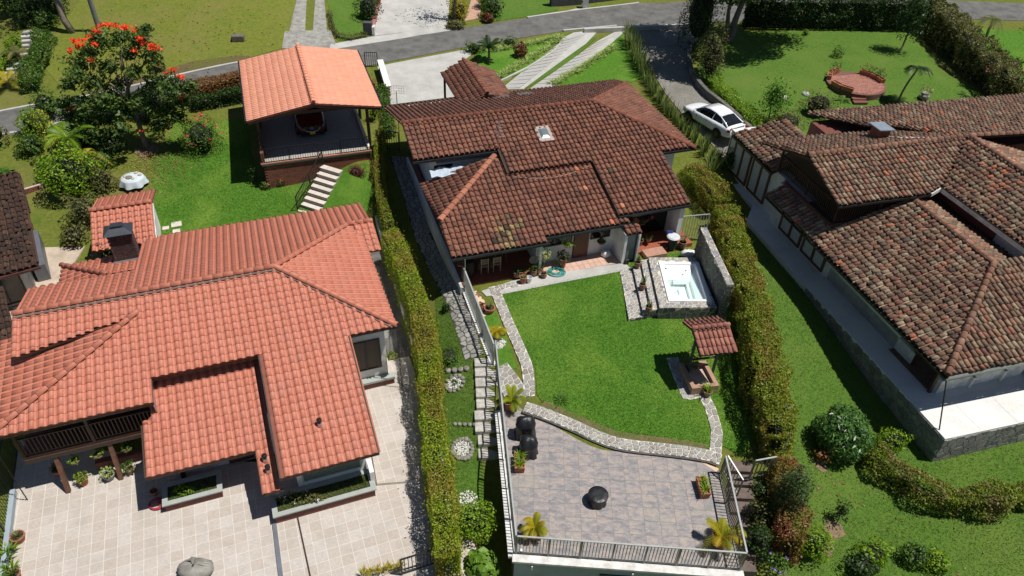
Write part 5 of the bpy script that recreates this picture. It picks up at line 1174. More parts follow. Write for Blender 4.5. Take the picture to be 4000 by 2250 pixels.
ro_.ridge(w(23.15, 15.16, 3.05), w(28.5, 19.43, 4.68)); ro_.ridge(w(23.9, 27.85, zu(27.85) + .04), w(33.8, 27.85, zu(27.85) + .04)); ro_.ridge(w(33.8, 27.85, 6.06), w(33.6, 14.5, 6.06)); ro_.ridge(w(33.8, 27.85, 6.06), w(43.5, 26.6, 6.2))
ro_.done()
for a0, b0, a1, b1, z in ((23.1, 15.1, 36, 14.95, 2.9), (23.1, 15.1, 23.1, 29.2, 2.9), (23.95, 24.65, 29.3, 24.65, 4.9), (24.3, 30.6, 24.3, 35.2, 3.3)): gutter(ro_.roof, L, a0, b0, a1, b1, z, M_BLACK if b1 != 14.95 else M_ALU, .1)
beam(ro_.roof, w(30.25, 25.1, 4.88), w(30.37, 14.5, 4.88), .07, .26, M_WHITE_OLD, 'fascia'); beam(ro_.roof, w(29.3, 24.66, 4.9), w(30.25, 25.05, 4.9), .07, .2, M_WHITE_OLD, 'fascia'); beam(ro_.roof, w(30.2, 25.1, 5.03), w(30.32, 14.5, 5.03), .05, .05, M_BLACK, 'gutter')
beam(ro_.roof, w(24.25, 25.0, 3.52), w(24.25, 29.3, 3.52), .22, .14, flat('terracotta_board', (.22, .075, .05), .9), 'ridge_board')
wbox(old, L, 30.7, 36, 14.9, 27, .2, 4.75, flat('oxide_wall', (.16, .05, .036), .85)); wbox(old, L, 30.66, 30.72, 15, 21.5, 3.2, 4.6, M_WHITE_OLD)
wbox(old, L, 25.4, 30, 26.8, 31.0, 3.2, 4.7, M_WOOD); wbox(old, L, 24.6, 28.6, 19.0, 25.0, .2, 2.95, M_WHITE)
wbox(old, L, 24.5, 28, 24.6, 30, .2, 3.1, M_WHITE); wbox(old, L, 24.75, 28, 30, 36, .2, 3.3, M_WHITE); wbox(old, L, 28.2, 43, 28.5, 33.5, .2, 4.7, flat('oxide_wall', (.16, .05, .036), .85))
# windows with curtains along the left side
for b0 in (24.75, 26.95): window(old, L, b0, b0 + 2.0, 24.5, .75, 2.75, M_WOODL, M_CURT, 2, .1, 'b', fw=.13)
for b0 in (31.2, 33.3): window(old, L, b0, b0 + 1.9, 24.75, .85, 3.0, M_WOODL, M_CURT, 2, .1, 'b', fw=.13)
# open porch in front: parapet, posts, floor
wbox(old, L, 24.6, 24.85, 17.9, 24.4, .6, 1.3, M_WHITE_OLD, 'parapet'); wbox(old, L, 24.55, 24.85, 16.1, 16.4, .6, 1.35, M_WHITE_OLD, 'pier'); wbox(old, L, 24.85, 29.2, 16.15, 16.35, .6, 1.25, M_WHITE_OLD, 'parapet')
for a in (26.2, 27.9): wbox(old, L, a, a + .14, 16.02, 16.15, .6, 1.25, M_WHITE_OLD, 'pier')
wbox(old, L, 24.3, 30, 16.4, 19, .55, .64, flat('porch_brown', (.15, .09, .06), .8), 'porch_floor')
for b in (17.9, 21, 24.2): beam(old, w(24.7, b, .6), w(24.7, b, 3.1), .13, .13, M_WOOD, 'post')
for a in (24.3, 29.2): beam(old, w(a, 16.25, .6), w(a, 16.25, 3.0), .13, .13, M_WOOD, 'post')
MB().bar(w(23.25, 14.3, .55), w(23.15, 15.1, 2.9), .04, .04).build('rain_chain', M_BLACK, old); MB().bar(w(24.25, 35.3, .6), w(24.3, 35.2, 3.3), .04, .04).build('rain_chain', M_BLACK, old)
# balcony between the roofs
wbox(old, L, 24.1, 29.2, 24.9, 27.0, 3.62, 3.75, M_WOOD, 'balcony_floor')
railing('', '', w(24.35, 25.0, 3.75), w(24.35, 30.3, 3.75), .95, None, M_WOOD, M_WOOD, .14, .018, 3, old, pw=.08); railing('', '', w(24.35, 25.0, 3.75), w(29.3, 25.0, 3.75), .95, None, M_WOOD, M_WOOD, .14, .018, 3, old, pw=.08)
for p_ in ((24.3, 30.2), (24.35, 25.05), (29.2, 25.1)): beam(old, w(*p_, 3.7), w(*p_, 5.2 if p_[1] > 26 else 4.95), .12, .12, M_WOOD, 'post')
beam(old, w(24.2, 24.9, 4.85), w(24.1, 27.85, 5.8), .1, .12, M_WOOD, 'rafter'); beam(old, w(24.1, 27.85, 5.8), w(24.1, 30.9, 4.9), .1, .12, M_WOOD, 'rafter')
chm = wbox(old, L, 29.2, 29.9, 29.2, 29.9, 5.2, 6.15, flat('chimney_clay', (.22, .08, .05), .9), 'chimney'); MB().slab([w(29.05, 29.05, 6.28), w(30.05, 29.05, 6.2), w(30.05, 30.05, 6.2), w(29.05, 30.05, 6.28)], .05).build('chimney_cap', flat('zinc', (.36, .42, .47), .35, .5), chm)
MB().slab([w(29.9, 29.3, 5.72), w(30.4, 28.7, 5.88), w(31.9, 28.2, 6.0), w(31.8, 28.35, 5.97), w(30.3, 29.2, 5.72)], .05).build('flashing', M_WHITE_OLD, old)

# ------------------------------------------------------------------ far left house with dark roof
LF = Loc(33); L = LF; dk = thing('dark_roof_house', 'white house with dark mossy clay roof cut off by the left edge', 'house', (-25, 30, 0))
pe0, pe1 = LF.ab(at(150, 1032, 2.3)), LF.ab(at(0, 1082, 2.3)); p_t = LF.ab(at(60, 700, 3.6)); be = (pe0[1] + pe1[1]) / 2; ar = pe0[0]
rd = Roof(dk, .26, .33, M_DARK, M_DECK_D, .78, .46, 2.0, seed=31, ridge_r=.13)
rd.face(L, [(ar - 7, be), (ar, be), (ar + .2, be + 6.2), (ar - 7, be + 6.2)], 2.3, (0, be), 0, .28)
pb = LF.ab(at(122, 830, 2.7)); rd.face(L, [(pb[0] - .7, pb[1] - .2), (pb[0], pb[1] - .2), (pb[0], pb[1] + 2.6), (pb[0] - 1.2, pb[1] + 2.6)], 2.9, (0, pb[1]), 0, .28)
q0 = LF.ab(at(62, 1335, 1.9)); rd.face(L, [(q0[0] - 5, q0[1]), (q0[0], q0[1]), (q0[0] - .1, q0[1] + 3.2), (q0[0] - 5, q0[1] + 3.2)], 1.7, (0, q0[1]), 0, .28)
rd.done(); gutter(rd.roof, L, ar - 7, be - .05, ar + .05, be - .05, 2.2, flat('brown_gutter', (.09, .035, .028), .5), .1); gutter(rd.roof, L, q0[0] - 5, q0[1] - .05, q0[0] + .03, q0[1] - .05, 1.6, MATS['brown_gutter'], .1)
wbox(dk, L, ar - 7, ar - .7, be + .8, be + 6, -.5, 2.3, M_WHITE); wbox(dk, L, q0[0] - 5, q0[0] - .5, q0[1] + .6, q0[1] + 4.4, -.8, 1.75, M_WHITE)
window(dk, L, ar - 2.6, ar - 1.0, be + .8, .1, 1.9, M_WOOD, M_GLASS, 2); beam(dk, LF.w(ar + .02, be + .1, 2.4), LF.w(ar + .2, be + 4.2, 3.4), .05, .14, MATS['brown_gutter'], 'fascia')
wbox(dk, L, ar - .55, ar + .0, be + 2.2, be + 5.6, -.3, .9, flat('grey_trough', (.12, .13, .15), .5), 'trough')
bw = thing('brick_garden_wall', 'low red brick garden wall behind the far left house', 'wall', at(160, 790, 0)); A_, B_ = at(105, 790, -.1), at(188, 765, -.1); dA = (B_ - A_); lA = np.linalg.norm(dA); dA /= lA
MB().bar(A_ + [0, 0, .42], B_ + [0, 0, .42], .16, .86).build('core', M_JOINT, bw); ang = math.atan2(dA[1], dA[0]); nA = np.array([dA[1], -dA[0], 0])
for r_ in range(9):
    for k in range(int(lA / .23)): brick(bw, A_ + dA * (.11 + (k + (.4 if r_ % 2 else 0)) * .23) + nA * .09 + np.array([0, 0, .07 + r_ * .092]), ang, (.215, .04, .08), M_BRICKR)
# houses and walls glimpsed beyond the street
hb = thing('dark_stone_wall', 'dark stone boundary wall with white pillar beyond the street', 'wall', gp(2300, 20)); A_, B_ = gp(2150, 32), gp(2500, -8)
MB().bar(A_ + [0, .4, .9], gp(2270, 22) + [0, .4, .9], .4, 1.9).build('wall', flat('dark_stone', (.05, .052, .055), .9, var=.35, scale=3), hb); MB().bar(gp(2300, 20) + [0, .5, .9], B_ + [0, .4, .9], .3, 1.9).build('wall', MATS['dark_stone'], hb)
MB().box(gp(2286, 34) + [0, .1, .6], (.5, .5, 1.4)).build('pillar', M_WHITE, hb); MB().prism([gp(2160, 48)[:2], gp(2290, 34)[:2], gp(2300, 26)[:2], gp(2170, 38)[:2]], 2.0, 2.25).build('kerb', M_CONC, hb)
# ================================================================== HOT TUB, WELL, FENCES
def cyl_y(mb, c, r, w_, n=20, r2=None):
    vs = []; r2 = r2 or r
    for s_, rr in ((-1, r), (1, r2)):
        for k in range(n): t = 2 * math.pi * k / n; vs.append((c[0] + rr * math.cos(t), c[1] + s_ * w_ / 2, c[2] + rr * math.sin(t)))
    return mb.add(vs, [(k, n + k, n + (k + 1) % n, (k + 1) % n) for k in range(n)] + [tuple(range(n)), tuple(range(2 * n - 1, n - 1, -1))])
ZT = 1.28
tub = thing('tub_platform', 'stone clad platform with three broad steps holding the white hot tub', 'platform', at(2640, 1200, .5))
def q4(pts): return [at(u, v, z)[:2] for u, v, z in pts]
lev = [(ZT, [(2533, 1006), (2716, 1006), (2800, 1200), (2577, 1203)]), (1.10, [(2503, 1016), (2540, 1012), (2585, 1206), (2544, 1210)]), (.93, [(2471, 1040), (2512, 1032), (2556, 1218), (2512, 1224)]), (.76, [(2421, 1054), (2481, 1050), (2525, 1236), (2456, 1246)])]
for i, (z, pts) in enumerate(lev):
    P = [at(u, v, z)[:2] for u, v in pts]
    if i: blk = MB().prism(P, .2, z).build('step', M_SLATEJ, tub)
    else:
        Hq = [at(u, v, ZT)[:2] for u, v in ((2575, 1024), (2727, 1027), (2777, 1175), (2614, 1173))]; vv = [(*p, z) for p in P] + [(*p, z) for p in Hq] + [(*p, .2) for p in P] + [(*p, .4) for p in Hq]
        blk = mk('platform_block', vv, [(k, (k + 1) % 4, 4 + (k + 1) % 4, 4 + k) for k in range(4)] + [(8 + k, 8 + (k + 1) % 4, (k + 1) % 4, k) for k in range(4)] + [(4 + k, 4 + (k + 1) % 4, 12 + (k + 1) % 4, 12 + k) for k in range(4)], M_SLATEJ, tub)
    A_, B_, C_, D_ = [np.array([*p, z]) for p in P]; Lx_ = (np.linalg.norm(B_ - A_) + np.linalg.norm(C_ - D_)) / 2; Ly_ = np.linalg.norm(D_ - A_)
    fm = lambda s_, t_, A_=A_, B_=B_, C_=C_, D_=D_, Lx_=Lx_, Ly_=Ly_: ((A_ + (B_ - A_) * (s_ / Lx_)) * (1 - t_ / Ly_) + (D_ + (C_ - D_) * (s_ / Lx_)) * (t_ / Ly_), (0, 0, 1))
    polys = vor(Lx_, Ly_, .21, .03, seed=40 + i)
    if i == 0: polys = [p for p in polys if not pip(np.array([fm(*q)[0][:2] for q in p]), Hq).any()]
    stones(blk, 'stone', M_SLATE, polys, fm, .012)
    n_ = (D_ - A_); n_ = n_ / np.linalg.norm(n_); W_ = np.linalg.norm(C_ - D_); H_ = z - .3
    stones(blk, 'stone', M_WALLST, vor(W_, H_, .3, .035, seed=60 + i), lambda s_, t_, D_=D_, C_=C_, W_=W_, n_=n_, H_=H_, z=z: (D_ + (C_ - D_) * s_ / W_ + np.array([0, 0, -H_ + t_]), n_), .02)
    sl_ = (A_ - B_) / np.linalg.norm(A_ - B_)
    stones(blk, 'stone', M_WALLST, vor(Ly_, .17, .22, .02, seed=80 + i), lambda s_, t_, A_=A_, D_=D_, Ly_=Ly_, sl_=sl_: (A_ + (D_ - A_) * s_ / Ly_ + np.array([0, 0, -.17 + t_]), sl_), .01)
# feature wall behind the tub
wb0, wb1 = at(2722, 1000, ZT), at(2812, 1205, ZT); wd = (wb1 - wb0); wd[2] = 0; wl_ = np.linalg.norm(wd); wd /= wl_; wn = np.array([wd[1], -wd[0], 0])
if wn[0] < 0: wn = -wn
fw_ = thing('stone_feature_wall', 'tall narrow stone clad wall standing along the hot tub', 'wall', wb0); A_ = wb0 - wd * .5; 
MB().bar(A_ + wn * .2 + [0, 0, .35], wb1 + wn * .2 + [0, 0, .35], .34, 2.2).build('core', M_SLATEJ, fw_)
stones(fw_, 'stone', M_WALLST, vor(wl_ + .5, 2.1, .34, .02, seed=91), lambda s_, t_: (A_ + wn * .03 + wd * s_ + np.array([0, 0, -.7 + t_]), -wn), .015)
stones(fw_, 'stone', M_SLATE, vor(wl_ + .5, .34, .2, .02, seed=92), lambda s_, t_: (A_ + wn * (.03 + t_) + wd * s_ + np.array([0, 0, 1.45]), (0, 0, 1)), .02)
wend = MB(); stones(fw_, 'stone', M_WALLST, vor(.34, 2.1, .22, .02, seed=93), lambda s_, t_: (wb1 + wn * (.03 + s_) + np.array([0, 0, -.7 + t_]), wd), .015)
# the tub itself: rim, sloping shell with bench, water
ht = thing('hot_tub', 'white rectangular hot tub filled with clear water', 'hot tub', at(2670, 1100, .7))
Tq = [at(u, v, ZT + .05) for u, v in ((2572, 1021), (2730, 1024), (2781, 1178), (2611, 1176))]
def tq(s_, t_, z): p = Tq[0] * (1 - s_) * (1 - t_) + Tq[1] * s_ * (1 - t_) + Tq[2] * s_ * t_ + Tq[3] * (1 - s_) * t_; return np.array([p[0], p[1], z])
ring = lambda m0, m1, m2, m3, z: [tq(m0, m1, z), tq(1 - m2, m1, z), tq(1 - m2, 1 - m3, z), tq(m0, 1 - m3, z)]
zr_ = ZT + .07; v = ring(0, 0, 0, 0, ZT - .02) + ring(0, 0, 0, 0, zr_) + ring(.1, .06, .1, .05, zr_) + ring(.12, .07, .12, .06, zr_ - .1) + ring(.16, .34, .3, .1, zr_ - .34) + ring(.18, .37, .34, .12, zr_ - .66)
f = [(4 * r_ + k, 4 * r_ + (k + 1) % 4, 4 * r_ + 4 + (k + 1) % 4, 4 * r_ + 4 + k) for r_ in range(5) for k in range(4)] + [(20, 21, 22, 23)]
bevel(mk('shell', v, f, M_TUB, ht), .025, 3)
mk('seat', [tq(.3, .06, zr_ - .3), tq(.78, .06, zr_ - .3), tq(.72, .36, zr_ - .32), tq(.3, .36, zr_ - .32), tq(.3, .4, zr_ - .5), tq(.72, .4, zr_ - .5)], [(0, 1, 2, 3), (3, 2, 5, 4)], M_TUB, ht)
mk('bench', [tq(.62, .4, zr_ - .5), tq(.88, .38, zr_ - .44), tq(.88, .94, zr_ - .44), tq(.62, .9, zr_ - .5), tq(.6, .4, zr_ - .64), tq(.6, .9, zr_ - .64)], [(0, 3, 2, 1), (0, 4, 5, 3)], M_TUB, ht)
npmesh('water', np.array([tq(.11, .065, zr_ - .2), tq(.89, .065, zr_ - .2), tq(.89, .945, zr_ - .2), tq(.11, .945, zr_ - .2)]), np.array([[0, 3, 2, 1]]), M_WATER, ht)
for k in (.42, .58, .74): MB().lathe([(.035, 0), (.035, .02), (.015, .025)], tq(.86, k, zr_ - .27), 10).build('jet', flat('chrome', (.5, .52, .54), .2, .9), ht)
for s_, t_, m_ in ((.13, .2, M_BLUEP), (.6, .25, M_ALU)): MB().lathe([(.05, 0), (.045, .03), (.02, .05)], tq(s_, t_, zr_), 10).build('control_knob', m_, ht)
MB().tube([tq(.33 + .0, .56, zr_ - .6), tq(.4, .5, zr_ - .6), tq(.4, .62, zr_ - .6)], .02, 6).build('drain_fitting', M_ALU, ht)

# ------------------------------------------------------------------ tile roofed well
wz = .33; WP = at(2780, 1400, wz); wp = thing('tiled_well', 'brick basin under a little gabled clay tile roof on the lawn', 'well', (7.4, 23.4, wz))
LW = Loc(12); L = LW; fl, fr = LW.ab(at(2716, 1377, 2.75)), LW.ab(at(2878, 1375, 2.75)); bl = LW.ab(at(2662, 1243, 2.75)); rl = LW.ab(at(2704, 1282, 3.15)); rr_ = LW.ab(at(2850, 1270, 3.15))
a0, a1 = rl[0], rr_[0]; br_ = rl[1]
rw = Roof(wp, .2, .36, M_PINK, M_DECK_D, .7, .5, .8, seed=44, ridge_r=.1, ridge_mat=M_PINK); gw = .42
rw.face(L, [(a0, br_ - 1.15), (a1, br_ - 1.15), (a1, br_), (a0, br_)], 3.1, (0, br_), 0, gw); rw.face(L, [(a0, br_), (a1, br_), (a1, br_ + .95), (a0, br_ + .95)], 3.1, (0, br_), 0, -gw)
rw.ridge(L.w(a0, br_, 3.13), L.w(a1, br_, 3.13), .3); rw.done()
ac = (a0 + a1) / 2
for a in (a0 + .25, a1 - .22): beam(wp, L.w(a, br_ - .15, wz - .2), L.w(a, br_ - .1, 3.0), .1, .1, flat('green_post', (.03, .07, .055), .5), 'post')
beam(wp, L.w(a0, br_ - .12, 2.96), L.w(a1, br_ - .12, 2.96), .08, .08, MATS['green_post']); MB().tube([L.w(a0 + .2, br_ - .12, 1.35), L.w(a1 - .2, br_ - .12, 1.35)], .05, 8).build('windlass', M_WOOD, wp)
bq = [LW.ab(at(u, v, wz + .5)) for u, v in ((2658, 1425), (2765, 1422), (2770, 1500), (2690, 1508))]
bs_ = MB(); b0, b1 = bq[2][1] - .15, bq[0][1] + .1; aa0, aa1 = bq[0][0], bq[1][0]
for q in ((aa0, aa1, b0, b0 + .18), (aa0, aa1, b1 - .18, b1), (aa0, aa0 + .18, b0 + .18, b1 - .18), (aa1 - .18, aa1, b0 + .18, b1 - .18)): lbox(bs_, L, *q, wz - .2, wz + .5)
bs_.build('basin_rim', flat('basin_clay', (.36, .22, .15), .85), wp); lbox(MB(), L, aa0 + .1, aa1 - .1, b0 + .1, b1 - .1, wz - .2, wz + .3).build('basin_floor', flat('basin_floor', (.5, .36, .28), .8), wp)

# ------------------------------------------------------------------ fences and walls of the middle plot
railing('terrace_railing', 'long grey metal railing along the front edge of the tiled terrace', at(2016, 2163, 0), at(2889, 2228, 0), 1.12, 68, M_RAILT, M_RAIL, r=.013, posts=8, cat='railing', pw=.06)
railing('terrace_railing', 'grey metal railing along the left edge of the tiled terrace', at(2012, 2160, 0), at(1934, 1400, .25), 1.12, None, M_RAILT, M_RAIL, .13, .013, 8, cat='railing', pw=.06)
railing('terrace_railing', 'grey metal railing along the right edge of the terrace beside two planters', at(2889, 2226, 0), at(2812, 1850, 0), 1.12, None, M_RAILT, M_RAIL, .13, .013, 4, cat='railing', pw=.06)
railing('stair_fence', 'short pale metal railing above the steps at the right terrace corner', at(2822, 1842, .1), at(2880, 1935, -.3), 1.0, None, M_RAILT, M_RAIL, .14, .013, 2, cat='railing')
f0, f1 = at(1808, 1118, .75), at(1926, 1425, .3)
railing('garden_fence', 'tall pale metal fence on the white wall beside the porch and lawn', f0, f1, 1.35, None, M_RAILT, flat('pale_bar', (.42, .44, .42), .4, .3), .12, .014, 3, cat='fence', pw=.07)
wl2 = thing('retaining_wall', 'blue white retaining wall carrying the tall garden fence', 'wall', f0); MB().bar(f0 + [0, 0, -.7], f1 + [0, 0, -.7], .2, 1.4).build('wall', M_WHITE_OLD, wl2); MB().bar(f0 + [0, 0, .015], f1 + [0, 0, .015], .26, .05).build('cap', M_WHITE, wl2)
e0, e1 = at(1788, 1075, .9), at(1806, 1112, .8); MB().bar(e0 + [0, 0, -.5], e1 + [0, 0, -.5], .2, 1.2).build('wall', M_WHITE_OLD, wl2)
railing('side_gate', 'white metal gate between the middle house and the stone feature wall', at(2648, 935, .75), at(2752, 925, .75), 1.5, None, M_RAILT, MATS['pale_bar'], .16, .016, 2, cat='gate', pw=.06)
railing('path_gate', 'pale metal gate by the right hedge near the terrace corner', at(2925, 1870, .0), at(3005, 1855, .0), 1.15, None, M_RAILT, M_RAIL, .17, .016, 2, cat='gate', pw=.06)
railing('patio_gate', 'black metal gate at the bottom of the red house patio', at(1570, 2245, ZP), at(1712, 2200, ZP), 1.0, None, M_BLACK, M_BLACK, .14, .014, 2, cat='gate', pw=.06)
railing('side_passage_gate', 'black metal gate closing the cobbled passage beside the middle house', gp(1515, 585), gp(1560, 590), 1.3, None, M_BLACK, M_BLACK, .14, .014, 2, cat='gate', pw=.06)
railing('forecourt_gate', 'small black gate between the garage roof and the street', gp(1428, 262), gp(1476, 262), 1.1, None, M_BLACK, M_BLACK, .16, .014, 2, cat='gate', pw=.06)
# low walls round the forecourt and drive
fw2 = thing('forecourt_wall', 'low white topped wall along the left side of the concrete forecourt', 'wall', gp(1500, 340)); A_, B_ = gp(1488, 275), gp(1520, 380)
MB().bar(A_ + [0, 0, .3], B_ + [0, 0, .3], .25, .9).build('wall', M_BRKW, fw2); MB().bar(A_ + [0, 0, .78], B_ + [0, 0, .78], .42, .08).build('cap', M_WHITE, fw2)
sw = thing('curved_stone_wall', 'curved low stone retaining wall along the cobbled drive', 'wall', gp(2700, 330)); pw_ = PX([(2690, 190), (2686, 250), (2700, 310), (2750, 375), (2840, 445), (2930, 530)])
st_ = Strip(pw_, .3); n = 14
for i in range(n):
    a_, b_ = st_.xy(st_.L * i / n, .15), st_.xy(st_.L * (i + .97) / n, .15); za = g(*a_); bevel(MB().bar((a_[0], a_[1], za + .2), (b_[0], b_[1], g(*b_) + .2), .3, .75).build('stone', M_WALLST, sw, ind=True), .04)
stw = thing('street_edge_wall', 'low dark wall between the street and the drive below', 'wall', gp(2550, 112)); A_, B_ = gp(2280, 128), gp(2700, 108); MB().bar(A_ + [0, 0, .1], B_ + [0, 0, .1], .3, .5).build('wall', M_CONC, stw)
# chain link style black fence at the far left of the patio
railing('patio_fence', 'black mesh fence along the left edge of the red house patio', LR.w(-11.4, 18.5, ZP), LR.w(-11.6, 25.0, ZP), 1.5, 40, M_BLACK, M_BLACK, r=.008, posts=4, cat='fence', pw=.05)
MB().bar(LR.w(-11.3, 18.5, ZP + .1), LR.w(-11.45, 22.6, ZP + .1), .18, .3).build('low_kerb', M_BLUEW)['kind'] = 'structure'

# ================================================================== CARS
def car(name, label, loc, rz, body, suv=False, Ln=4.6, Wd=1.8, Ht=1.45):
    o = local(name, label, 'car'); hw = Wd / 2; hl = Ln / 2; r_ = .34 if suv else .32; wb = 2.7
    sill = .3 if suv else .22; belt = 1.02 if suv else .92
    #            x        width  top    bottom
    st = [(-hl, .66, .80, .42), (-hl + .06, .80, .90, .30), (-hl + .35, .93, .99, .24), (-hl + .8, .99, 1.0, sill), (-.6, 1.0, .98, sill), (.5, 1.0, .96, sill), (hl - 1.35, .99, .93, sill), (hl - .8, .97, .87, sill), (hl - .35, .9, .78, .24), (hl - .08, .78, .66, .28), (hl, .6, .56, .36)]
    if suv: st = [(x, wd, min(t + .12, 1.12), b + .06) for x, wd, t, b in st]
    v = []; f = []
    for x, wd, t, b in st:
        w_ = hw * wd
        for y, z in ((0, b), (w_ * .8, b), (w_ * .97, b + .1), (w_, b + (t - b) * .45), (w_ * .985, b + (t - b) * .78), (w_ * .86, t - .015), (w_ * .5, t + .02), (0, t + .03)): v.append((x, y, z))
    k = 8; ns_ = len(st)
    full = []; 
    for i in range(ns_):
        row = v[i * k:(i + 1) * k]; full += row + [(p[0], -p[1], p[2]) for p in row[-2:0:-1]]
    m_ = 14
    for i in range(ns_ - 1):
        for j in range(m_): f.append((i * m_ + j, (i + 1) * m_ + j, (i + 1) * m_ + (j + 1) % m_, i * m_ + (j + 1) % m_))
    f += [tuple(range(m_)), tuple(range((ns_ - 1) * m_ + m_ - 1, (ns_ - 1) * m_ - 1, -1))]
    bo = mk('body', full, f, body, o, smooth=True); md = bo.modifiers.new('s', 'SUBSURF'); md.levels = md.render_levels = 2
    # greenhouse: curved roofline, glass all round, roof skin and pillars in body colour
    if suv: gsn = [(1.05, belt + .03, .80), (.72, 1.34, .70), (.35, Ht - .07, .645), (-.2, Ht, .63), (-.9, Ht - .01, .62), (-1.55, Ht - .08, .615), (-1.85, Ht - .28, .66), (-2.05, belt + .12, .74)]
    else: gsn = [(1.12, belt + .02, .80), (.75, 1.17, .71), (.35, Ht - .06, .635), (-.15, Ht, .615), (-.7, Ht - .025, .605), (-1.15, Ht - .12, .61), (-1.5, 1.19, .65), (-1.92, belt + .1, .74)]
    G2 = []
    for i, (x, zt, wr) in enumerate(gsn):
        bw_ = hw * (.86 if 0 < i < 7 else .8); row = [(x, bw_, belt - .05), (x, bw_ * .35 + hw * wr * .65, belt + (zt - belt) * .55), (x, hw * wr, zt - .035), (x, hw * wr * .86, zt), (x, 0, zt + .03)]
        G2 += row + [(p[0], -p[1], p[2]) for p in row[-2::-1]]
    gf = [(i * 9 + q, (i + 1) * 9 + q, (i + 1) * 9 + q + 1, i * 9 + q + 1) for i in range(7) for q in range(8)] + [tuple(range(9)), tuple(range(71, 62, -1))]
    mk('glasshouse', G2, gf, M_GLASS, o, smooth=True)
    rv = []; rf_ = []; i0, i1 = 2, (5 if suv else 5)
    for i in range(i0, i1 + 1):
        for q in range(2, 7): p = G2[i * 9 + q]; rv.append((p[0], p[1] * 1.02, p[2] + .012))
    for i in range(i1 - i0): rf_ += [(i * 5 + q, i * 5 + 5 + q, i * 5 + 6 + q, i * 5 + 1 + q) for q in range(4)]
    rk = mk('roof', rv, rf_, body, o, smooth=True); sd2 = rk.modifiers.new('t', 'SOLIDIFY'); sd2.thickness = .025; sd2.offset = 0
    for s_ in (1, -1):
        e = lambda i, q: np.array(G2[i * 9 + (q if s_ > 0 else 8 - q)]) + np.array([0, s_ * .008, .004])
        mb = MB(); mb.tube([e(i, 2) for i in range(8)], [.035, .032, .03, .03, .03, .035, .05, .06], 6); mb.tube([e(4, 0) + [.12, 0, 0], e(4, 1) + [.1, 0, 0], e(4, 2) + [.06, 0, 0]], .022, 5)
        mb.add([e(5, 2), e(6, 2), e(7, 2), e(7, 0), e(6, 0), e(6, 1) + [.06, 0, 0]], [(0, 1, 2, 3, 4, 5) if s_ > 0 else (5, 4, 3, 2, 1, 0)])
        mb.build('pillar', body, o, smooth=False)
        mm = MB().box((.85, s_ * (hw + .06), belt + .06), (.12, .2, .12)); bevel(mm.build('mirror', body, o), .03)
        for hx in (.12, -.78): MB().box((hx, s_ * (hw * .99), belt - .14), (.2, .03, .035)).build('door_handle', M_ALU if not suv else body, o)
        for hx in (.68, -.26, -1.1): MB().box((hx, s_ * (hw * .985), .6), (.012, .012, .5)).build('door_gap', M_BLACK, o)
    # wheels
    for x in (wb / 2 + .02, -wb / 2 + .02):
        for s_ in (1, -1):
            t_ = MB(); cyl_y(t_, (x, s_ * (hw - .1), r_), r_, .23, 24); wh = t_.build('wheel', flat('tyre', (.012, .012, .012), .85), o)
            t_ = MB(); cyl_y(t_, (x, s_ * (hw - .05), r_), r_ * .66, .16, 20); t_.build('rim', flat('dark_rim', (.03, .03, .032), .4, .5), wh)
            t_ = MB()
            for q in range(5): a = q * 1.2566; t_.bar((x, s_ * (hw + .035), r_), (x + math.cos(a) * r_ * .62, s_ * (hw + .035), r_ + math.sin(a) * r_ * .62), .06, .02, up=(0, 1, 0))
            t_.build('spokes', flat('rim_spoke', (.10, .10, .105), .4, .6), wh)
            t_ = MB(); cyl_y(t_, (x, s_ * (hw - .06), r_ + .02), r_ * 1.13, .14, 24); t_.build('wheel_arch', M_BLACK, o)
    for s_ in (1, -1):
        MB().bar((-hl + .05, s_ * hw * .78, .80 + .1 * suv), (-hl + .2, s_ * hw * .92, .82 + .1 * suv), .1, .15).build('tail_light', flat('red_lens', (.35, .01, .012), .2), o)
        MB().bar((hl - .12, s_ * hw * .72, .66 + .12 * suv), (hl - .42, s_ * hw * .9, .72 + .12 * suv), .1, .09).build('headlight', flat('lamp_lens', (.25, .27, .28), .12), o)
    if suv:
        v = [(hl + .01, y, z) for y, z in ((-.5, .86), (.5, .86), (.42, .58), (0, .5), (-.42, .58))]; mk('grille', v, [(0, 1, 2, 3, 4)], M_BLACK, o)
        MB().tube([(hl + .03, -.5, .8), (hl + .03, -.36, .56), (hl + .03, 0, .49), (hl + .03, .36, .56), (hl + .03, .5, .8)], .018, 6).build('grille_trim', flat('chrome', (.5, .52, .54), .2, .9), o)
        mb = MB(); mb.tube([(hl + .04, .085 * math.cos(t), .72 + .06 * math.sin(t)) for t in np.linspace(0, 6.283, 17)], .01, 6); mb.tube([(hl + .04, -.075, .745), (hl + .04, 0, .69), (hl + .04, .075, .745)], .011, 6); mb.build('badge', MATS['chrome'], o)
        pl = MB().box((hl + .045, 0, .42), (.015, .34, .16)).build('number_plate', flat('yellow_plate', (.75, .50, .02), .5, var=.03), o)
        cu = bpy.data.curves.new('plate_text', 'FONT'); cu.body = 'IQK 174'; cu.size = .085; cu.align_x = 'CENTER'; cu.align_y = 'CENTER'; to = bpy.data.objects.new('plate_text', cu); COL.objects.link(to); to.parent = pl; to.location = (hl + .055, 0, .42); to.rotation_euler = (R(90), 0, R(90)); cu.materials.append(M_BLACK); bpy.context.view_layer.update(); tm = bpy.data.meshes.new_from_object(to.evaluated_get(bpy.context.evaluated_depsgraph_get())); tn = bpy.data.objects.new('plate_text', tm); COL.objects.link(tn); tn.parent = pl; tn.location = to.location; tn.rotation_euler = to.rotation_euler; bpy.data.objects.remove(to)
        MB().box((hl - .02, 0, .3), (.08, 1.4, .12)).build('bumper_trim', M_BLACK, o)
    else:
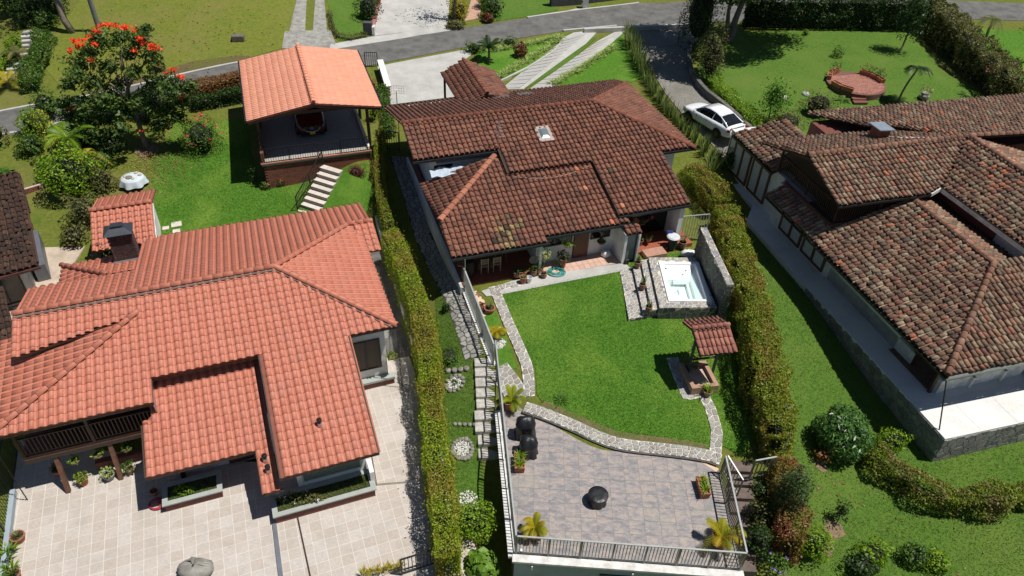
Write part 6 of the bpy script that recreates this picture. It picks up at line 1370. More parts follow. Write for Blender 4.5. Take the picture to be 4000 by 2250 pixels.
        MB().box((-hl - .005, 0, .55), (.03, 1.3, .1)).build('bumper_trim', body, o); MB().box((-hl + .01, 0, .78), (.03, .36, .12)).build('number_plate', flat('yellow_plate', (.75, .50, .02), .5, var=.03), o)
        MB().bar((-hl + .1, -.6, 1.0), (-hl + .1, .6, 1.0), .12, .03).build('boot_lip', body, o)
    return place(o, loc, rz)
car('parked_car', 'white sedan parked on the cobbled drive', (12.79, 45.08, g(12.79, 45.08) + .06), R(122.2), paint('white_paint', (.82, .84, .86), .5, .28))
p_ = LG.w(2.02, 44.65, 2.0); car('parked_car', 'dark red sport utility car parked in the open garage', p_, LG.rz - math.pi / 2, paint('dark_red_paint', (.10, .008, .012), .8, .3), True, 4.55, 1.84, 1.66)
# ================================================================== POTS, FURNITURE, SMALL THINGS
def pot_geo(o, r=.17, h_=.3, mat=None, style='round', n=16):
    mat = mat or M_TERRA
    if style == 'round': MB().lathe([(r * .72, 0), (r * .95, h_ * .8), (r * 1.06, h_ * .8), (r * 1.06, h_), (r * .9, h_), (r * .86, h_ * .85)], (0, 0, 0), n).build('pot', mat, o, smooth=False)
    elif style == 'belly':
        b = MB().lathe([(r * .68, 0), (r * .95, h_ * .3), (r, h_ * .55), (r * .93, h_ * .85), (r * 1.02, h_ * .9), (r * 1.02, h_), (r * .86, h_), (r * .84, h_ * .88)], (0, 0, 0), n).build('pot', mat, o)
        for z in (.25, .5, .72): MB().lathe([(r * .99, h_ * z), (r * 1.03, h_ * (z + .03)), (r * .98, h_ * (z + .07))], (0, 0, 0), n).build('band', flat('pot_band', (.16, .075, .05), .85), b)
    elif style == 'box':
        a, b = r if hasattr(r, '__len__') else (r, r); P = [(-a * .9, -b * .9), (a * .9, -b * .9), (a * .9, b * .9), (-a * .9, b * .9)]; mb = MB(); t = .04
        vs = [(x, y, 0) for x, y in P] + [(x / .9, y / .9, h_) for x, y in P] + [(x / .9 * (1 - t / a), y / .9 * (1 - t / b), h_) for x, y in P] + [(x / .9 * (1 - t / a), y / .9 * (1 - t / b), h_ - .08) for x, y in P]
        mb.add(vs, [(3, 2, 1, 0)] + [(4 * k + i, 4 * k + (i + 1) % 4, 4 * k + 4 + (i + 1) % 4, 4 * k + 4 + i) for k in range(3) for i in range(4)] + [(12, 13, 14, 15)]); mb.build('pot', mat, o)
        rr = max(a, b); r = min(a, b)
    r0 = r if not hasattr(r, '__len__') else min(r)
    MB().lathe([(r0 * .8, h_ * .8), (r0 * .86, h_ * .88)], (0, 0, 0), 12).build('soil', M_SOIL, o)
def potted(label, loc, r=.17, h_=.3, mat=None, style='round', plant='blades', pm=None, n=26, L_=.4, seed=0, rz=0, **k):
    o = local('potted_plant', label, 'plant pot'); pot_geo(o, r, h_, mat, style); pm = pm or M_GREEN; top = (0, 0, h_ * .85)
    if plant == 'blades': blades(o, 'leaves', top, n, L_, k.get('w', .035), pm, k.get('lean', .45), k.get('droop', .5), seed)
    elif plant == 'upright': blades(o, 'leaves', top, n, L_, k.get('w', .05), pm, .16, .05, seed, .1)
    elif plant == 'palm': fronds(o, 'frond', top, n, L_, k.get('rise', 1.0), k.get('droop', .75), pm, 14, .05, k.get('ll', .26), seed)
    elif plant == 'bush':
        C, N = blob_pts(np.array(top) + [0, 0, L_ * .6], (L_, L_, L_ * .8), n, .25, seed=seed); leafcloud('leaves', C, N + np.array([0, 0, .4]), k.get('size', .1), pm, o, k.get('aspect', .5))
        MB().tube([(0, 0, h_ * .8), (.02, .01, h_ + L_ * .5)], [.02, .012], 5).build('stem', M_BARKD, o)
    elif plant == 'two':
        for s_ in (-1, 1): blades(o, 'leaves', (0, s_ * k.get('sep', .2), h_ * .85), n, L_, .03, pm, .5, .6, seed + s_)
    return place(o, loc, rz)
# --- on the terrace
potted('square terracotta planter with feathery yellow palm at the upper left terrace corner', at(1997, 1592, 0), .26, .46, M_TERRA, 'box', 'palm', leaf('gold_palm', [(.16, .20, .012), (.24, .26, .014), (.12, .17, .012), (.30, .25, .02)], .3), 11, .62, 1, rise=1.5, droop=1.1, ll=.2)
potted('long terracotta planter with two spider plants in front of the black covers', at(2028, 1818, 0), (.2, .4), .34, M_TERRA, 'box', 'two', M_LIME, 34, .42, 2, rz=.05)
potted('square terracotta planter with golden palm at the bottom left terrace corner', at(2086, 2090, 0), .26, .5, M_TERRA, 'box', 'palm', M_YEL, 12, .6, 3, rise=1.4, droop=1.2, ll=.19)
potted('long terracotta planter with leafy spikes against the right terrace railing', at(2742, 1915, 0), (.19, .42), .34, M_TERRA, 'box', 'two', M_LIME, 30, .4, 4, rz=.08)
potted('large terracotta pot with arching golden palm at the bottom right terrace corner', at(2808, 2125, 0), .33, .55, M_TERRA, 'round', 'palm', M_YEL, 11, .98, 5, rise=1.3, droop=1.1, ll=.32)
def cover(label, loc, rx, ry, h_, seed=0, rz=0):
    """tarpaulin draped over a grill: high hood, folds down to the ground"""
    rg = random.Random(seed); o = local('grill_cover', label, 'grill'); V = []; n = 40; lv = [(0, 1.08), (.12, 1.02), (.28, .99), (.42, .97), (.56, 1.0), (.66, 1.03), (.72, .98), (.8, .85), (.88, .72), (.95, .5), (1.0, .2)]
    for zf2, k in lv:
        for i in range(n):
            t = 2 * math.pi * i / n; sq = 1 / max(abs(math.cos(t)), abs(math.sin(t))) ** .55; fold = 1 + (.07 * math.sin(7 * t + seed + 2 * zf2) + .045 * math.sin(13 * t + 2 * seed)) * (1.1 - zf2) * 1.1 + rg.uniform(-.025, .025)
            V.append((rx * k * sq * .92 * math.cos(t) * fold, ry * k * sq * .92 * math.sin(t) * fold, h_ * (zf2 + (.05 * math.sin(2 * t + seed) if .5 < zf2 < 1 else 0))))
    F = [(r_ * n + i, r_ * n + (i + 1) % n, (r_ + 1) * n + (i + 1) % n, (r_ + 1) * n + i) for r_ in range(len(lv) - 1) for i in range(n)] + [tuple(range((len(lv) - 1) * n, len(lv) * n))]
    c_ = mk('cover', V, F, M_TARP, o, smooth=True); MB().tube([(rx * 1.0 * math.cos(t), ry * 1.0 * math.sin(t), .06) for t in np.linspace(0, 6.28, 30)], .012, 5).build('hem', M_BLACK, o); return place(o, loc, rz)
cover('rear black grill cover with peaked hood beside the left terrace railing', at(2050, 1700, 0), .42, .36, 1.12, 1); cover('front black grill cover behind the long spider plant planter', at(2062, 1768, 0), .38, .38, .98, 2, .1)
o = local('covered_table', 'round low table under a black fitted cover in the middle of the terrace', 'table')
V = []; n = 44; lv = [(.0, .36), (.03, .37), (.2, .35), (.4, .345), (.425, .385), (.45, .39), (.47, .37), (.475, .2)]
for z, r_ in lv:
    for i in range(n): t = 2 * math.pi * i / n; k = 1 + (.05 * math.sin(8 * t) + .025 * math.sin(15 * t)) * (1 if z < .35 else 0); V.append((r_ * k * math.cos(t), r_ * k * math.sin(t), z + (.006 * math.sin(5 * t) if r_ < .38 and z > .4 else 0)))
mk('cover', V, [(r_ * n + i, r_ * n + (i + 1) % n, (r_ + 1) * n + (i + 1) % n, (r_ + 1) * n + i) for r_ in range(len(lv) - 1) for i in range(n)] + [tuple(range((len(lv) - 1) * n, len(lv) * n))], M_TARP, o, smooth=True)
MB().tube([(.372 * math.cos(t), .372 * math.sin(t), .415) for t in np.linspace(0, 6.283, 40)], .008, 5).build('drawstring', M_BLACK, o); place(o, (3.6, 16.68, .012))
MB().lathe([(.05, 0), (.05, .03), (.035, .035)], at(2036, 2150, .012), 12).build('floor_lamp', M_PLASTIC).update(dict()) if False else None
fl_ = MB().lathe([(.055, 0), (.055, .03), (.035, .04)], at(2036, 2150, .012), 14).build('floor_lamp', M_PLASTIC, smooth=False); tag(fl_, 'small white round lamp on the floor at the terrace front corner', 'lamp')
# --- porch and house front
PZ = lambda u, v, z=.76: at(u, v, z)
potted('striped pot with leafy plant at the porch corner, leftmost of the row', PZ(2018, 1080), .19, .32, M_TERRA2, 'belly', 'bush', M_DKGREEN, 120, .2, 11)
potted('tall terracotta pot with small cactus beside the white bucket', PZ(2043, 1106, .7), .18, .42, M_TERRA, 'round', 'blades', M_LIME, 16, .2, 12)
potted('terracotta pot with bright rosette behind the cactus pot', PZ(2044, 1078), .18, .32, M_TERRA, 'round', 'blades', M_GREEN, 22, .32, 13)
potted('dark striped pot with dark leaved plant under the hanging woven disc', PZ(2083, 1073), .19, .34, M_TERRA2, 'belly', 'bush', M_DKGREEN, 130, .24, 14)
potted('brown pot with bushy plant against the white porch pillar', PZ(2108, 1062), .18, .32, M_TERRA, 'round', 'bush', M_GREEN, 140, .26, 15)
potted('small pot with wispy plant beside the coiled teal hose', PZ(2123, 1082), .16, .26, M_TERRA2, 'belly', 'blades', M_OLIVE, 18, .26, 16)
potted('large terracotta urn with dark broad leaves by the plank door', PZ(2197, 1040), .2, .5, M_TERRA, 'round', 'bush', M_DKGREEN, 130, .36, 17, size=.16)
potted('round terracotta pot with rosemary on the cross patterned tiles', PZ(1912, 1222, .6), .25, .34, M_TERRA, 'round', 'blades', M_SPIKE, 40, .34, 18, lean=.3, droop=.2)
potted('wide grey concrete pot with young palm among white pebbles', PZ(1935, 1315, .5), .3, .34, M_POTG, 'round', 'palm', M_YEL, 8, .6, 19)
potted('banded clay pot with snake plant on the rear tub step', PZ(2489, 1041, 1.0), .16, .3, M_TERRA2, 'belly', 'upright', M_SPIKE, 26, .42, 20)
potted('banded clay pot with snake plant on the middle tub step', PZ(2508, 1127, 1.0), .16, .3, M_TERRA2, 'belly', 'upright', M_SPIKE, 26, .5, 21)
potted('banded clay pot with snake plant at the front corner of the tub steps', PZ(2532, 1216, 1.0), .16, .32, M_TERRA2, 'belly', 'upright', M_SPIKE, 24, .36, 22)
potted('pot with arching spider plant beside the tiled well', PZ(2760, 1545, .4), .19, .3, M_TERRA2, 'round', 'blades', M_LIME, 40, .55, 23)
potted('striped pot with dry twiggy plant between the blue bin and the gate', PZ(2664, 965, .72), .22, .36, M_TERRA2, 'belly', 'blades', M_OLIVE, 30, .7, 24, lean=.3, w=.02)
potted('small pot with yellow green rosette near the grey metal door', PZ(2463, 966), .17, .28, M_TERRA, 'round', 'blades', M_LIME, 18, .28, 25)
potted('dark pot with green succulent beside the brick step', PZ(2500, 952, .85), .16, .26, M_TERRA2, 'round', 'bush', M_OLIVE, 90, .2, 26)
potted('clay pot with trailing plant standing on the brick step', PZ(2532, 945, .98), .14, .2, M_TERRA, 'round', 'blades', M_GREEN, 24, .4, 27)
o = bush('red_leaf_plant', 'small crimson leaved plant beside the tall garden fence', 'plant', PZ(1881, 1214, .6), (.22, .22, .26), 160, .13, M_REDL, seed=4)
def hanging(label, loc, r=.2, pm=None, n=60, drop=.7, pot=None, seed=0, L_=.3, flowers=None, plate=False):
    o = local('hanging_basket', label, 'hanging basket'); MB().lathe([(.03, -r * .7), (r * .7, -r * .5), (r, 0), (r * .93, .02), (r * .9, -.02)], (0, 0, 0), 14).build('basket', pot or flat('coir', (.16, .11, .06), .9, var=.3, scale=20), o)
    if not plate: C, N = blob_pts((0, 0, .08), (L_, L_, L_ * .7), n, .3, seed=seed); leafcloud('leaves', C, N + np.array([0, 0, .3]), .12, pm or M_GREEN, o, .5)
    if flowers: C, N = blob_pts((0, 0, -.02), (L_, L_, L_ * .7), 30, .2, .05, seed); leafcloud('flowers', C, N, .07, flowers, o, .8)
    mb = MB()
    for k in range(3): a = k * 2.094; mb.tube([(r * .95 * math.cos(a), r * .95 * math.sin(a), 0), (0, 0, drop)], .006, 4)
    mb.build('chains', M_BLACK, o); return place(o, loc)
hanging('hanging basket of yellow green orchids at the white porch pillar', LM.w(11.7, 27.5, 1.75), .2, M_VARI, 120, .9, seed=1, L_=.36)
hanging('hanging fern with yellowish fronds left of the plank door', LM.w(13.0, 27.75, 2.05), .18, M_LIME, 110, .7, seed=2, L_=.34)
hanging('hanging coir basket on the white wall right of the plank door', LM.w(15.0, 27.9, 1.75), .24, M_OLIVE, 50, .9, seed=3, L_=.22)
hanging('hanging basket with drooping leaves in front of the sliding glass', LM.w(16.9, 28.3, 2.0), .2, M_LIME, 60, .9, seed=4, L_=.26)
hanging('second hanging basket in front of the sliding glass, nearer the bin', LM.w(17.6, 28.5, 2.05), .18, M_OLIVE, 50, .9, seed=5, L_=.2)
hanging('yellow clay hanging pot at the left end of the porch', LM.w(7.3, 27.6, 2.1), .17, pot=flat('ochre_pot', (.42, .22, .06), .7), plate=True, drop=.6)
for k, (a, z, lb, m_) in enumerate(((-9.0, .02, 'hanging basket under the wooden balcony, leftmost of three', M_LIME), (-8.13, .05, 'hanging basket under the wooden balcony, middle of three', M_LIME), (-7.12, .02, 'hanging basket under the wooden balcony, nearest the lower roof', M_GREEN))): hanging(lb, LR.w(a, 22.5, z), .2, m_, 60, .6, seed=10 + k, L_=.24)
hanging('hanging basket with pink flowers above the small patio planter', LR.w(-4.3, 20.6, .35), .18, M_DKGREEN, 60, .6, seed=14, L_=.24, flowers=M_PFLOWER)
hanging('dark hanging basket left of the pink flowered one above the planter', LR.w(-5.2, 20.5, .3), .18, M_DKGREEN, 50, .6, seed=15, L_=.2)
hanging('hanging fern beside the window at the right of the red house', LR.w(3.9, 23.55, .7), .2, M_LIME, 80, 1.6, seed=16, L_=.24)
hanging('woven hanging basket at the narrow side gable of the red house', LR.w(4.45, 29.0, .9), .2, M_OLIVE, 50, .9, seed=17, L_=.22)
# woven disc, bucket, hose, sacks, bin
dk_ = MB().lathe([(.02, 0), (.2, .012), (.235, .03), (.22, .05), (.02, .03)], (0, 0, 0), 18).build('woven_disc', flat('wicker', (.17, .145, .12), .85, var=.3, scale=30)); dk_.rotation_euler = (R(80), 0, R(20)); dk_.location = V3(LM.w(11.05, 27.42, 1.75)); tag(dk_, 'round woven disc hanging at the porch post', 'wall ornament')
o = local('bucket', 'white bucket standing among the porch pots', 'bucket'); MB().lathe([(.12, 0), (.16, .3), (.17, .3), (.17, .33), (.15, .33), (.115, .03)], (0, 0, 0), 18).build('shell', M_PLASTIC, o); MB().tube([(.165 * math.cos(t), .02, .3 + .14 * math.sin(t)) for t in np.linspace(0, math.pi, 10)], .006, 5).build('handle', M_ALU, o); place(o, PZ(2066, 1102, .72))
def hose(name, label, c, r, n, mat, seed=0, thick=.016):
    rg = random.Random(seed); pts = []
    for i in range(n * 16): t = i / 16 * 2 * math.pi; k = 1 + .28 * math.sin(t * .37 + seed) ; pts.append((c[0] + r * k * math.cos(t) + .05 * math.sin(.9 * i / 16 * 3), c[1] + r * k * .82 * math.sin(t) + .07 * math.cos(i / 16 * 2.1), c[2] + .02 + .004 * (i / 16) + .02 * rg.random()))
    o = MB().tube(pts, thick, 6).build(name, mat, smooth=True); return tag(o, label, 'hose')
hose('garden_hose', 'tangled teal garden hose on the pale edge of the porch', PZ(2172, 1063, .75), .36, 9, M_HOSE_T, 3); hose('garden_hose', 'coiled red garden hose beside the small patio planter', at(612, 1972, ZP + .02), .26, 6, M_HOSE_R, 1, .018)
def sack(label, loc, s, mat, seed=0, name='sack', cat='sack'):
    rg = np.random.default_rng(seed); mb = MB().lathe([(.6, 0), (.95, .2), (.9, .5), (.6, .75), (.2, .85), (.03, .86)], (0, 0, 0), 18); V = np.array(mb.v); V += rg.normal(0, .045, V.shape); V[:, 2] = np.maximum(V[:, 2], 0); o = mk(name, V * np.array(s) + np.array(loc), mb.f, mat, smooth=True); return tag(o, label, cat)
sack('white sack slumped against the wall by the grey metal door', PZ(2365, 1000), (.28, .22, .42), M_WHITE, 1); sack('crumpled white sheet lying behind the hot tub', PZ(2690, 1000, .75), (.5, .25, .45), M_PLASTIC, 2, 'crumpled_sheet', 'sheet'); sack('blue grey tarpaulin bundle at the foot of the stone feature wall', at(2722, 996, .8), (.25, .22, .6), flat('blue_tarp', (.12, .17, .28), .6), 5, 'tarpaulin', 'tarpaulin')
o = local('dustbin', 'dark blue wheelie bin topped with a round white lid', 'bin'); MB().lathe([(.22, 0), (.28, .62), (.3, .66), (.28, .7)], (0, 0, 0), 18).build('body', M_NAVY, o); MB().lathe([(.34, .7), (.36, .74), (.3, .8), (.12, .84), (.02, .85)], (0, 0, 0), 20).build('lid', flat('pale_lid', (.6, .63, .66), .5), o); MB().box((-.2, .22, .86), (.34, .1, .18)).build('handle', M_BLUEP, o); place(o, at(2622, 968, .72))
MB().box((0, 0, 0), (.3, .22, .34)).build('x', M_BLACK) if False else None
bx_ = bevel(MB().box(at(2447, 1020, .9), (.2, .22, .3), LM.rz).build('speaker_box', M_GUT), .02); tag(bx_, 'small dark grey box at the foot of the grey metal door', 'box')
def chair(label, loc, rz):
    o = local('wooden_chair', label, 'chair')
    for x in (-.19, .19):
        MB().box((x, -.19, .22), (.045, .045, .44)).build('leg', M_WOODP, o); MB().box((x, .19, .46), (.05, .045, .92)).build('back_post', M_WOODP, o); MB().box((x, 0, .2), (.03, .36, .035)).build('stretcher', M_WOODP, o)
    MB().box((0, 0, .45), (.44, .44, .04)).build('seat', M_WOODP, o)
    for z in (.62, .74, .86): MB().box((0, .19, z), (.36, .03, .07)).build('back_slat', M_WOODP, o)
    return place(o, loc, rz)
for a, lb in ((8.75, 'wooden slat chair in the porch, left one of the front pair'), (9.4, 'wooden slat chair in the porch, right one of the front pair')): chair(lb, LM.w(a, 28.4, .74), LM.rz + math.pi)
chair('wooden slat chair in the porch behind the front pair', LM.w(9.9, 29.6, .74), LM.rz)
o = local('porch_table', 'long dark wooden table behind the porch chairs', 'table'); MB().box((0, 0, .72), (2.2, .9, .05)).build('top', M_WOODL, o)
for x in (-.95, .95):
    for y in (-.35, .35): MB().box((x, y, .35), (.08, .08, .7)).build('leg', M_WOODL, o)
place(o, LM.w(9.1, 29.1, .74), LM.rz)
o = local('wooden_barrel', 'dark wooden barrel at the left end of the porch', 'barrel'); MB().lathe([(.24, 0), (.3, .25), (.32, .45), (.3, .65), (.24, .9), (.22, .9), (.02, .87)], (0, 0, 0), 18).build('staves', M_WOOD, o)
for z, r_ in ((.12, .275), (.32, .315), (.58, .315), (.78, .275)): MB().lathe([(r_, z), (r_ + .012, z + .02), (r_, z + .05)], (0, 0, 0), 18).build('hoop', M_BLACK, o)
place(o, LM.w(7.95, 28.3, .74))
# cross shaped inlays on the pale tiles by the porch
pad = MB().prism([p[:2] for p in PX([(1838, 1140), (1905, 1128), (1945, 1220), (1885, 1240)])], .2, .66).build('porch_corner_floor', M_BORDER); pad['kind'] = 'structure'
for u, v in ((1866, 1150), (1880, 1188)):
    c = at(u, v, .67)
    for a, b in ((.42, .07), (.07, .42)): MB().box(c + np.array([0, 0, -.003 if a < b else .0]), (a, b, .02), LM.rz).build('inlay', flat('rust_inlay', (.24, .10, .07), .8), pad)
# --- patio pots of the red house
for k, (u, v, r_, h_, m_, pm, lb, pl, n_, l_) in enumerate(((330, 1888, .2, .32, M_TERRA, M_LIME, 'terracotta pot with fresh green plant in front of the balcony post', 'bush', 130, .26), (430, 1868, .22, .26, M_POTG, M_VARI, 'grey bowl with variegated plant in front of the low brick wall', 'bush', 140, .28), (512, 1845, .17, .26, M_TERRA2, M_GREEN, 'pot with lush plant beside the lower red roof', 'bush', 140, .28), (232, 1850, .2, .3, M_TERRA, M_DKGREEN, 'terracotta pot in the shade under the balcony', 'bush', 100, .25), (78, 2110, .24, .3, M_TERRA, M_OLIVE, 'round terracotta pot at the left edge of the patio', 'blades', 30, .3), (65, 2260, .22, .34, M_TERRA, M_GREEN, 'terracotta pot with spiky agave at the bottom left corner', 'blades', 26, .45), (605, 1930, .14, .22, M_TERRA, M_OLIVE, 'small clay pot in the shade behind the red hose', 'blades', 12, .2))): potted(lb, at(u, v, ZP + .012), r_, h_, m_, 'round', pl, pm, n_, l_, 40 + k)
# big boulder at the bottom edge
mb = MB().lathe([(.35, -.1), (.62, .1), (.66, .3), (.5, .48), (.2, .56), (.02, .57)], (0, 0, 0), 22); V = np.array(mb.v) * [1.0, .62, .9]; V += np.random.default_rng(4).normal(0, .025, V.shape); o = mk('boulder', V + at(770, 2235, ZP), mb.f, flat('wet_boulder', (.26, .25, .22), .6, var=.35, scale=3, bump=.6), smooth=True); tag(o, 'smooth grey boulder lying on the patio at the bottom edge', 'boulder')
# --- garden things behind the red house
o = local('garden_table', 'round garden table under a pale blue cloth with stones on it', 'table'); V = []; n = 36
for z, r_ in ((.2, .76), (.34, .71), (.52, .635), (.57, .61), (.59, .3)):
    for i in range(n): t = 2 * math.pi * i / n; k = 1 + .16 * math.sin(7 * t) * max(0, 1 - z / .55); V.append((r_ * k * math.cos(t), r_ * k * math.sin(t), z))
mk('tablecloth', V, [(r_ * n + i, r_ * n + (i + 1) % n, (r_ + 1) * n + (i + 1) % n, (r_ + 1) * n + i) for r_ in range(4) for i in range(n)] + [tuple(range(4 * n, 5 * n))], M_CLOTH, o, smooth=True); MB().lathe([(.08, 0), (.05, .55)], (0, 0, 0), 8).build('leg', M_WOOD, o); tb = place(o, gp(527, 725))
for k, (x, y, s_, c_) in enumerate(((.05, .45, .12, 'cream flat stone at the back of the cloth covered table'), (.35, .25, .12, 'cream flat stone at the right of the cloth covered table'), (-.12, -.12, .19, 'large brown flat stone on the cloth covered table'), (.15, -.2, .1, 'small cream stone in front on the cloth covered table'), (-.4, .0, .11, 'cream flat stone at the left of the cloth covered table'))):
    mb = MB().lathe([(.9, 0), (1, .15), (.8, .3), (.1, .34)], (0, 0, 0), 12); V = (np.array(mb.v) + np.random.default_rng(k).normal(0, .05, (len(mb.v), 3))) * s_; tag(mk('flat_stone', V + gp(527, 725) + np.array([x, y, .6]), mb.f, M_ROCK if k == 2 else flat('cream_stone', (.46, .38, .28), .85), smooth=True), c_, 'stone', 'stones on the garden table')
for k, (u, v, s_, lb) in enumerate(((612, 905, .3, 'pale square stepping slab nearest the shed'), (648, 893, .32, 'pale square stepping slab next to the shed one'), (690, 878, .5, 'largest pale stepping slab behind the red roof'), (690, 905, .36, 'pale stepping slab half hidden by the red roof edge'))):
    p = gp(u, v); tag(bevel(MB().box((p[0], p[1], p[2] + .03), (s_ * 1.1, s_, .08), LR.rz).build('stepping_slab', flat('pale_slab', (.56, .52, .45), .9), None), .02), lb, 'paving slab', 'stepping slabs')
# stump block on the hill lawn
p = gp(932, 158); o = bevel(MB().box((p[0], p[1], p[2] + .2), (.9, .6, .45), .2).build('concrete_block', flat('mossy_block', (.13, .12, .09), .9, var=.35, scale=4)), .05); tag(o, 'mossy concrete block lying on the hill lawn', 'block')
# utility pole and grey trunk
p = gp(390, 122); o = thing('utility_pole', 'tall grey concrete utility pole behind the flowering tree', 'pole', p); MB().tube([p + [0, 0, -.3], p + [0, 0, 9.5]], [.19, .12], 12).build('pole', flat('pole_concrete', (.16, .17, .17), .8), o); MB().box(p + np.array([0, 0, 9.0]), (1.6, .1, .1)).build('crossarm', M_WOOD, o)
# street sign post near the pad, mailbox block
p = gp(1440, 135); o = thing('meter_pillar', 'small dark pillar box at the corner of the parking pad', 'pillar', p); MB().box(p + np.array([0, 0, .5]), (.7, .5, 1.0)).build('pillar', flat('dark_pillar', (.07, .07, .072), .8), o); MB().box(p + np.array([.45, 0, .35]), (.2, .6, .7)).build('side_wall', M_WHITE_OLD, o)
# solar lamps and lamp post near the hedges
def solar(label, p, h_, tilt=.6, rz=0, s=.3):
    o = thing('solar_lamp', label, 'solar lamp', p); MB().tube([p, p + np.array([0, 0, h_])], .025, 8).build('post', M_ALU, o)
    pn = MB().box((0, 0, 0), (s, s * .75, .03)).build('panel', M_PLASTIC, o); pn.location = (0, 0, h_ + .1); pn.rotation_euler = (tilt, 0, rz)
    pc = MB().box((0, 0, 0), (s * .9, s * .66, .012)).build('cell', M_SOLAR, o); pc.location = (0, 0, h_ + .12); pc.rotation_euler = (tilt, 0, rz); MB().box((0, 0, 0), (.12, .08, .1)).build('lamp_head', M_PLASTIC, o).location = (0.03, -.06, h_ - .08); return o
solar('large solar lamp on a pole beside the hedge at the bottom', at(1697, 2120, -1.2), 1.5, .7, .5, .45); solar('small solar lamp on a post in the right hedge', at(3042, 1800, .0), 1.75, .5, -.3, .3); solar('solar lamp on a pole behind the stone feature wall', at(2812, 1010, .7), 1.4, .5, -.2, .32)
solar('solar lamp standing at the left corner of the porch gutter', LM.w(7.4, 27.05, .75), 2.0, .5, 0, .2)
p = at(3034, 1690, .1); o = thing('lamp_post', 'short garden lamp post with grey lantern in the right hedge', 'lamp', p); MB().tube([p, p + np.array([0, 0, 1.4])], .03, 8).build('post', M_RAIL, o); MB().lathe([(.07, 1.4), (.11, 1.45), (.11, 1.65), (.13, 1.68), (.03, 1.75)], p, 10).build('lantern', M_RAILT, o)
# antennas on the middle house
zr2 = zf_(34.2); p = LM.w(11.0, 33.3, 4.85); o = thing('tv_antenna', 'tall rod antenna on the step of the middle roof', 'antenna', p); MB().tube([p, p + np.array([0, 0, 1.7])], .02, 6).build('mast', M_ALU, o)
mb = MB()
for k in range(6): z = .7 + k * .17; mb.tube([p + np.array([-.28 + .02 * k, 0, z]), p + np.array([.28 - .02 * k, .05, z])], .009, 5)
mb.build('elements', M_ALU, o)
p = at(1562, 560, 1.2); o = thing('grid_antenna', 'grid dish antenna on a mast at the left corner of the middle house', 'antenna', p); MB().tube([p, p + np.array([0, 0, 3.6])], .025, 6).build('mast', M_ALU, o); mb = MB()
for k in range(7): x = -.45 + .15 * k; mb.tube([p + np.array([x, .1 - .3 * x * x, 3.35]), p + np.array([x, .1 - .3 * x * x, 3.85])], .008, 4)
for k in range(4): z = 3.35 + k * .16; mb.tube([p + np.array([x, .1 - .3 * x * x, z]) for x in np.linspace(-.45, .45, 7)], .008, 4)
mb.build('grid', M_ALU, o); MB().tube([p + np.array([0, .1, 3.6]), p + np.array([0, -.3, 3.6])], .015, 5).build('feed', M_PLASTIC, o)
# cable hanging over the low roof
tag(MB().tube([LM.w(11.2 + 4.4 * t, 31.5 - .45 * math.sin(math.pi * t), 4.15 - .12 * math.sin(math.pi * t)) for t in np.linspace(0, 1, 14)], .018, 5).build('cable', flat('pale_cable', (.42, .36, .28), .8)), 'pale cable sagging below the middle roof step', 'cable')
# sheet of plastic under the left eave
v = []; 
for i in range(13):
    for j in range(4): v.append(LM.w(7.2 + i * .28, 32.75 + j * .22, 3.98 + .07 * math.sin(i * 2.1 + j) + .05 * j))
tag(mk('plastic_sheet', v, [(i * 4 + j, i * 4 + 4 + j, i * 4 + 5 + j, i * 4 + 1 + j) for i in range(12) for j in range(3)], flat('blue_plastic_sheet', (.45, .52, .60), .25, var=.25, scale=8), smooth=True), 'wrinkled translucent plastic sheet on the low roof by the upper wall', 'plastic sheet')
# garden circles of stones and pebbles
def pebbles(name, label, c, r, n, size=.045, mat=None, rim=None):
    c = np.array(c); rg = random.Random(int(c[0] * 100)); o = thing(name, label, 'pebble bed', c); mb = MB(); rn = []
    for k in range(n):
        a, q = rg.uniform(0, 6.28), r * math.sqrt(rg.random()); s_ = size * rg.uniform(.6, 1.3); x, y = c[0] + q * math.cos(a), c[1] + q * math.sin(a); z = g(x, y) + .05 + rg.uniform(0, .02); n0 = len(mb.f)
        P = [(x + s_ * math.cos(t) * rg.uniform(.8, 1.1), y + s_ * .8 * math.sin(t) * rg.uniform(.8, 1.1)) for t in np.linspace(0, 6.28, 7)[:-1]]; mb.prism(P, z - s_, z + s_ * .5, .35); rn += [rg.random()] * (len(mb.f) - n0)
    f_ = mb.build('pebbles', mat or M_PEB, o, rnd=rn); f_['kind'] = 'stuff'
    if rim:
        for k in range(rim): a = 2 * math.pi * k / rim; x, y = c[0] + (r + .08) * math.cos(a), c[1] + (r + .08) * math.sin(a); s_ = .1 * rg.uniform(.8, 1.3); m2 = MB().lathe([(.8, -.3), (1, .1), (.7, .6), (.1, .75)], (0, 0, 0), 9); V = (np.array(m2.v) + np.random.default_rng(k).normal(0, .07, (len(m2.v), 3))) * s_; mk('rim_stone', V + np.array([x, y, g(x, y) + .04]), m2.f, M_ROCK, o, smooth=True, ind=True)
    return o
pebbles('pebble_ring', 'small ring of white pebbles round a plant, upper one in the garden strip', gp(1777, 1500), .3, 130, .045, None, 12); pebbles('pebble_ring', 'large ring of white pebbles in the middle of the garden strip', gp(1806, 1755), .34, 220, .04, None, 20); pebbles('pebble_patch', 'loose white pebbles under the bright shrub in the garden strip', gp(1828, 1955), .42, 120); pebbles('pebble_patch', 'white pebbles spilled round the grey concrete pot', gp(1950, 1345), .3, 160, .04)
bush('ring_plant', 'small green plant inside the upper pebble ring', 'plant', gp(1777, 1498), (.13, .13, .12), 60, .1, M_GREEN, seed=9, core=False, stem=False)
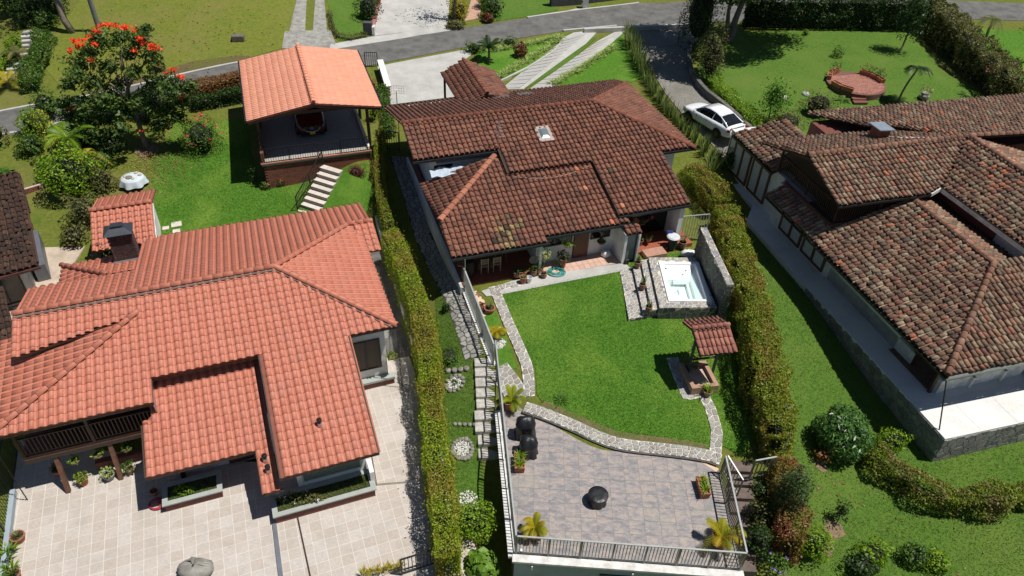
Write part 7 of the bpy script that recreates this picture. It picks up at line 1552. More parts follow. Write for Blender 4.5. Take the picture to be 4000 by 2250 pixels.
for k, (us, lb) in enumerate((([(1752, 1452), (1775, 1450), (1800, 1447), (1822, 1443)], 'row of grey rocks across the garden strip, upper row'), ([(1778, 1660), (1795, 1660), (1815, 1661), (1835, 1662), (1852, 1662)], 'row of small brown rocks across the garden strip, lower row'))):
    o = thing('rock_row', lb, 'rocks', gp(*us[0]))
    for j, (u, v) in enumerate(us): m2 = MB().lathe([(.8, -.3), (1, .1), (.75, .6), (.1, .75)], (0, 0, 0), 10); s_ = .15 if k == 0 else .1; V = (np.array(m2.v) + np.random.default_rng(j + 7).normal(0, .06, (len(m2.v), 3))) * s_; mk('rock', V + gp(u, v) + np.array([0, 0, .05]), m2.f, M_ROCK, o, smooth=True, ind=True)
# --- garden top right: round brick seat, jars, bird house
c = gp(3340, 335); o = thing('brick_circle', 'round brick paved seating circle with planters in the upper garden', 'paved circle', c); rr2 = 2.0
MB().lathe([(rr2 + .1, -.3), (rr2 + .1, .22), (rr2, .24), (.02, .24)], c, 40).build('base', flat('brick_joint', (.16, .075, .055), .9), o)
k_ = 0
for i in range(-19, 20):
    y = i * .105; hw = math.sqrt(max(0, (rr2 - .06) ** 2 - y * y)); x = -hw + (.12 if i % 2 else 0)
    while x < hw - .1:
        x1 = min(x + .34, hw)
        if k_ < 300: MB().box((c[0] + (x + x1) / 2 * math.cos(.3) - y * math.sin(.3), c[1] + (x + x1) / 2 * math.sin(.3) + y * math.cos(.3), c[2] + .245), (x1 - x - .015, .09, .02), .3).build('brick', pieces('pink_brick', [(.33, .14, .10), (.40, .19, .145), (.28, .12, .09)], .9, None), o, ind=True)
        k_ += 1; x += .34
for k, (a, n0) in enumerate(((2.2, 1), (2.75, 0), (3.6, 0), (4.05, 0), (.9, 1), (.55, 1), (.25, 1))):
    x, y = c[0] + (rr2 - .1) * math.cos(a), c[1] + (rr2 - .1) * math.sin(a); q = local('brick_planter', 'orange brick trough planter on the paved circle, number %s round its rim from the left' % ('first second third fourth fifth sixth seventh'.split()[k]), 'planter'); q['group'] = 'trough planters on the brick circle'; q['label'] = ['empty orange trough planter at the back left of the brick circle', 'empty orange trough planter at the left of the brick circle', 'orange trough planter with low seat, front left of the brick circle', 'frontmost orange trough planter of the brick circle', 'planted orange trough at the back of the brick circle, left one', 'planted orange trough at the back of the brick circle, middle one', 'planted orange trough at the right of the brick circle'][k]
    pot_geo(q, (.45, .17), .3, flat('orange_brick', (.42, .15, .075), .85), 'box')
    if n0: C, N = blob_pts((0, 0, .5), (.5, .3, .4), 160, .3, seed=k); leafcloud('leaves', C, N, .11, M_OLIVE, q)
    place(q, (x, y, c[2] + .245), a + math.pi / 2)
for k in range(2): p = gp(3340, 385) + np.array([.1, -.35 * k - .35, 0]); bevel(MB().box(p + np.array([0, 0, .13 - .09 * k]), (1.0, .36, .14), .1).build('step', M_BRKW, o), .01)
p = gp(3605, 390); o = thing('clay_jar', 'grey round clay jar with dry plants at the garden edge', 'jar', p); MB().lathe([(.2, 0), (.36, .2), (.36, .35), (.22, .5), (.24, .55), (.18, .55)], p, 16).build('jar', M_POTG, o); C, N = blob_pts(p + np.array([0, 0, .75]), (.4, .4, .3), 80, .3); leafcloud('leaves', C, N, .14, leaf('straw_leaf', [(.25, .19, .10), (.36, .3, .18), (.2, .18, .08)]), o)
for k, (u, v) in enumerate(((3145, 372), (3057, 385))): m2 = MB().lathe([(.8, -.2), (1, .2), (.75, .7), (.1, .9)], (0, 0, 0), 12); tag(mk('white_rock', np.array(m2.v) * .3 + gp(u, v), m2.f, flat('pale_rock', (.42, .42, .4), .9), smooth=True), ['pale round rock on the upper garden lawn', 'pale round rock beside the young tree in the upper garden'][k], 'rock')
p = gp(3830, 345); o = thing('bird_table', 'little bird house with pink tiled gable on a post', 'bird house', p); MB().tube([p, p + np.array([0, 0, 1.1])], .05, 6).build('post', M_WOOD, o); MB().box(p + np.array([0, 0, 1.3]), (.5, .4, .4)).build('box', M_WOODL, o)
for s_ in (-1, 1):
    for k in range(6): MB().bar(p + np.array([-.42 + k * .168, 0, 1.75]), p + np.array([-.42 + k * .168, s_ * .55, 1.45]), .15, .04).build('roof_tile', M_PINK, o, ind=True)
# ================================================================== PLANTS
def GH(pts): return [np.array([*gp(u, v)[:2], gp(u, v)[2] + h_]) for u, v, h_ in pts]
def T3(pts): return [at(u, v, z) for u, v, z in pts]
hedge('long_hedge', 'long clipped yellow green hedge between the red house and the lawn plot', T3([(1483, 505, 2.4), (1487, 560, 2.3), (1478, 640, 2.1), (1490, 760, 1.7), (1520, 860, 1.4)]), .55, M_HEDGE2, 700, .075, seed=1)
hedge('long_hedge', 'main run of clipped yellow green hedge right of the red house walk', T3([(1520, 890, 1.7), (1568, 1000, 1.7), (1614, 1120, 1.6), (1652, 1240, 1.5), (1674, 1400, 1.3), (1684, 1560, 1.05), (1700, 1720, .9), (1722, 1880, .85), (1738, 2030, .8), (1748, 2160, .7)]), .9, M_HEDGE, 950, .08, seed=2, base=-1.25, lump=.13)
hedge('right_hedge', 'clipped hedge bush between the middle house and the right house path', T3([(2690, 650, 2.1), (2740, 680, 2.1), (2800, 730, 2.0), (2830, 775, 1.9)]), 1.3, M_HEDGE2, 850, .09, seed=3, lump=.28, spread=1.1)
hedge('right_hedge', 'long yellow green hedge along the right side of the main lawn', T3([(2835, 800, 2.0), (2862, 880, 2.25), (2905, 1010, 2.6), (2950, 1130, 2.7), (2985, 1280, 2.7), (3010, 1420, 2.6), (3040, 1570, 2.3), (3060, 1680, 1.8)]), 1.15, M_HEDGE2, 900, .09, seed=4, lump=.26, spread=1.1)
hedge('right_hedge', 'rusty lower end of the right hedge beside the terrace steps', T3([(3070, 1790, .9), (3080, 1900, .7), (3100, 2010, .5), (3110, 2100, .4)]), .8, leaf('rusty_mix', [(.05, .08, .012), (.13, .13, .02), (.20, .08, .03), (.11, .12, .016), (.24, .10, .04)], .3, .45, (.22, .07, .035), .8), 700, .095, seed=5, lump=.2)
hedge('curved_hedge', 'curved brown and lime hedge across the lower right lawn', T3([(3420, 1755, .15), (3500, 1812, .1), (3600, 1868, .15), (3720, 1925, .1), (3850, 1930, .15), (4050, 1905, .1)]), .8, leaf('brown_lime', [(.05, .09, .01), (.12, .17, .012), (.18, .23, .015), (.15, .13, .03)], .3, .45, (.15, .11, .045), .9), 760, .1, seed=6, lump=.27, base=-.95, spread=1.1)
bush('lime_shrub', 'lime green end of the curved lawn hedge', 'shrub', gp(3470, 1745), (.75, .5, .5), 900, .1, M_LIME, seed=2)
hedge('garage_hedge', 'rust topped hedge beside the left wall of the garage', T3([(735, 330, 2.6), (830, 310, 2.7), (930, 285, 2.9)]), 1.0, M_RUST, 500, .12, seed=7)
hedge('dark_hedge', 'dark green screen below the rust topped hedge by the garage', T3([(750, 380, 2.1), (850, 362, 2.2), (940, 345, 2.3)]), .8, M_DKGREEN, 300, .14, seed=8)
# --- upper left garden
hedge('garden_hedge', 'green hedge climbing the hill beside the stone garden steps', GH([(128, 365, .9), (150, 260, .9), (180, 165, 1.0)]), 1.15, M_GREEN, 420, .13, seed=9, lump=.3)
hedge('garden_hedge', 'lime hedge along the lower edge of the stone garden steps', GH([(-30, 330, .8), (40, 255, .8), (80, 180, .9)]), .6, M_LIME, 420, .12, seed=10, lump=.25)
hedge('garden_hedge', 'dark hedge at the top of the stone garden steps', GH([(95, 110, 1.2), (130, 50, 1.2), (150, -20, 1.2)]), 1.1, M_DKGREEN, 380, .14, seed=11, lump=.3)
so = thing('hill_steps', 'grey stone steps climbing between hedges at the upper left', 'stairs', gp(90, 230))
for k in range(11): p = gp(45 + 7.5 * k, 310 - 18 * k); bevel(MB().box(p + np.array([0, 0, .1]), (1.0, .42, .16), .35).build('step', M_CONC, so), .02)
for k, (u, v, r_, m_, lb, n_) in enumerate(((40, 60, 1.3, M_GREEN, 'leafy green shrub at the top left corner', 900), (210, 60, 1.5, M_DKGREEN, 'dark shrub behind the grey tree trunk', 1100), (185, 110, .8, M_GREEN, 'small green shrub beside the grey tree trunk', 500), (130, 20, 1.0, M_LIME, 'lime shrub at the top left behind the hedge', 600))): bush('shrub', lb, 'shrub', gp(u, v), (r_, r_, r_), n_, .2, m_, seed=20 + k)
def palm(name, label, base, trunk, n, L_, mat, rise=.9, droop=.9, ll=.4, seed=0, lean=(0, 0), r=.09, nl=18):
    base = np.array(base); o = thing(name, label, 'palm', base); top = base + np.array([lean[0], lean[1], trunk]); mb = MB(); limb(mb, base + [0, 0, -.1], top, r * 1.3, r, .05, seed); mb.build('trunk', M_BARK, o)
    fronds(o, 'frond', top, n, L_, rise, droop, mat, nl, .06, ll, seed); return o
palm('garden_palm', 'yellow palm beside the upper left stone steps', gp(40, 345), .5, 9, 1.3, M_YEL, seed=1); palm('garden_palm', 'bronze palm above the yellow one on the stone steps', gp(85, 245), .7, 9, 1.3, M_OLIVE, seed=2)
palm('garden_palm', 'cycad like palm on the lawn at the left edge', gp(15, 690), .3, 14, .9, M_GREEN, .6, .8, .25, 3)
palm('garden_palm', 'pale green fan palm in the bed left of the flowering tree', gp(310, 660), 2.0, 10, 1.6, M_LIME, 1.0, .8, .42, 4); palm('garden_palm', 'yellowing palm frond clump left of the flowering tree', gp(355, 680), 1.3, 9, 1.6, M_YEL, .6, .9, .4, 5)
palm('forecourt_palm', 'small blue green fan palm on the forecourt bed', gp(1908, 240), 1.0, 16, .95, M_DKGREEN, 1.2, .7, .32, 6); palm('garden_palm', 'drooping palm in the hedge at the right edge', gp(3830, 190), 2.4, 12, 1.6, M_OLIVE, .5, 1.1, .4, 7)
palm('papaya_tree', 'slender young papaya like tree beside the mottled roof', gp(3508, 405), 2.6, 11, 1.1, M_DKGREEN, .5, .8, .45, 8, (.5, .2), .06)
# columnar croton stack left of the tulip tree
p = gp(240, 650); o = thing('croton_column', 'tall column of stacked yellow edged leaves left of the flowering tree', 'shrub', p); MB().tube([p, p + np.array([-.3, .2, 3.4])], [.06, .03], 6).build('stem', M_BARKD, o)
C = []; N = []
for k in range(900): t = random.random(); a = random.uniform(0, 6.28); r_ = .55 * math.sin(math.pi * min(1, .2 + .8 * (1 - t))) ** .7 * random.uniform(.6, 1); C.append(p + np.array([-.3 * t + r_ * math.cos(a), .2 * t + r_ * math.sin(a), .3 + 3.2 * t])); N.append((math.cos(a) * .5, math.sin(a) * .5, 1))
leafcloud('leaves', np.array(C), np.array(N), .2, leaf('croton', [(.03, .07, .01), (.14, .18, .015), (.34, .32, .04), (.06, .11, .012)]), o, .35)
for k, (u, v, r_, m_, lb, n_) in enumerate(((290, 760, (1.5, 1.4, 1.5), M_LIME, 'large bright lime shrub behind the far left house', 3200), (345, 870, (.9, .9, 1.0), M_OLIVE, 'olive shrub between the shed and the left yard', 1300), (150, 520, (1.0, .9, .9), M_LIME, 'rounded lime shrub beside the street at the left', 1100), (200, 470, (.9, .9, 1.2), M_GREEN, 'broad leaved green shrub behind the lime one by the street', 800), (-10, 570, (.9, .9, 1.1), M_OLIVE, 'olive shrub at the left edge by the street', 700), (390, 660, (1.0, .9, .6), M_GREEN, 'low green ground shrub between palms and the flowering tree', 900), (300, 950, (.7, .7, .6), M_OLIVE, 'low greyish shrub on the pale yard', 500), (265, 680, (.8, .8, .7), M_GREEN, 'green shrub in front of the fan palm', 700))): bush('shrub', lb, 'shrub', gp(u, v), r_, n_, .16, m_, seed=30 + k, lump=.35)
bush('aster_bush', 'violet flowered bush beside the brick chimney', 'shrub', LR.w(-7.7, 33.9, .6), (.9, .5, .9), 900, .1, M_OLIVE, flowers=(M_VFLOWER, 26, .09), seed=41); bush('aster_bush', 'small bush right of the brick chimney', 'shrub', LR.w(-5.9, 33.9, 1.0), (.4, .3, .7), 350, .1, M_GREEN, seed=42)
hedge('street_hedge', 'dark leafy hedge between the street and the flowering tree', GH([(280, 500, 1.3), (400, 470, 1.5), (540, 450, 1.5), (690, 425, 1.6)]), 1.1, M_DKGREEN, 480, .14, seed=12, lump=.35)
for k, (u, v, r_, m_, lb) in enumerate(((330, 590, (1.0, .9, 1.0), M_DKGREEN, 'dark shrub behind the fan palm by the flowering tree'), (430, 600, (1.0, .9, .8), M_DKGREEN, 'dark undergrowth shrub left of the flowering trunk'), (220, 700, (.9, .8, .8), M_GREEN, 'green shrub below the croton column'), (410, 740, (.8, .8, .8), M_OLIVE, 'olive shrub left of the cloth covered table'), (360, 700, (.9, .9, .9), M_GREEN, 'leafy green shrub above the big lime one'), (130, 600, (.8, .7, .7), M_GREEN, 'green shrub between lawn and street at the left'))): bush('shrub', lb, 'shrub', gp(u, v), r_, 1300, .15, m_, seed=160 + k, lump=.4)
# --- the flowering tulip tree
b = gp(575, 578); tr = thing('tulip_tree', 'large tree with orange red flowers beside the garage', 'tree', b); mb = MB(); Y0 = b[1]
def ty(u, v, dy=0): return atY(u, v, Y0 + dy)
limb(mb, b + [0, 0, -.2], ty(545, 490), .19, .16, .04, 1); limb(mb, ty(545, 490), ty(503, 400, .3), .16, .13, .05, 2); limb(mb, ty(503, 400, .3), ty(500, 330, .4), .13, .1, .05, 3); limb(mb, ty(500, 330, .4), ty(475, 190, .8), .1, .05, .06, 4); limb(mb, ty(503, 400, .3), ty(430, 325, -.4), .1, .05, .05, 5); limb(mb, ty(545, 490), ty(560, 400, .8), .1, .05, .06, 6); limb(mb, ty(500, 345, .4), ty(570, 240, .6), .09, .04, .06, 7); limb(mb, ty(480, 385, .2), ty(350, 300, .3), .09, .04, .06, 8); limb(mb, ty(520, 440, .2), ty(400, 440, -.6), .08, .03, .06, 9); limb(mb, ty(530, 430, .4), ty(680, 360, .5), .09, .04, .06, 10)
for k in range(12): limb(mb, ty(500 + 8 * k - 40, 330 - 4 * k, .3), ty(470 + 12 * k - 30, 250 - 6 * (k % 5), .3 + .2 * (k % 3)), .035, .012, .08, 20 + k, 5)
mb.build('trunk', M_BARK, tr, smooth=True)
clumps = [(310, 250, 0, 1.0), (350, 205, .4, .95), (400, 170, .6, .9), (470, 145, .8, 1.0), (540, 160, .7, .85), (590, 210, .5, .8), (300, 290, -.2, .8), (420, 260, .2, .8), (370, 320, -.5, .95), (340, 400, -.6, 1.15), (400, 380, -.9, 1.1), (460, 330, -.2, .7), (600, 330, .3, .9), (660, 330, .4, 1.0), (710, 390, .4, .8), (610, 260, .6, .6), (520, 280, .6, .6), (420, 470, -.6, 1.0), (330, 470, -.8, 1.0), (540, 390, -.3, .8), (600, 410, .2, .95), (620, 490, .2, .8), (650, 430, .5, .8), (480, 440, .0, .7), (280, 450, -.5, .8), (500, 210, .7, .7), (265, 330, -.3, .5), (735, 340, .5, .6), (690, 460, .3, .6), (250, 400, -.4, .6), (560, 120, .8, .5), (380, 140, .7, .6), (440, 400, -.8, .8), (360, 520, -.9, .7), (560, 470, .1, .6), (480, 500, -.9, .5)]
C = []; N = []
for k, (u, v, dy, r_) in enumerate(clumps):
    c_ = ty(u, v, dy + random.uniform(-.8, .8)); cc, nn_ = blob_pts(c_, (r_ * .82, r_ * .95, r_ * .55), 400, .7, .9, 100 + k, -.95); C.append(cc); N.append(nn_ + np.array([0, 0, .5]))
leafcloud('crown', np.vstack(C), np.vstack(N), .26, leaf('tulip_leaf', [(.012, .036, .008), (.028, .066, .012), (.05, .10, .017), (.12, .15, .025), (.035, .075, .014)], .28), tr, .42, .8)
FL = [(275, 205), (290, 168), (325, 165), (352, 148), (305, 192), (372, 178), (380, 128), (395, 107), (430, 104), (455, 112), (485, 112), (520, 128), (548, 158), (560, 175), (595, 188), (608, 198), (612, 264), (645, 287), (683, 281), (710, 307), (728, 363), (717, 383), (345, 345), (390, 378), (278, 430), (572, 517), (350, 243), (530, 204), (318, 185), (410, 105), (498, 112)]
C = []; N = []
for u, v in FL:
    c_ = ty(u, v, random.uniform(-.5, .3)); m_ = 26; C.append(c_ + np.array([0, 0, .12]) + RNG.normal(0, .1, (m_, 3)) * [1.2, 1, .6]); N.append(np.tile((0, -.3, 1.), (m_, 1)))
leafcloud('flowers', np.vstack(C), np.vstack(N), .16, M_FLOWER, tr, .7)
bush('flowering_bush', 'round bush dotted with salmon flowers on the lawn left of the garage', 'shrub', gp(800, 590), (1.15, 1.1, 1.25), 2600, .11, M_GREEN, flowers=(M_PFLOWER, 44, .12), seed=51, lump=.3)
# grey trunk at the top left (crown above the frame)
b = gp(285, 128); o = thing('grey_trunk_tree', 'tree with leaning pale grey trunk at the upper left', 'tree', b); mb = MB(); limb(mb, b + [0, 0, -.2], b + [-1.6, 1.2, 6.5], .26, .17, .03, 3, 10); limb(mb, b + [-.9, .6, 4.0], b + [-.2, 1.6, 6.0], .1, .05, .05, 4); mb.build('trunk', M_BARK, o, smooth=True)
C = []; N = []
for k in range(9): cc, nn_ = blob_pts(b + np.array([-2.2 + 1.5 * math.cos(k * 2.4) * 1.3, 1.5 + 1.6 * math.sin(k * 2.4), 7.4 + .5 * (k % 3)]), (1.5, 1.5, .9), 260, .3, .7, k); C.append(cc); N.append(nn_)
leafcloud('crown', np.vstack(C), np.vstack(N), .24, M_DKGREEN, o)
# --- garage surroundings
for k, (u, v, r_, lb) in enumerate(((1040, 735, .32, 'rose bush left of three at the garage brick base'), (1100, 720, .42, 'rose bush in the middle at the garage brick base'), (1195, 690, .5, 'tallest rose bush at the garage base beside the stairs'), (1150, 705, .34, 'rose bush between the middle and the tallest at the garage base'))): bush('rose_bush', lb, 'shrub', gp(u, v), (r_, r_, r_ * .9), 420, .1, M_GREEN, flowers=(M_PFLOWER, 7, .08), seed=60 + k)
bush('red_bush', 'dark red flowering bush right of the cream stairs', 'shrub', gp(1395, 690), (.5, .45, .42), 600, .1, leaf('wine_leaf', [(.05, .05, .02), (.14, .03, .035), (.08, .06, .025), (.2, .03, .05)]), seed=65); bush('shrub', 'thin dark shrub at the left corner of the garage base', 'shrub', gp(995, 715), (.3, .3, .7), 300, .1, M_DKGREEN, seed=66, core=False)
for k, (u, v) in enumerate(((1312, 690), (1296, 720), (1282, 745), (1268, 775))): bush('step_plant', ['small red potted bloom beside the top cream step', 'rusty small plant beside the second cream step', 'green rusty plant beside the middle cream step', 'dark small plant beside the lower cream step'][k], 'plant', gp(u, v), (.2, .2, .22), 150, .09, M_RUST if k < 2 else M_OLIVE, seed=70 + k, stem=False)
bush('shrub', 'yellow green shrub in the gap right of the garage', 'shrub', gp(1462, 470), (.4, .5, .8), 500, .1, M_LIME, seed=75); bush('shrub', 'reddish shrub at the garage right corner post', 'shrub', gp(1455, 380), (.45, .5, .8), 450, .11, M_RUST, seed=76)
hedge('passage_planting', 'narrow dark planting between the forecourt wall and the garage', T3([(1490, 330, 2.4), (1512, 420, 2.2), (1520, 500, 1.9)]), .6, M_GREEN, 400, .1, seed=77)
# --- street side
for k, (u, v, r_, m_, lb) in enumerate(((1440, 75, (1.1, 1.0, 1.1), M_DKGREEN, 'dark green rounded shrub by the parking pad'), (1460, 20, (.8, .8, .9), M_RUST, 'reddish shrub behind the rounded one by the parking pad'), (1790, 70, (.9, .9, .9), M_YEL, 'golden yellow shrub beside the brick path'), (1778, 110, (.8, .6, .35), M_OLIVE, 'low clipped box at the corner of the parking pad'), (1925, 65, (1.0, 1.0, 1.0), M_GREEN, 'broad leaved banana like shrub right of the brick path'), (1900, 30, (.8, .8, .9), M_LIME, 'yellow green shrub behind the banana like one'), (1905, 85, (.5, .5, .4), M_REDL, 'small red leaved plant at the street kerb'))): bush('shrub', lb, 'shrub', gp(u, v), r_, 900, .16, m_, seed=80 + k, lump=.3)
b = gp(1778, 85); o = thing('street_tree', 'thin dark trunked tree at the edge of the parking pad', 'tree', b); mb = MB(); limb(mb, b, b + [.1, .3, 5.5], .13, .09, .02, 3); mb.build('trunk', M_BARKD, o); cc, nn_ = blob_pts(b + np.array([-.3, .3, 2.0]), (1.2, 1.0, .9), 160, .4, .9, 3); leafcloud('crown', cc, nn_, .16, M_GREEN, o); cc, nn_ = blob_pts(b + np.array([.1, .3, 6.2]), (1.8, 1.7, 1.2), 700, .4, .9, 4); leafcloud('upper_crown', cc, nn_, .2, M_GREEN, o)
hedge('kerb_hedge', 'low clipped hedge curving round the corner lawn by the street', PXh := [np.array([*gp(u, v)[:2], g(*gp(u, v)[:2]) + .35]) for u, v in ((1288, 60), (1300, 120), (1320, 148), (1370, 158), (1430, 145))], .35, M_OLIVE, 500, .08, seed=90)
# --- forecourt bed planting: pale grassy borders
for k, (pts, lb) in enumerate((([(1945, 305), (2000, 275), (2080, 225), (2150, 185), (2195, 150)], 'pale variegated grass border along the left drive track'), ([(1900, 205), (1990, 190), (2080, 172), (2190, 148)], 'pale variegated grass border along the street side of the bed'), ([(2155, 335), (2230, 295), (2320, 240), (2400, 185)], 'pale variegated grass border along the right drive track'))):
    P = PX(pts); o = thing('grass_border', lb, 'plant border', P[0]); st_ = Strip(P, .1); V_ = int(st_.L / .28)
    for j in range(V_): q = st_.xy(st_.L * (j + .5) / V_, .05 + random.uniform(-.15, .15)); blades(o, 'tuft', (q[0], q[1], g(*q) + .06), 26, .5, .05, M_VARI, .6, .7, j, .14)
bush('shrub', 'red leaved cordyline in the forecourt bed', 'shrub', gp(2033, 225), (.5, .5, .65), 320, .25, M_REDL, seed=95, core=False); bush('shrub', 'green shrub at the left end of the forecourt bed', 'shrub', gp(1850, 205), (.8, .5, .45), 600, .14, M_GREEN, seed=96); bush('shrub', 'low green shrub in the forecourt bed behind the fan palm', 'shrub', gp(1990, 180), (.7, .4, .4), 450, .12, M_GREEN, seed=97)
# sword leaved row along the drive
P = PX([(2440, 160), (2480, 230), (2520, 310), (2565, 385), (2620, 455), (2680, 520), (2740, 590), (2800, 650)]); o = thing('agave_row', 'row of tall sword leaved plants along the cobbled drive', 'plant row', P[0]); st_ = Strip(P, .1); V_ = int(st_.L / .42)
for j in range(V_):
    q = st_.xy(st_.L * (j + .5) / V_, .05 + random.uniform(-.25, .25)); blades(o, 'clump', (q[0], q[1], g(*q)), 34, .95 + .3 * random.random() + (.7 if j < V_ * .35 else 0), .07, M_SPIKE, .22, .12, j, .18)
b = gp(2770, 690); o = thing('sword_plant', 'large clump of sword leaves beside the hedge bush', 'plant', b); blades(o, 'leaves', b, 80, 1.7, .08, M_SPIKE, .3, .12, 5, .35)
bush('shrub', 'leafy shrub under the corner of the mottled roof', 'shrub', gp(2860, 660), (.8, .7, .8), 1100, .12, M_GREEN, seed=98)
# --- big dark tree by the drive and its garden
b = gp(2850, 165); o = thing('shade_tree', 'big tree with pale forked trunk and dark crown casting shade on the drive', 'tree', b); mb = MB(); limb(mb, b + [0, 0, -.2], b + [.5, .6, 3.2], .3, .2, .05, 3, 10); limb(mb, b + [.45, .5, 2.6], b + [2.2, 1.6, 7.5], .17, .08, .05, 4, 8); limb(mb, b + [-.45, .2, -.2], b + [-.5, 1.2, 6.5], .2, .1, .04, 5, 8); mb.build('trunk', M_BARK, o, smooth=True)
C = []; N = []
for k, (dx, dy, dz, r_) in enumerate(((-2.6, -.6, 4.2, 1.2), (-2.4, .4, 5.4, 1.6), (-.8, 1.6, 6.8, 1.9), (1.2, 1.5, 7.6, 1.8), (2.6, 1.6, 8.4, 1.9), (3.8, .5, 7.6, 1.6), (.6, -.6, 8.6, 1.8), (-2.8, 1.6, 7.0, 1.6), (4.6, 2.2, 8.4, 1.7), (2.2, 3.2, 9.0, 1.8), (-1.3, -.2, 8.0, 1.5)) + tuple((s_[0] - b[0], s_[1] - b[1], s_[2] - b[2], r2) for s_, r2 in ((np.array(gp(u, v)) + np.array(SUN_D) * hz / SUN_D[2], r2) for u, v, hz, r2 in ((2560, 170, 7, 1.6), (2640, 220, 7, 1.7), (2660, 290, 6.5, 1.4), (2600, 270, 7.5, 1.5), (2900, 170, 8, 1.8), (2960, 205, 8, 1.5), (2860, 230, 7.5, 1.5), (3020, 160, 8.5, 1.6), (2510, 130, 7, 1.3), (2880, 150, 8.5, 1.9))))): cc, nn_ = blob_pts(b + np.array([dx, dy, dz]), (r_ * 1.25, r_ * 1.25, r_ * .8), 2600 if k > 10 else 900, .35, .8, 200 + k, -.95); C.append(cc); N.append(nn_)
leafcloud('crown', np.vstack(C), np.vstack(N), .3, M_DKGREEN, o)
bush('climber_shrub', 'tall ragged shrub with pale tips on the drive wall', 'shrub', gp(2762, 320), (.95, .9, 2.2), 3200, .13, M_OLIVE, seed=101, lump=.4); bush('climber_shrub', 'dark tall shrub behind the ragged one at the street corner', 'shrub', gp(2715, 180), (1.5, 1.4, 3.0), 4200, .16, M_DKGREEN, seed=102, lump=.4)
hedge('back_hedge', 'long tall dark hedge along the back of the upper garden', [np.array([*gp(u, v)[:2], g(*gp(u, v)[:2]) + 2.6]) for u, v in ((2900, 105), (3050, 110), (3200, 112), (3350, 115), (3500, 118), (3600, 115))], 1.0, M_DKGREEN, 300, .15, seed=103, lump=.25)
hedge('slope_hedge', 'long unclipped olive hedge sloping down the right of the upper garden', [np.array([*gp(u, v)[:2], g(*gp(u, v)[:2]) + h_]) for u, v, h_ in ((3600, 90, 2.4), (3700, 200, 2.5), (3800, 300, 2.4), (3900, 380, 2.2), (4020, 470, 2.0))], 2.0, M_OLIVE, 330, .15, seed=104, lump=.35)
bush('shrub', 'rounded olive bush in front of the brick circle', 'shrub', gp(3185, 450), (1.2, 1.0, .95), 1700, .12, M_OLIVE, seed=107, lump=.3)
bush('shrub', 'grey green bush between the drive wall and the mottled roof', 'shrub', gp(3060, 520), (1.3, 1.0, .9), 1500, .12, M_OLIVE, seed=105, lump=.3)
hedge('wall_planting', 'low yellow green planting on top of the curved stone wall', [np.array([*gp(u, v)[:2], g(*gp(u, v)[:2]) + .8]) for u, v in ((2770, 330), (2830, 400), (2910, 470), (2980, 560))], .8, M_LIME, 420, .11, seed=106, lump=.3)
def young(name, label, b, h_, cr, n, size, mat, seed=0, tr_=.06, lean=(0, 0)):
    b = np.array(b); o = thing(name, label, 'tree', b); mb = MB(); t_ = b + np.array([lean[0], lean[1], h_]); limb(mb, b + [0, 0, -.1], t_, tr_, tr_ * .4, .04, seed)
    for k in range(6): a = k * 1.05; z = .35 + .1 * k; limb(mb, b + (t_ - b) * z, b + (t_ - b) * (z + .12) + np.array([math.cos(a), math.sin(a), 0]) * cr[0] * .7, tr_ * .5, .01, .1, seed + k, 5)
    mb.build('trunk', M_BARK, o); C, N = blob_pts(b + (t_ - b) * .72, cr, n, .4, .85, seed, -.95); leafcloud('crown', C, N + np.array([0, 0, .3]), size, mat, o, .5); return o
young('young_tree', 'bright green young tree on the upper garden lawn', gp(3000, 480), 2.6, (.95, .9, 1.35), 1500, .17, leaf('fresh_leaf', [(.03, .09, .008), (.06, .16, .012), (.10, .22, .016), (.04, .11, .01)]), 1); young('conifer', 'dark wispy conifer leaning in the upper garden', gp(3510, 210), 4.2, (1.0, 1.0, 2.1), 2600, .17, M_DKGREEN, 2, .08, (.5, .5)); young('young_tree', 'slim tree in front of the dark back hedge', gp(3415, 120), 2.6, (.5, .5, 1.0), 500, .14, M_DKGREEN, 3)
young('young_tree', 'tree trunk with sparse leaves at the right edge', gp(4020, 250), 3.5, (1.4, 1.0, .8), 350, .2, M_LIME, 4, .16, (-.3, .5)); bush('shrub', 'small leafy shrub on the lawn behind the brick circle', 'shrub', gp(3268, 225), (.45, .45, .5), 320, .13, M_GREEN, seed=110, core=False); bush('shrub', 'tiny yellow shrub in the upper garden by the hedge', 'shrub', gp(3145, 140), (.3, .3, .3), 160, .1, M_LIME, seed=111)
bush('fern', 'fern clump in front of the brick circle', 'fern', gp(3290, 400), (.7, .5, .45), 500, .2, M_GREEN, seed=112, aspect=.25) if False else None
for k, (u, v, lb) in enumerate(((3290, 395, 'fern clump in front of the brick circle'), (3450, 395, 'fern clump right of the brick circle steps'), (3770, 375, 'bright fern clump near the bird house'))): o = thing('fern', lb, 'fern', gp(u, v)); fronds(o, 'fronds', gp(u, v), 14, .8, .9, 1.0, M_GREEN, 12, .05, .16, k, each=False)
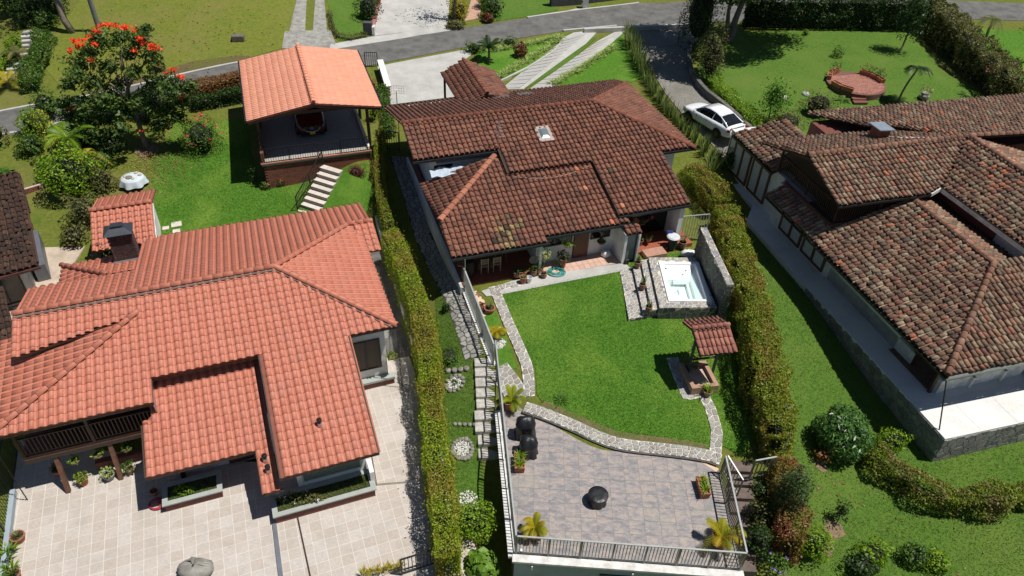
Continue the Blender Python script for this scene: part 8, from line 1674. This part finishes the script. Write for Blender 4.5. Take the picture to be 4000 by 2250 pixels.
# --- lower right
bush('round_shrub', 'big glossy round shrub on the right lawn', 'shrub', gp(3262, 1752), (1.15, 1.15, 1.1), 4200, .22, leaf('glossy_leaf', [(.016, .05, .010), (.035, .09, .018), (.06, .13, .028), (.10, .18, .045)], .2, .3), seed=120, lump=.12, aspect=.28)
C = None; b = gp(3040, 2050); o = thing('cypress', 'narrow dark cypress at the end of the right hedge', 'tree', b); mb = MB(); limb(mb, b, b + [0, 0, 3.2], .07, .02, .02, 1); mb.build('trunk', M_BARKD, o); C, N = blob_pts(b + np.array([.05, .1, 1.6]), (.62, .58, 1.75), 4200, .25, .5, 5, -.98); leafcloud('crown', C, N + np.array([0, 0, .6]), .12, leaf('cypress_leaf', [(.018, .035, .010), (.03, .055, .014), (.05, .08, .02)], .2), o, .3)
bush('lime_shrub', 'lime shrub at the bottom of the right hedge', 'shrub', gp(3160, 2160), (.7, .6, .75), 1300, .11, M_LIME, seed=121); bush('shrub', 'violet flowering plant at the bottom right of the terrace', 'shrub', gp(3010, 2230), (.5, .4, .6), 420, .12, M_GREEN, flowers=(M_VFLOWER, 12, .07), seed=122, core=False)
for k, (u, v, r_, m_, lb) in enumerate(((3400, 2180, .6, M_LIME, 'lime shrub at the bottom edge, left one'), (3560, 2190, .6, M_GREEN, 'green shrub at the bottom edge, middle one'), (3640, 2210, .55, M_LIME, 'lime shrub at the bottom edge, right one'), (3350, 2230, .6, M_DKGREEN, 'dark shrub in the very bottom right corner group'))): bush('shrub', lb, 'shrub', gp(u, v), (r_, r_ * .8, r_ * .7), 800, .12, m_, seed=130 + k, lump=.35)
young('sapling', 'thin sapling in bare soil on the right lawn', gp(3255, 2065), 1.0, (.3, .35, .5), 260, .12, M_DKGREEN, 7, .03, (.35, .5)); young('sapling', 'small dark leaved sapling beside the right hedge', gp(3205, 1805), .6, (.35, .3, .3), 200, .14, M_RUST, 8, .02)
for k, (u, v, r_, m_, lb) in enumerate(((2950, 1960, .45, M_DKGREEN, 'dark low shrub beside the upper side steps'), (2945, 2060, .5, M_OLIVE, 'olive low shrub beside the middle side steps'), (2950, 2150, .5, M_DKGREEN, 'dark low shrub beside the lower side steps'))): bush('shrub', lb, 'shrub', at(u, v, -1.2), (r_, r_ * 1.1, r_ * 1.6), 700, .12, m_, seed=170 + k, lump=.4)
# bottom of the garden strip
bush('lime_shrub', 'bright lime shrub at the end of the garden strip', 'shrub', at(1850, 2075, -1.2), (.95, .8, .8), 2600, .1, M_LIME, seed=140, lump=.22); bush('broadleaf_shrub', 'broad leaved light green shrub at the bottom edge', 'shrub', at(1880, 2235, -1.6), (.62, .55, .6), 420, .32, leaf('hydrangea_leaf', [(.06, .12, .012), (.10, .19, .02), (.14, .25, .03)], .3), seed=141, aspect=.62, spread=.5)
bush('shrub', 'dark small shrub beside the cobbled side path', 'shrub', gp(1745, 1215), (.22, .22, .3), 160, .11, M_DKGREEN, seed=142); bush('shrub', 'low green plants in the upper garden strip', 'shrub', gp(1755, 1400), (.5, .7, .22), 420, .09, M_GREEN, seed=143, lump=.3)
blades(thing('grass_clump', 'single dark grass clump on the main lawn', 'plant', gp(2190, 1565)), 'leaves', gp(2190, 1565), 60, .35, .02, M_GREEN, .6, .7, 3, .15)
o = thing('bromeliads', 'row of yellow bromeliads by the black patio gate', 'plant', at(1480, 2225, ZP)); 
for k in range(7): blades(o, 'rosette', at(1420 + 25 * k, 2240 - 5 * k, ZP + .2), 24, .3, .035, M_YEL, .6, .4, k, .04)
o = thing('corner_plants', 'clump of bright strap leaved plants at the bottom left corner', 'plant', at(20, 2200, ZP))
for k, (u, v) in enumerate(((20, 2190), (45, 2230), (10, 2250), (40, 2150))): blades(o, 'leaves', at(u, v, ZP + .1), 26, .45, .09, M_LIME if k % 2 else M_GREEN, .55, .35, k, .1)
bush('well_plant', 'strappy plant climbing at the back post of the tiled well', 'plant', at(2690, 1440, .5), (.4, .35, .6), 260, .2, M_OLIVE, seed=150, aspect=.2, core=False)
bush('planter_flowers', 'white flowered low planting in the long patio planter', 'plant', LR.w(-1.0, 18.35, -.72), (.9, .25, .22), 500, .09, M_OLIVE, flowers=(M_WFLOWER, 8, .07), seed=151, core=False, stem=False)
tag(grass('planter_grass', 'grass growing in the long patio planter', [LR.w(a, b)[:2] for a, b in ((-1.85, 18.08), (1.6, 18.08), (1.6, 18.7), (-1.85, 18.7))], 1600, M_BLADE2, .1, 0), kind='stuff').location.z += (-.7 - g(*LR.w(0, 18.4)[:2]))
tag(grass('planter_grass', 'grass growing in the small patio planter', [LR.w(a, b)[:2] for a, b in ((-5.78, 19.98), (-4.02, 19.98), (-4.02, 20.6), (-5.78, 20.6))], 900, M_BLADE, .09, 0), kind='stuff').location.z += (-.74 - g(*LR.w(-5, 20.3)[:2]))
bush('planter_plant', 'yellow green plant in the small patio planter', 'plant', LR.w(-5.2, 20.2, -.7), (.4, .22, .16), 200, .08, M_LIME, seed=152, core=False, stem=False)
# --- short grass on the lawns
grass('lawn_grass', 'short lush grass of the main lawn', LAWN, 60000, M_BLADE, .06, .03)
grass('lawn_grass', 'mown grass on the right hand lawn', RLAWN, 52000, M_BLADE2, .07, .03, w=.028)
grass('lawn_grass', 'green grass of the lawn behind the red house', RL, 36000, M_BLADE, .06, .03, w=.028)
grass('lawn_grass', 'grass of the garden strip beside the terrace', STRIP, 14000, M_BLADE2, .06, .03)
# --- fallen leaves
def litter(name, label, pts, n, mat, size=.09, rad=2.0):
    C = []
    for u, v in pts:
        c = gp(u, v); q = RNG.normal(0, rad * .5, (n, 2)) + c[:2]; C.append(np.c_[q, G(q[:, 0], q[:, 1]) + .07])
    C = np.vstack(C); o = leafcloud(name, C, np.tile((0, 0, 1.), (len(C), 1)), size, mat, None, .55, .35); return tag(o, label, 'leaves', kind='stuff')
M_DRY = leaf('dry_leaf', [(.14, .07, .03), (.2, .11, .045), (.25, .16, .06), (.12, .10, .03)], .2)
litter('fallen_leaves', 'dry leaves scattered under the flowering tree', [(600, 600), (680, 620), (560, 660), (640, 560), (660, 690)], 260, M_DRY, .1, 1.8)
litter('fallen_leaves', 'yellow leaves specking the hill lawn across the street', [(600, 60), (850, 40), (1000, 120), (700, 180), (500, 200), (900, 190)], 60, M_DRY, .16, 6.0)
litter('fallen_leaves', 'scattered dry leaves on the right lawn', [(3250, 1900), (3200, 1800), (3500, 2000), (3700, 2100)], 14, M_DRY, .13, 2.0)
for q0, q1, lb in ((LR.w(-10.95, 22.1, 2.4), LR.w(-10.95, 22.1, ZP), 'thin rain chain hanging from the left corner of the red roof'), (LR.w(4.15, 23.12, 2.7), LR.w(4.15, 23.12, ZP + .14), 'thin rain chain hanging from the right corner of the red roof')):
    ch_ = thing('rain_chain', lb, 'rain chain', q1); n_ = 26; mb = MB()
    for k in range(n_): c = q0 + (q1 - q0) * (k + .5) / n_; mb.box(c, (.05, .018, .11) if k % 2 else (.018, .05, .11))
    mb.build('links', M_BLACK, ch_)
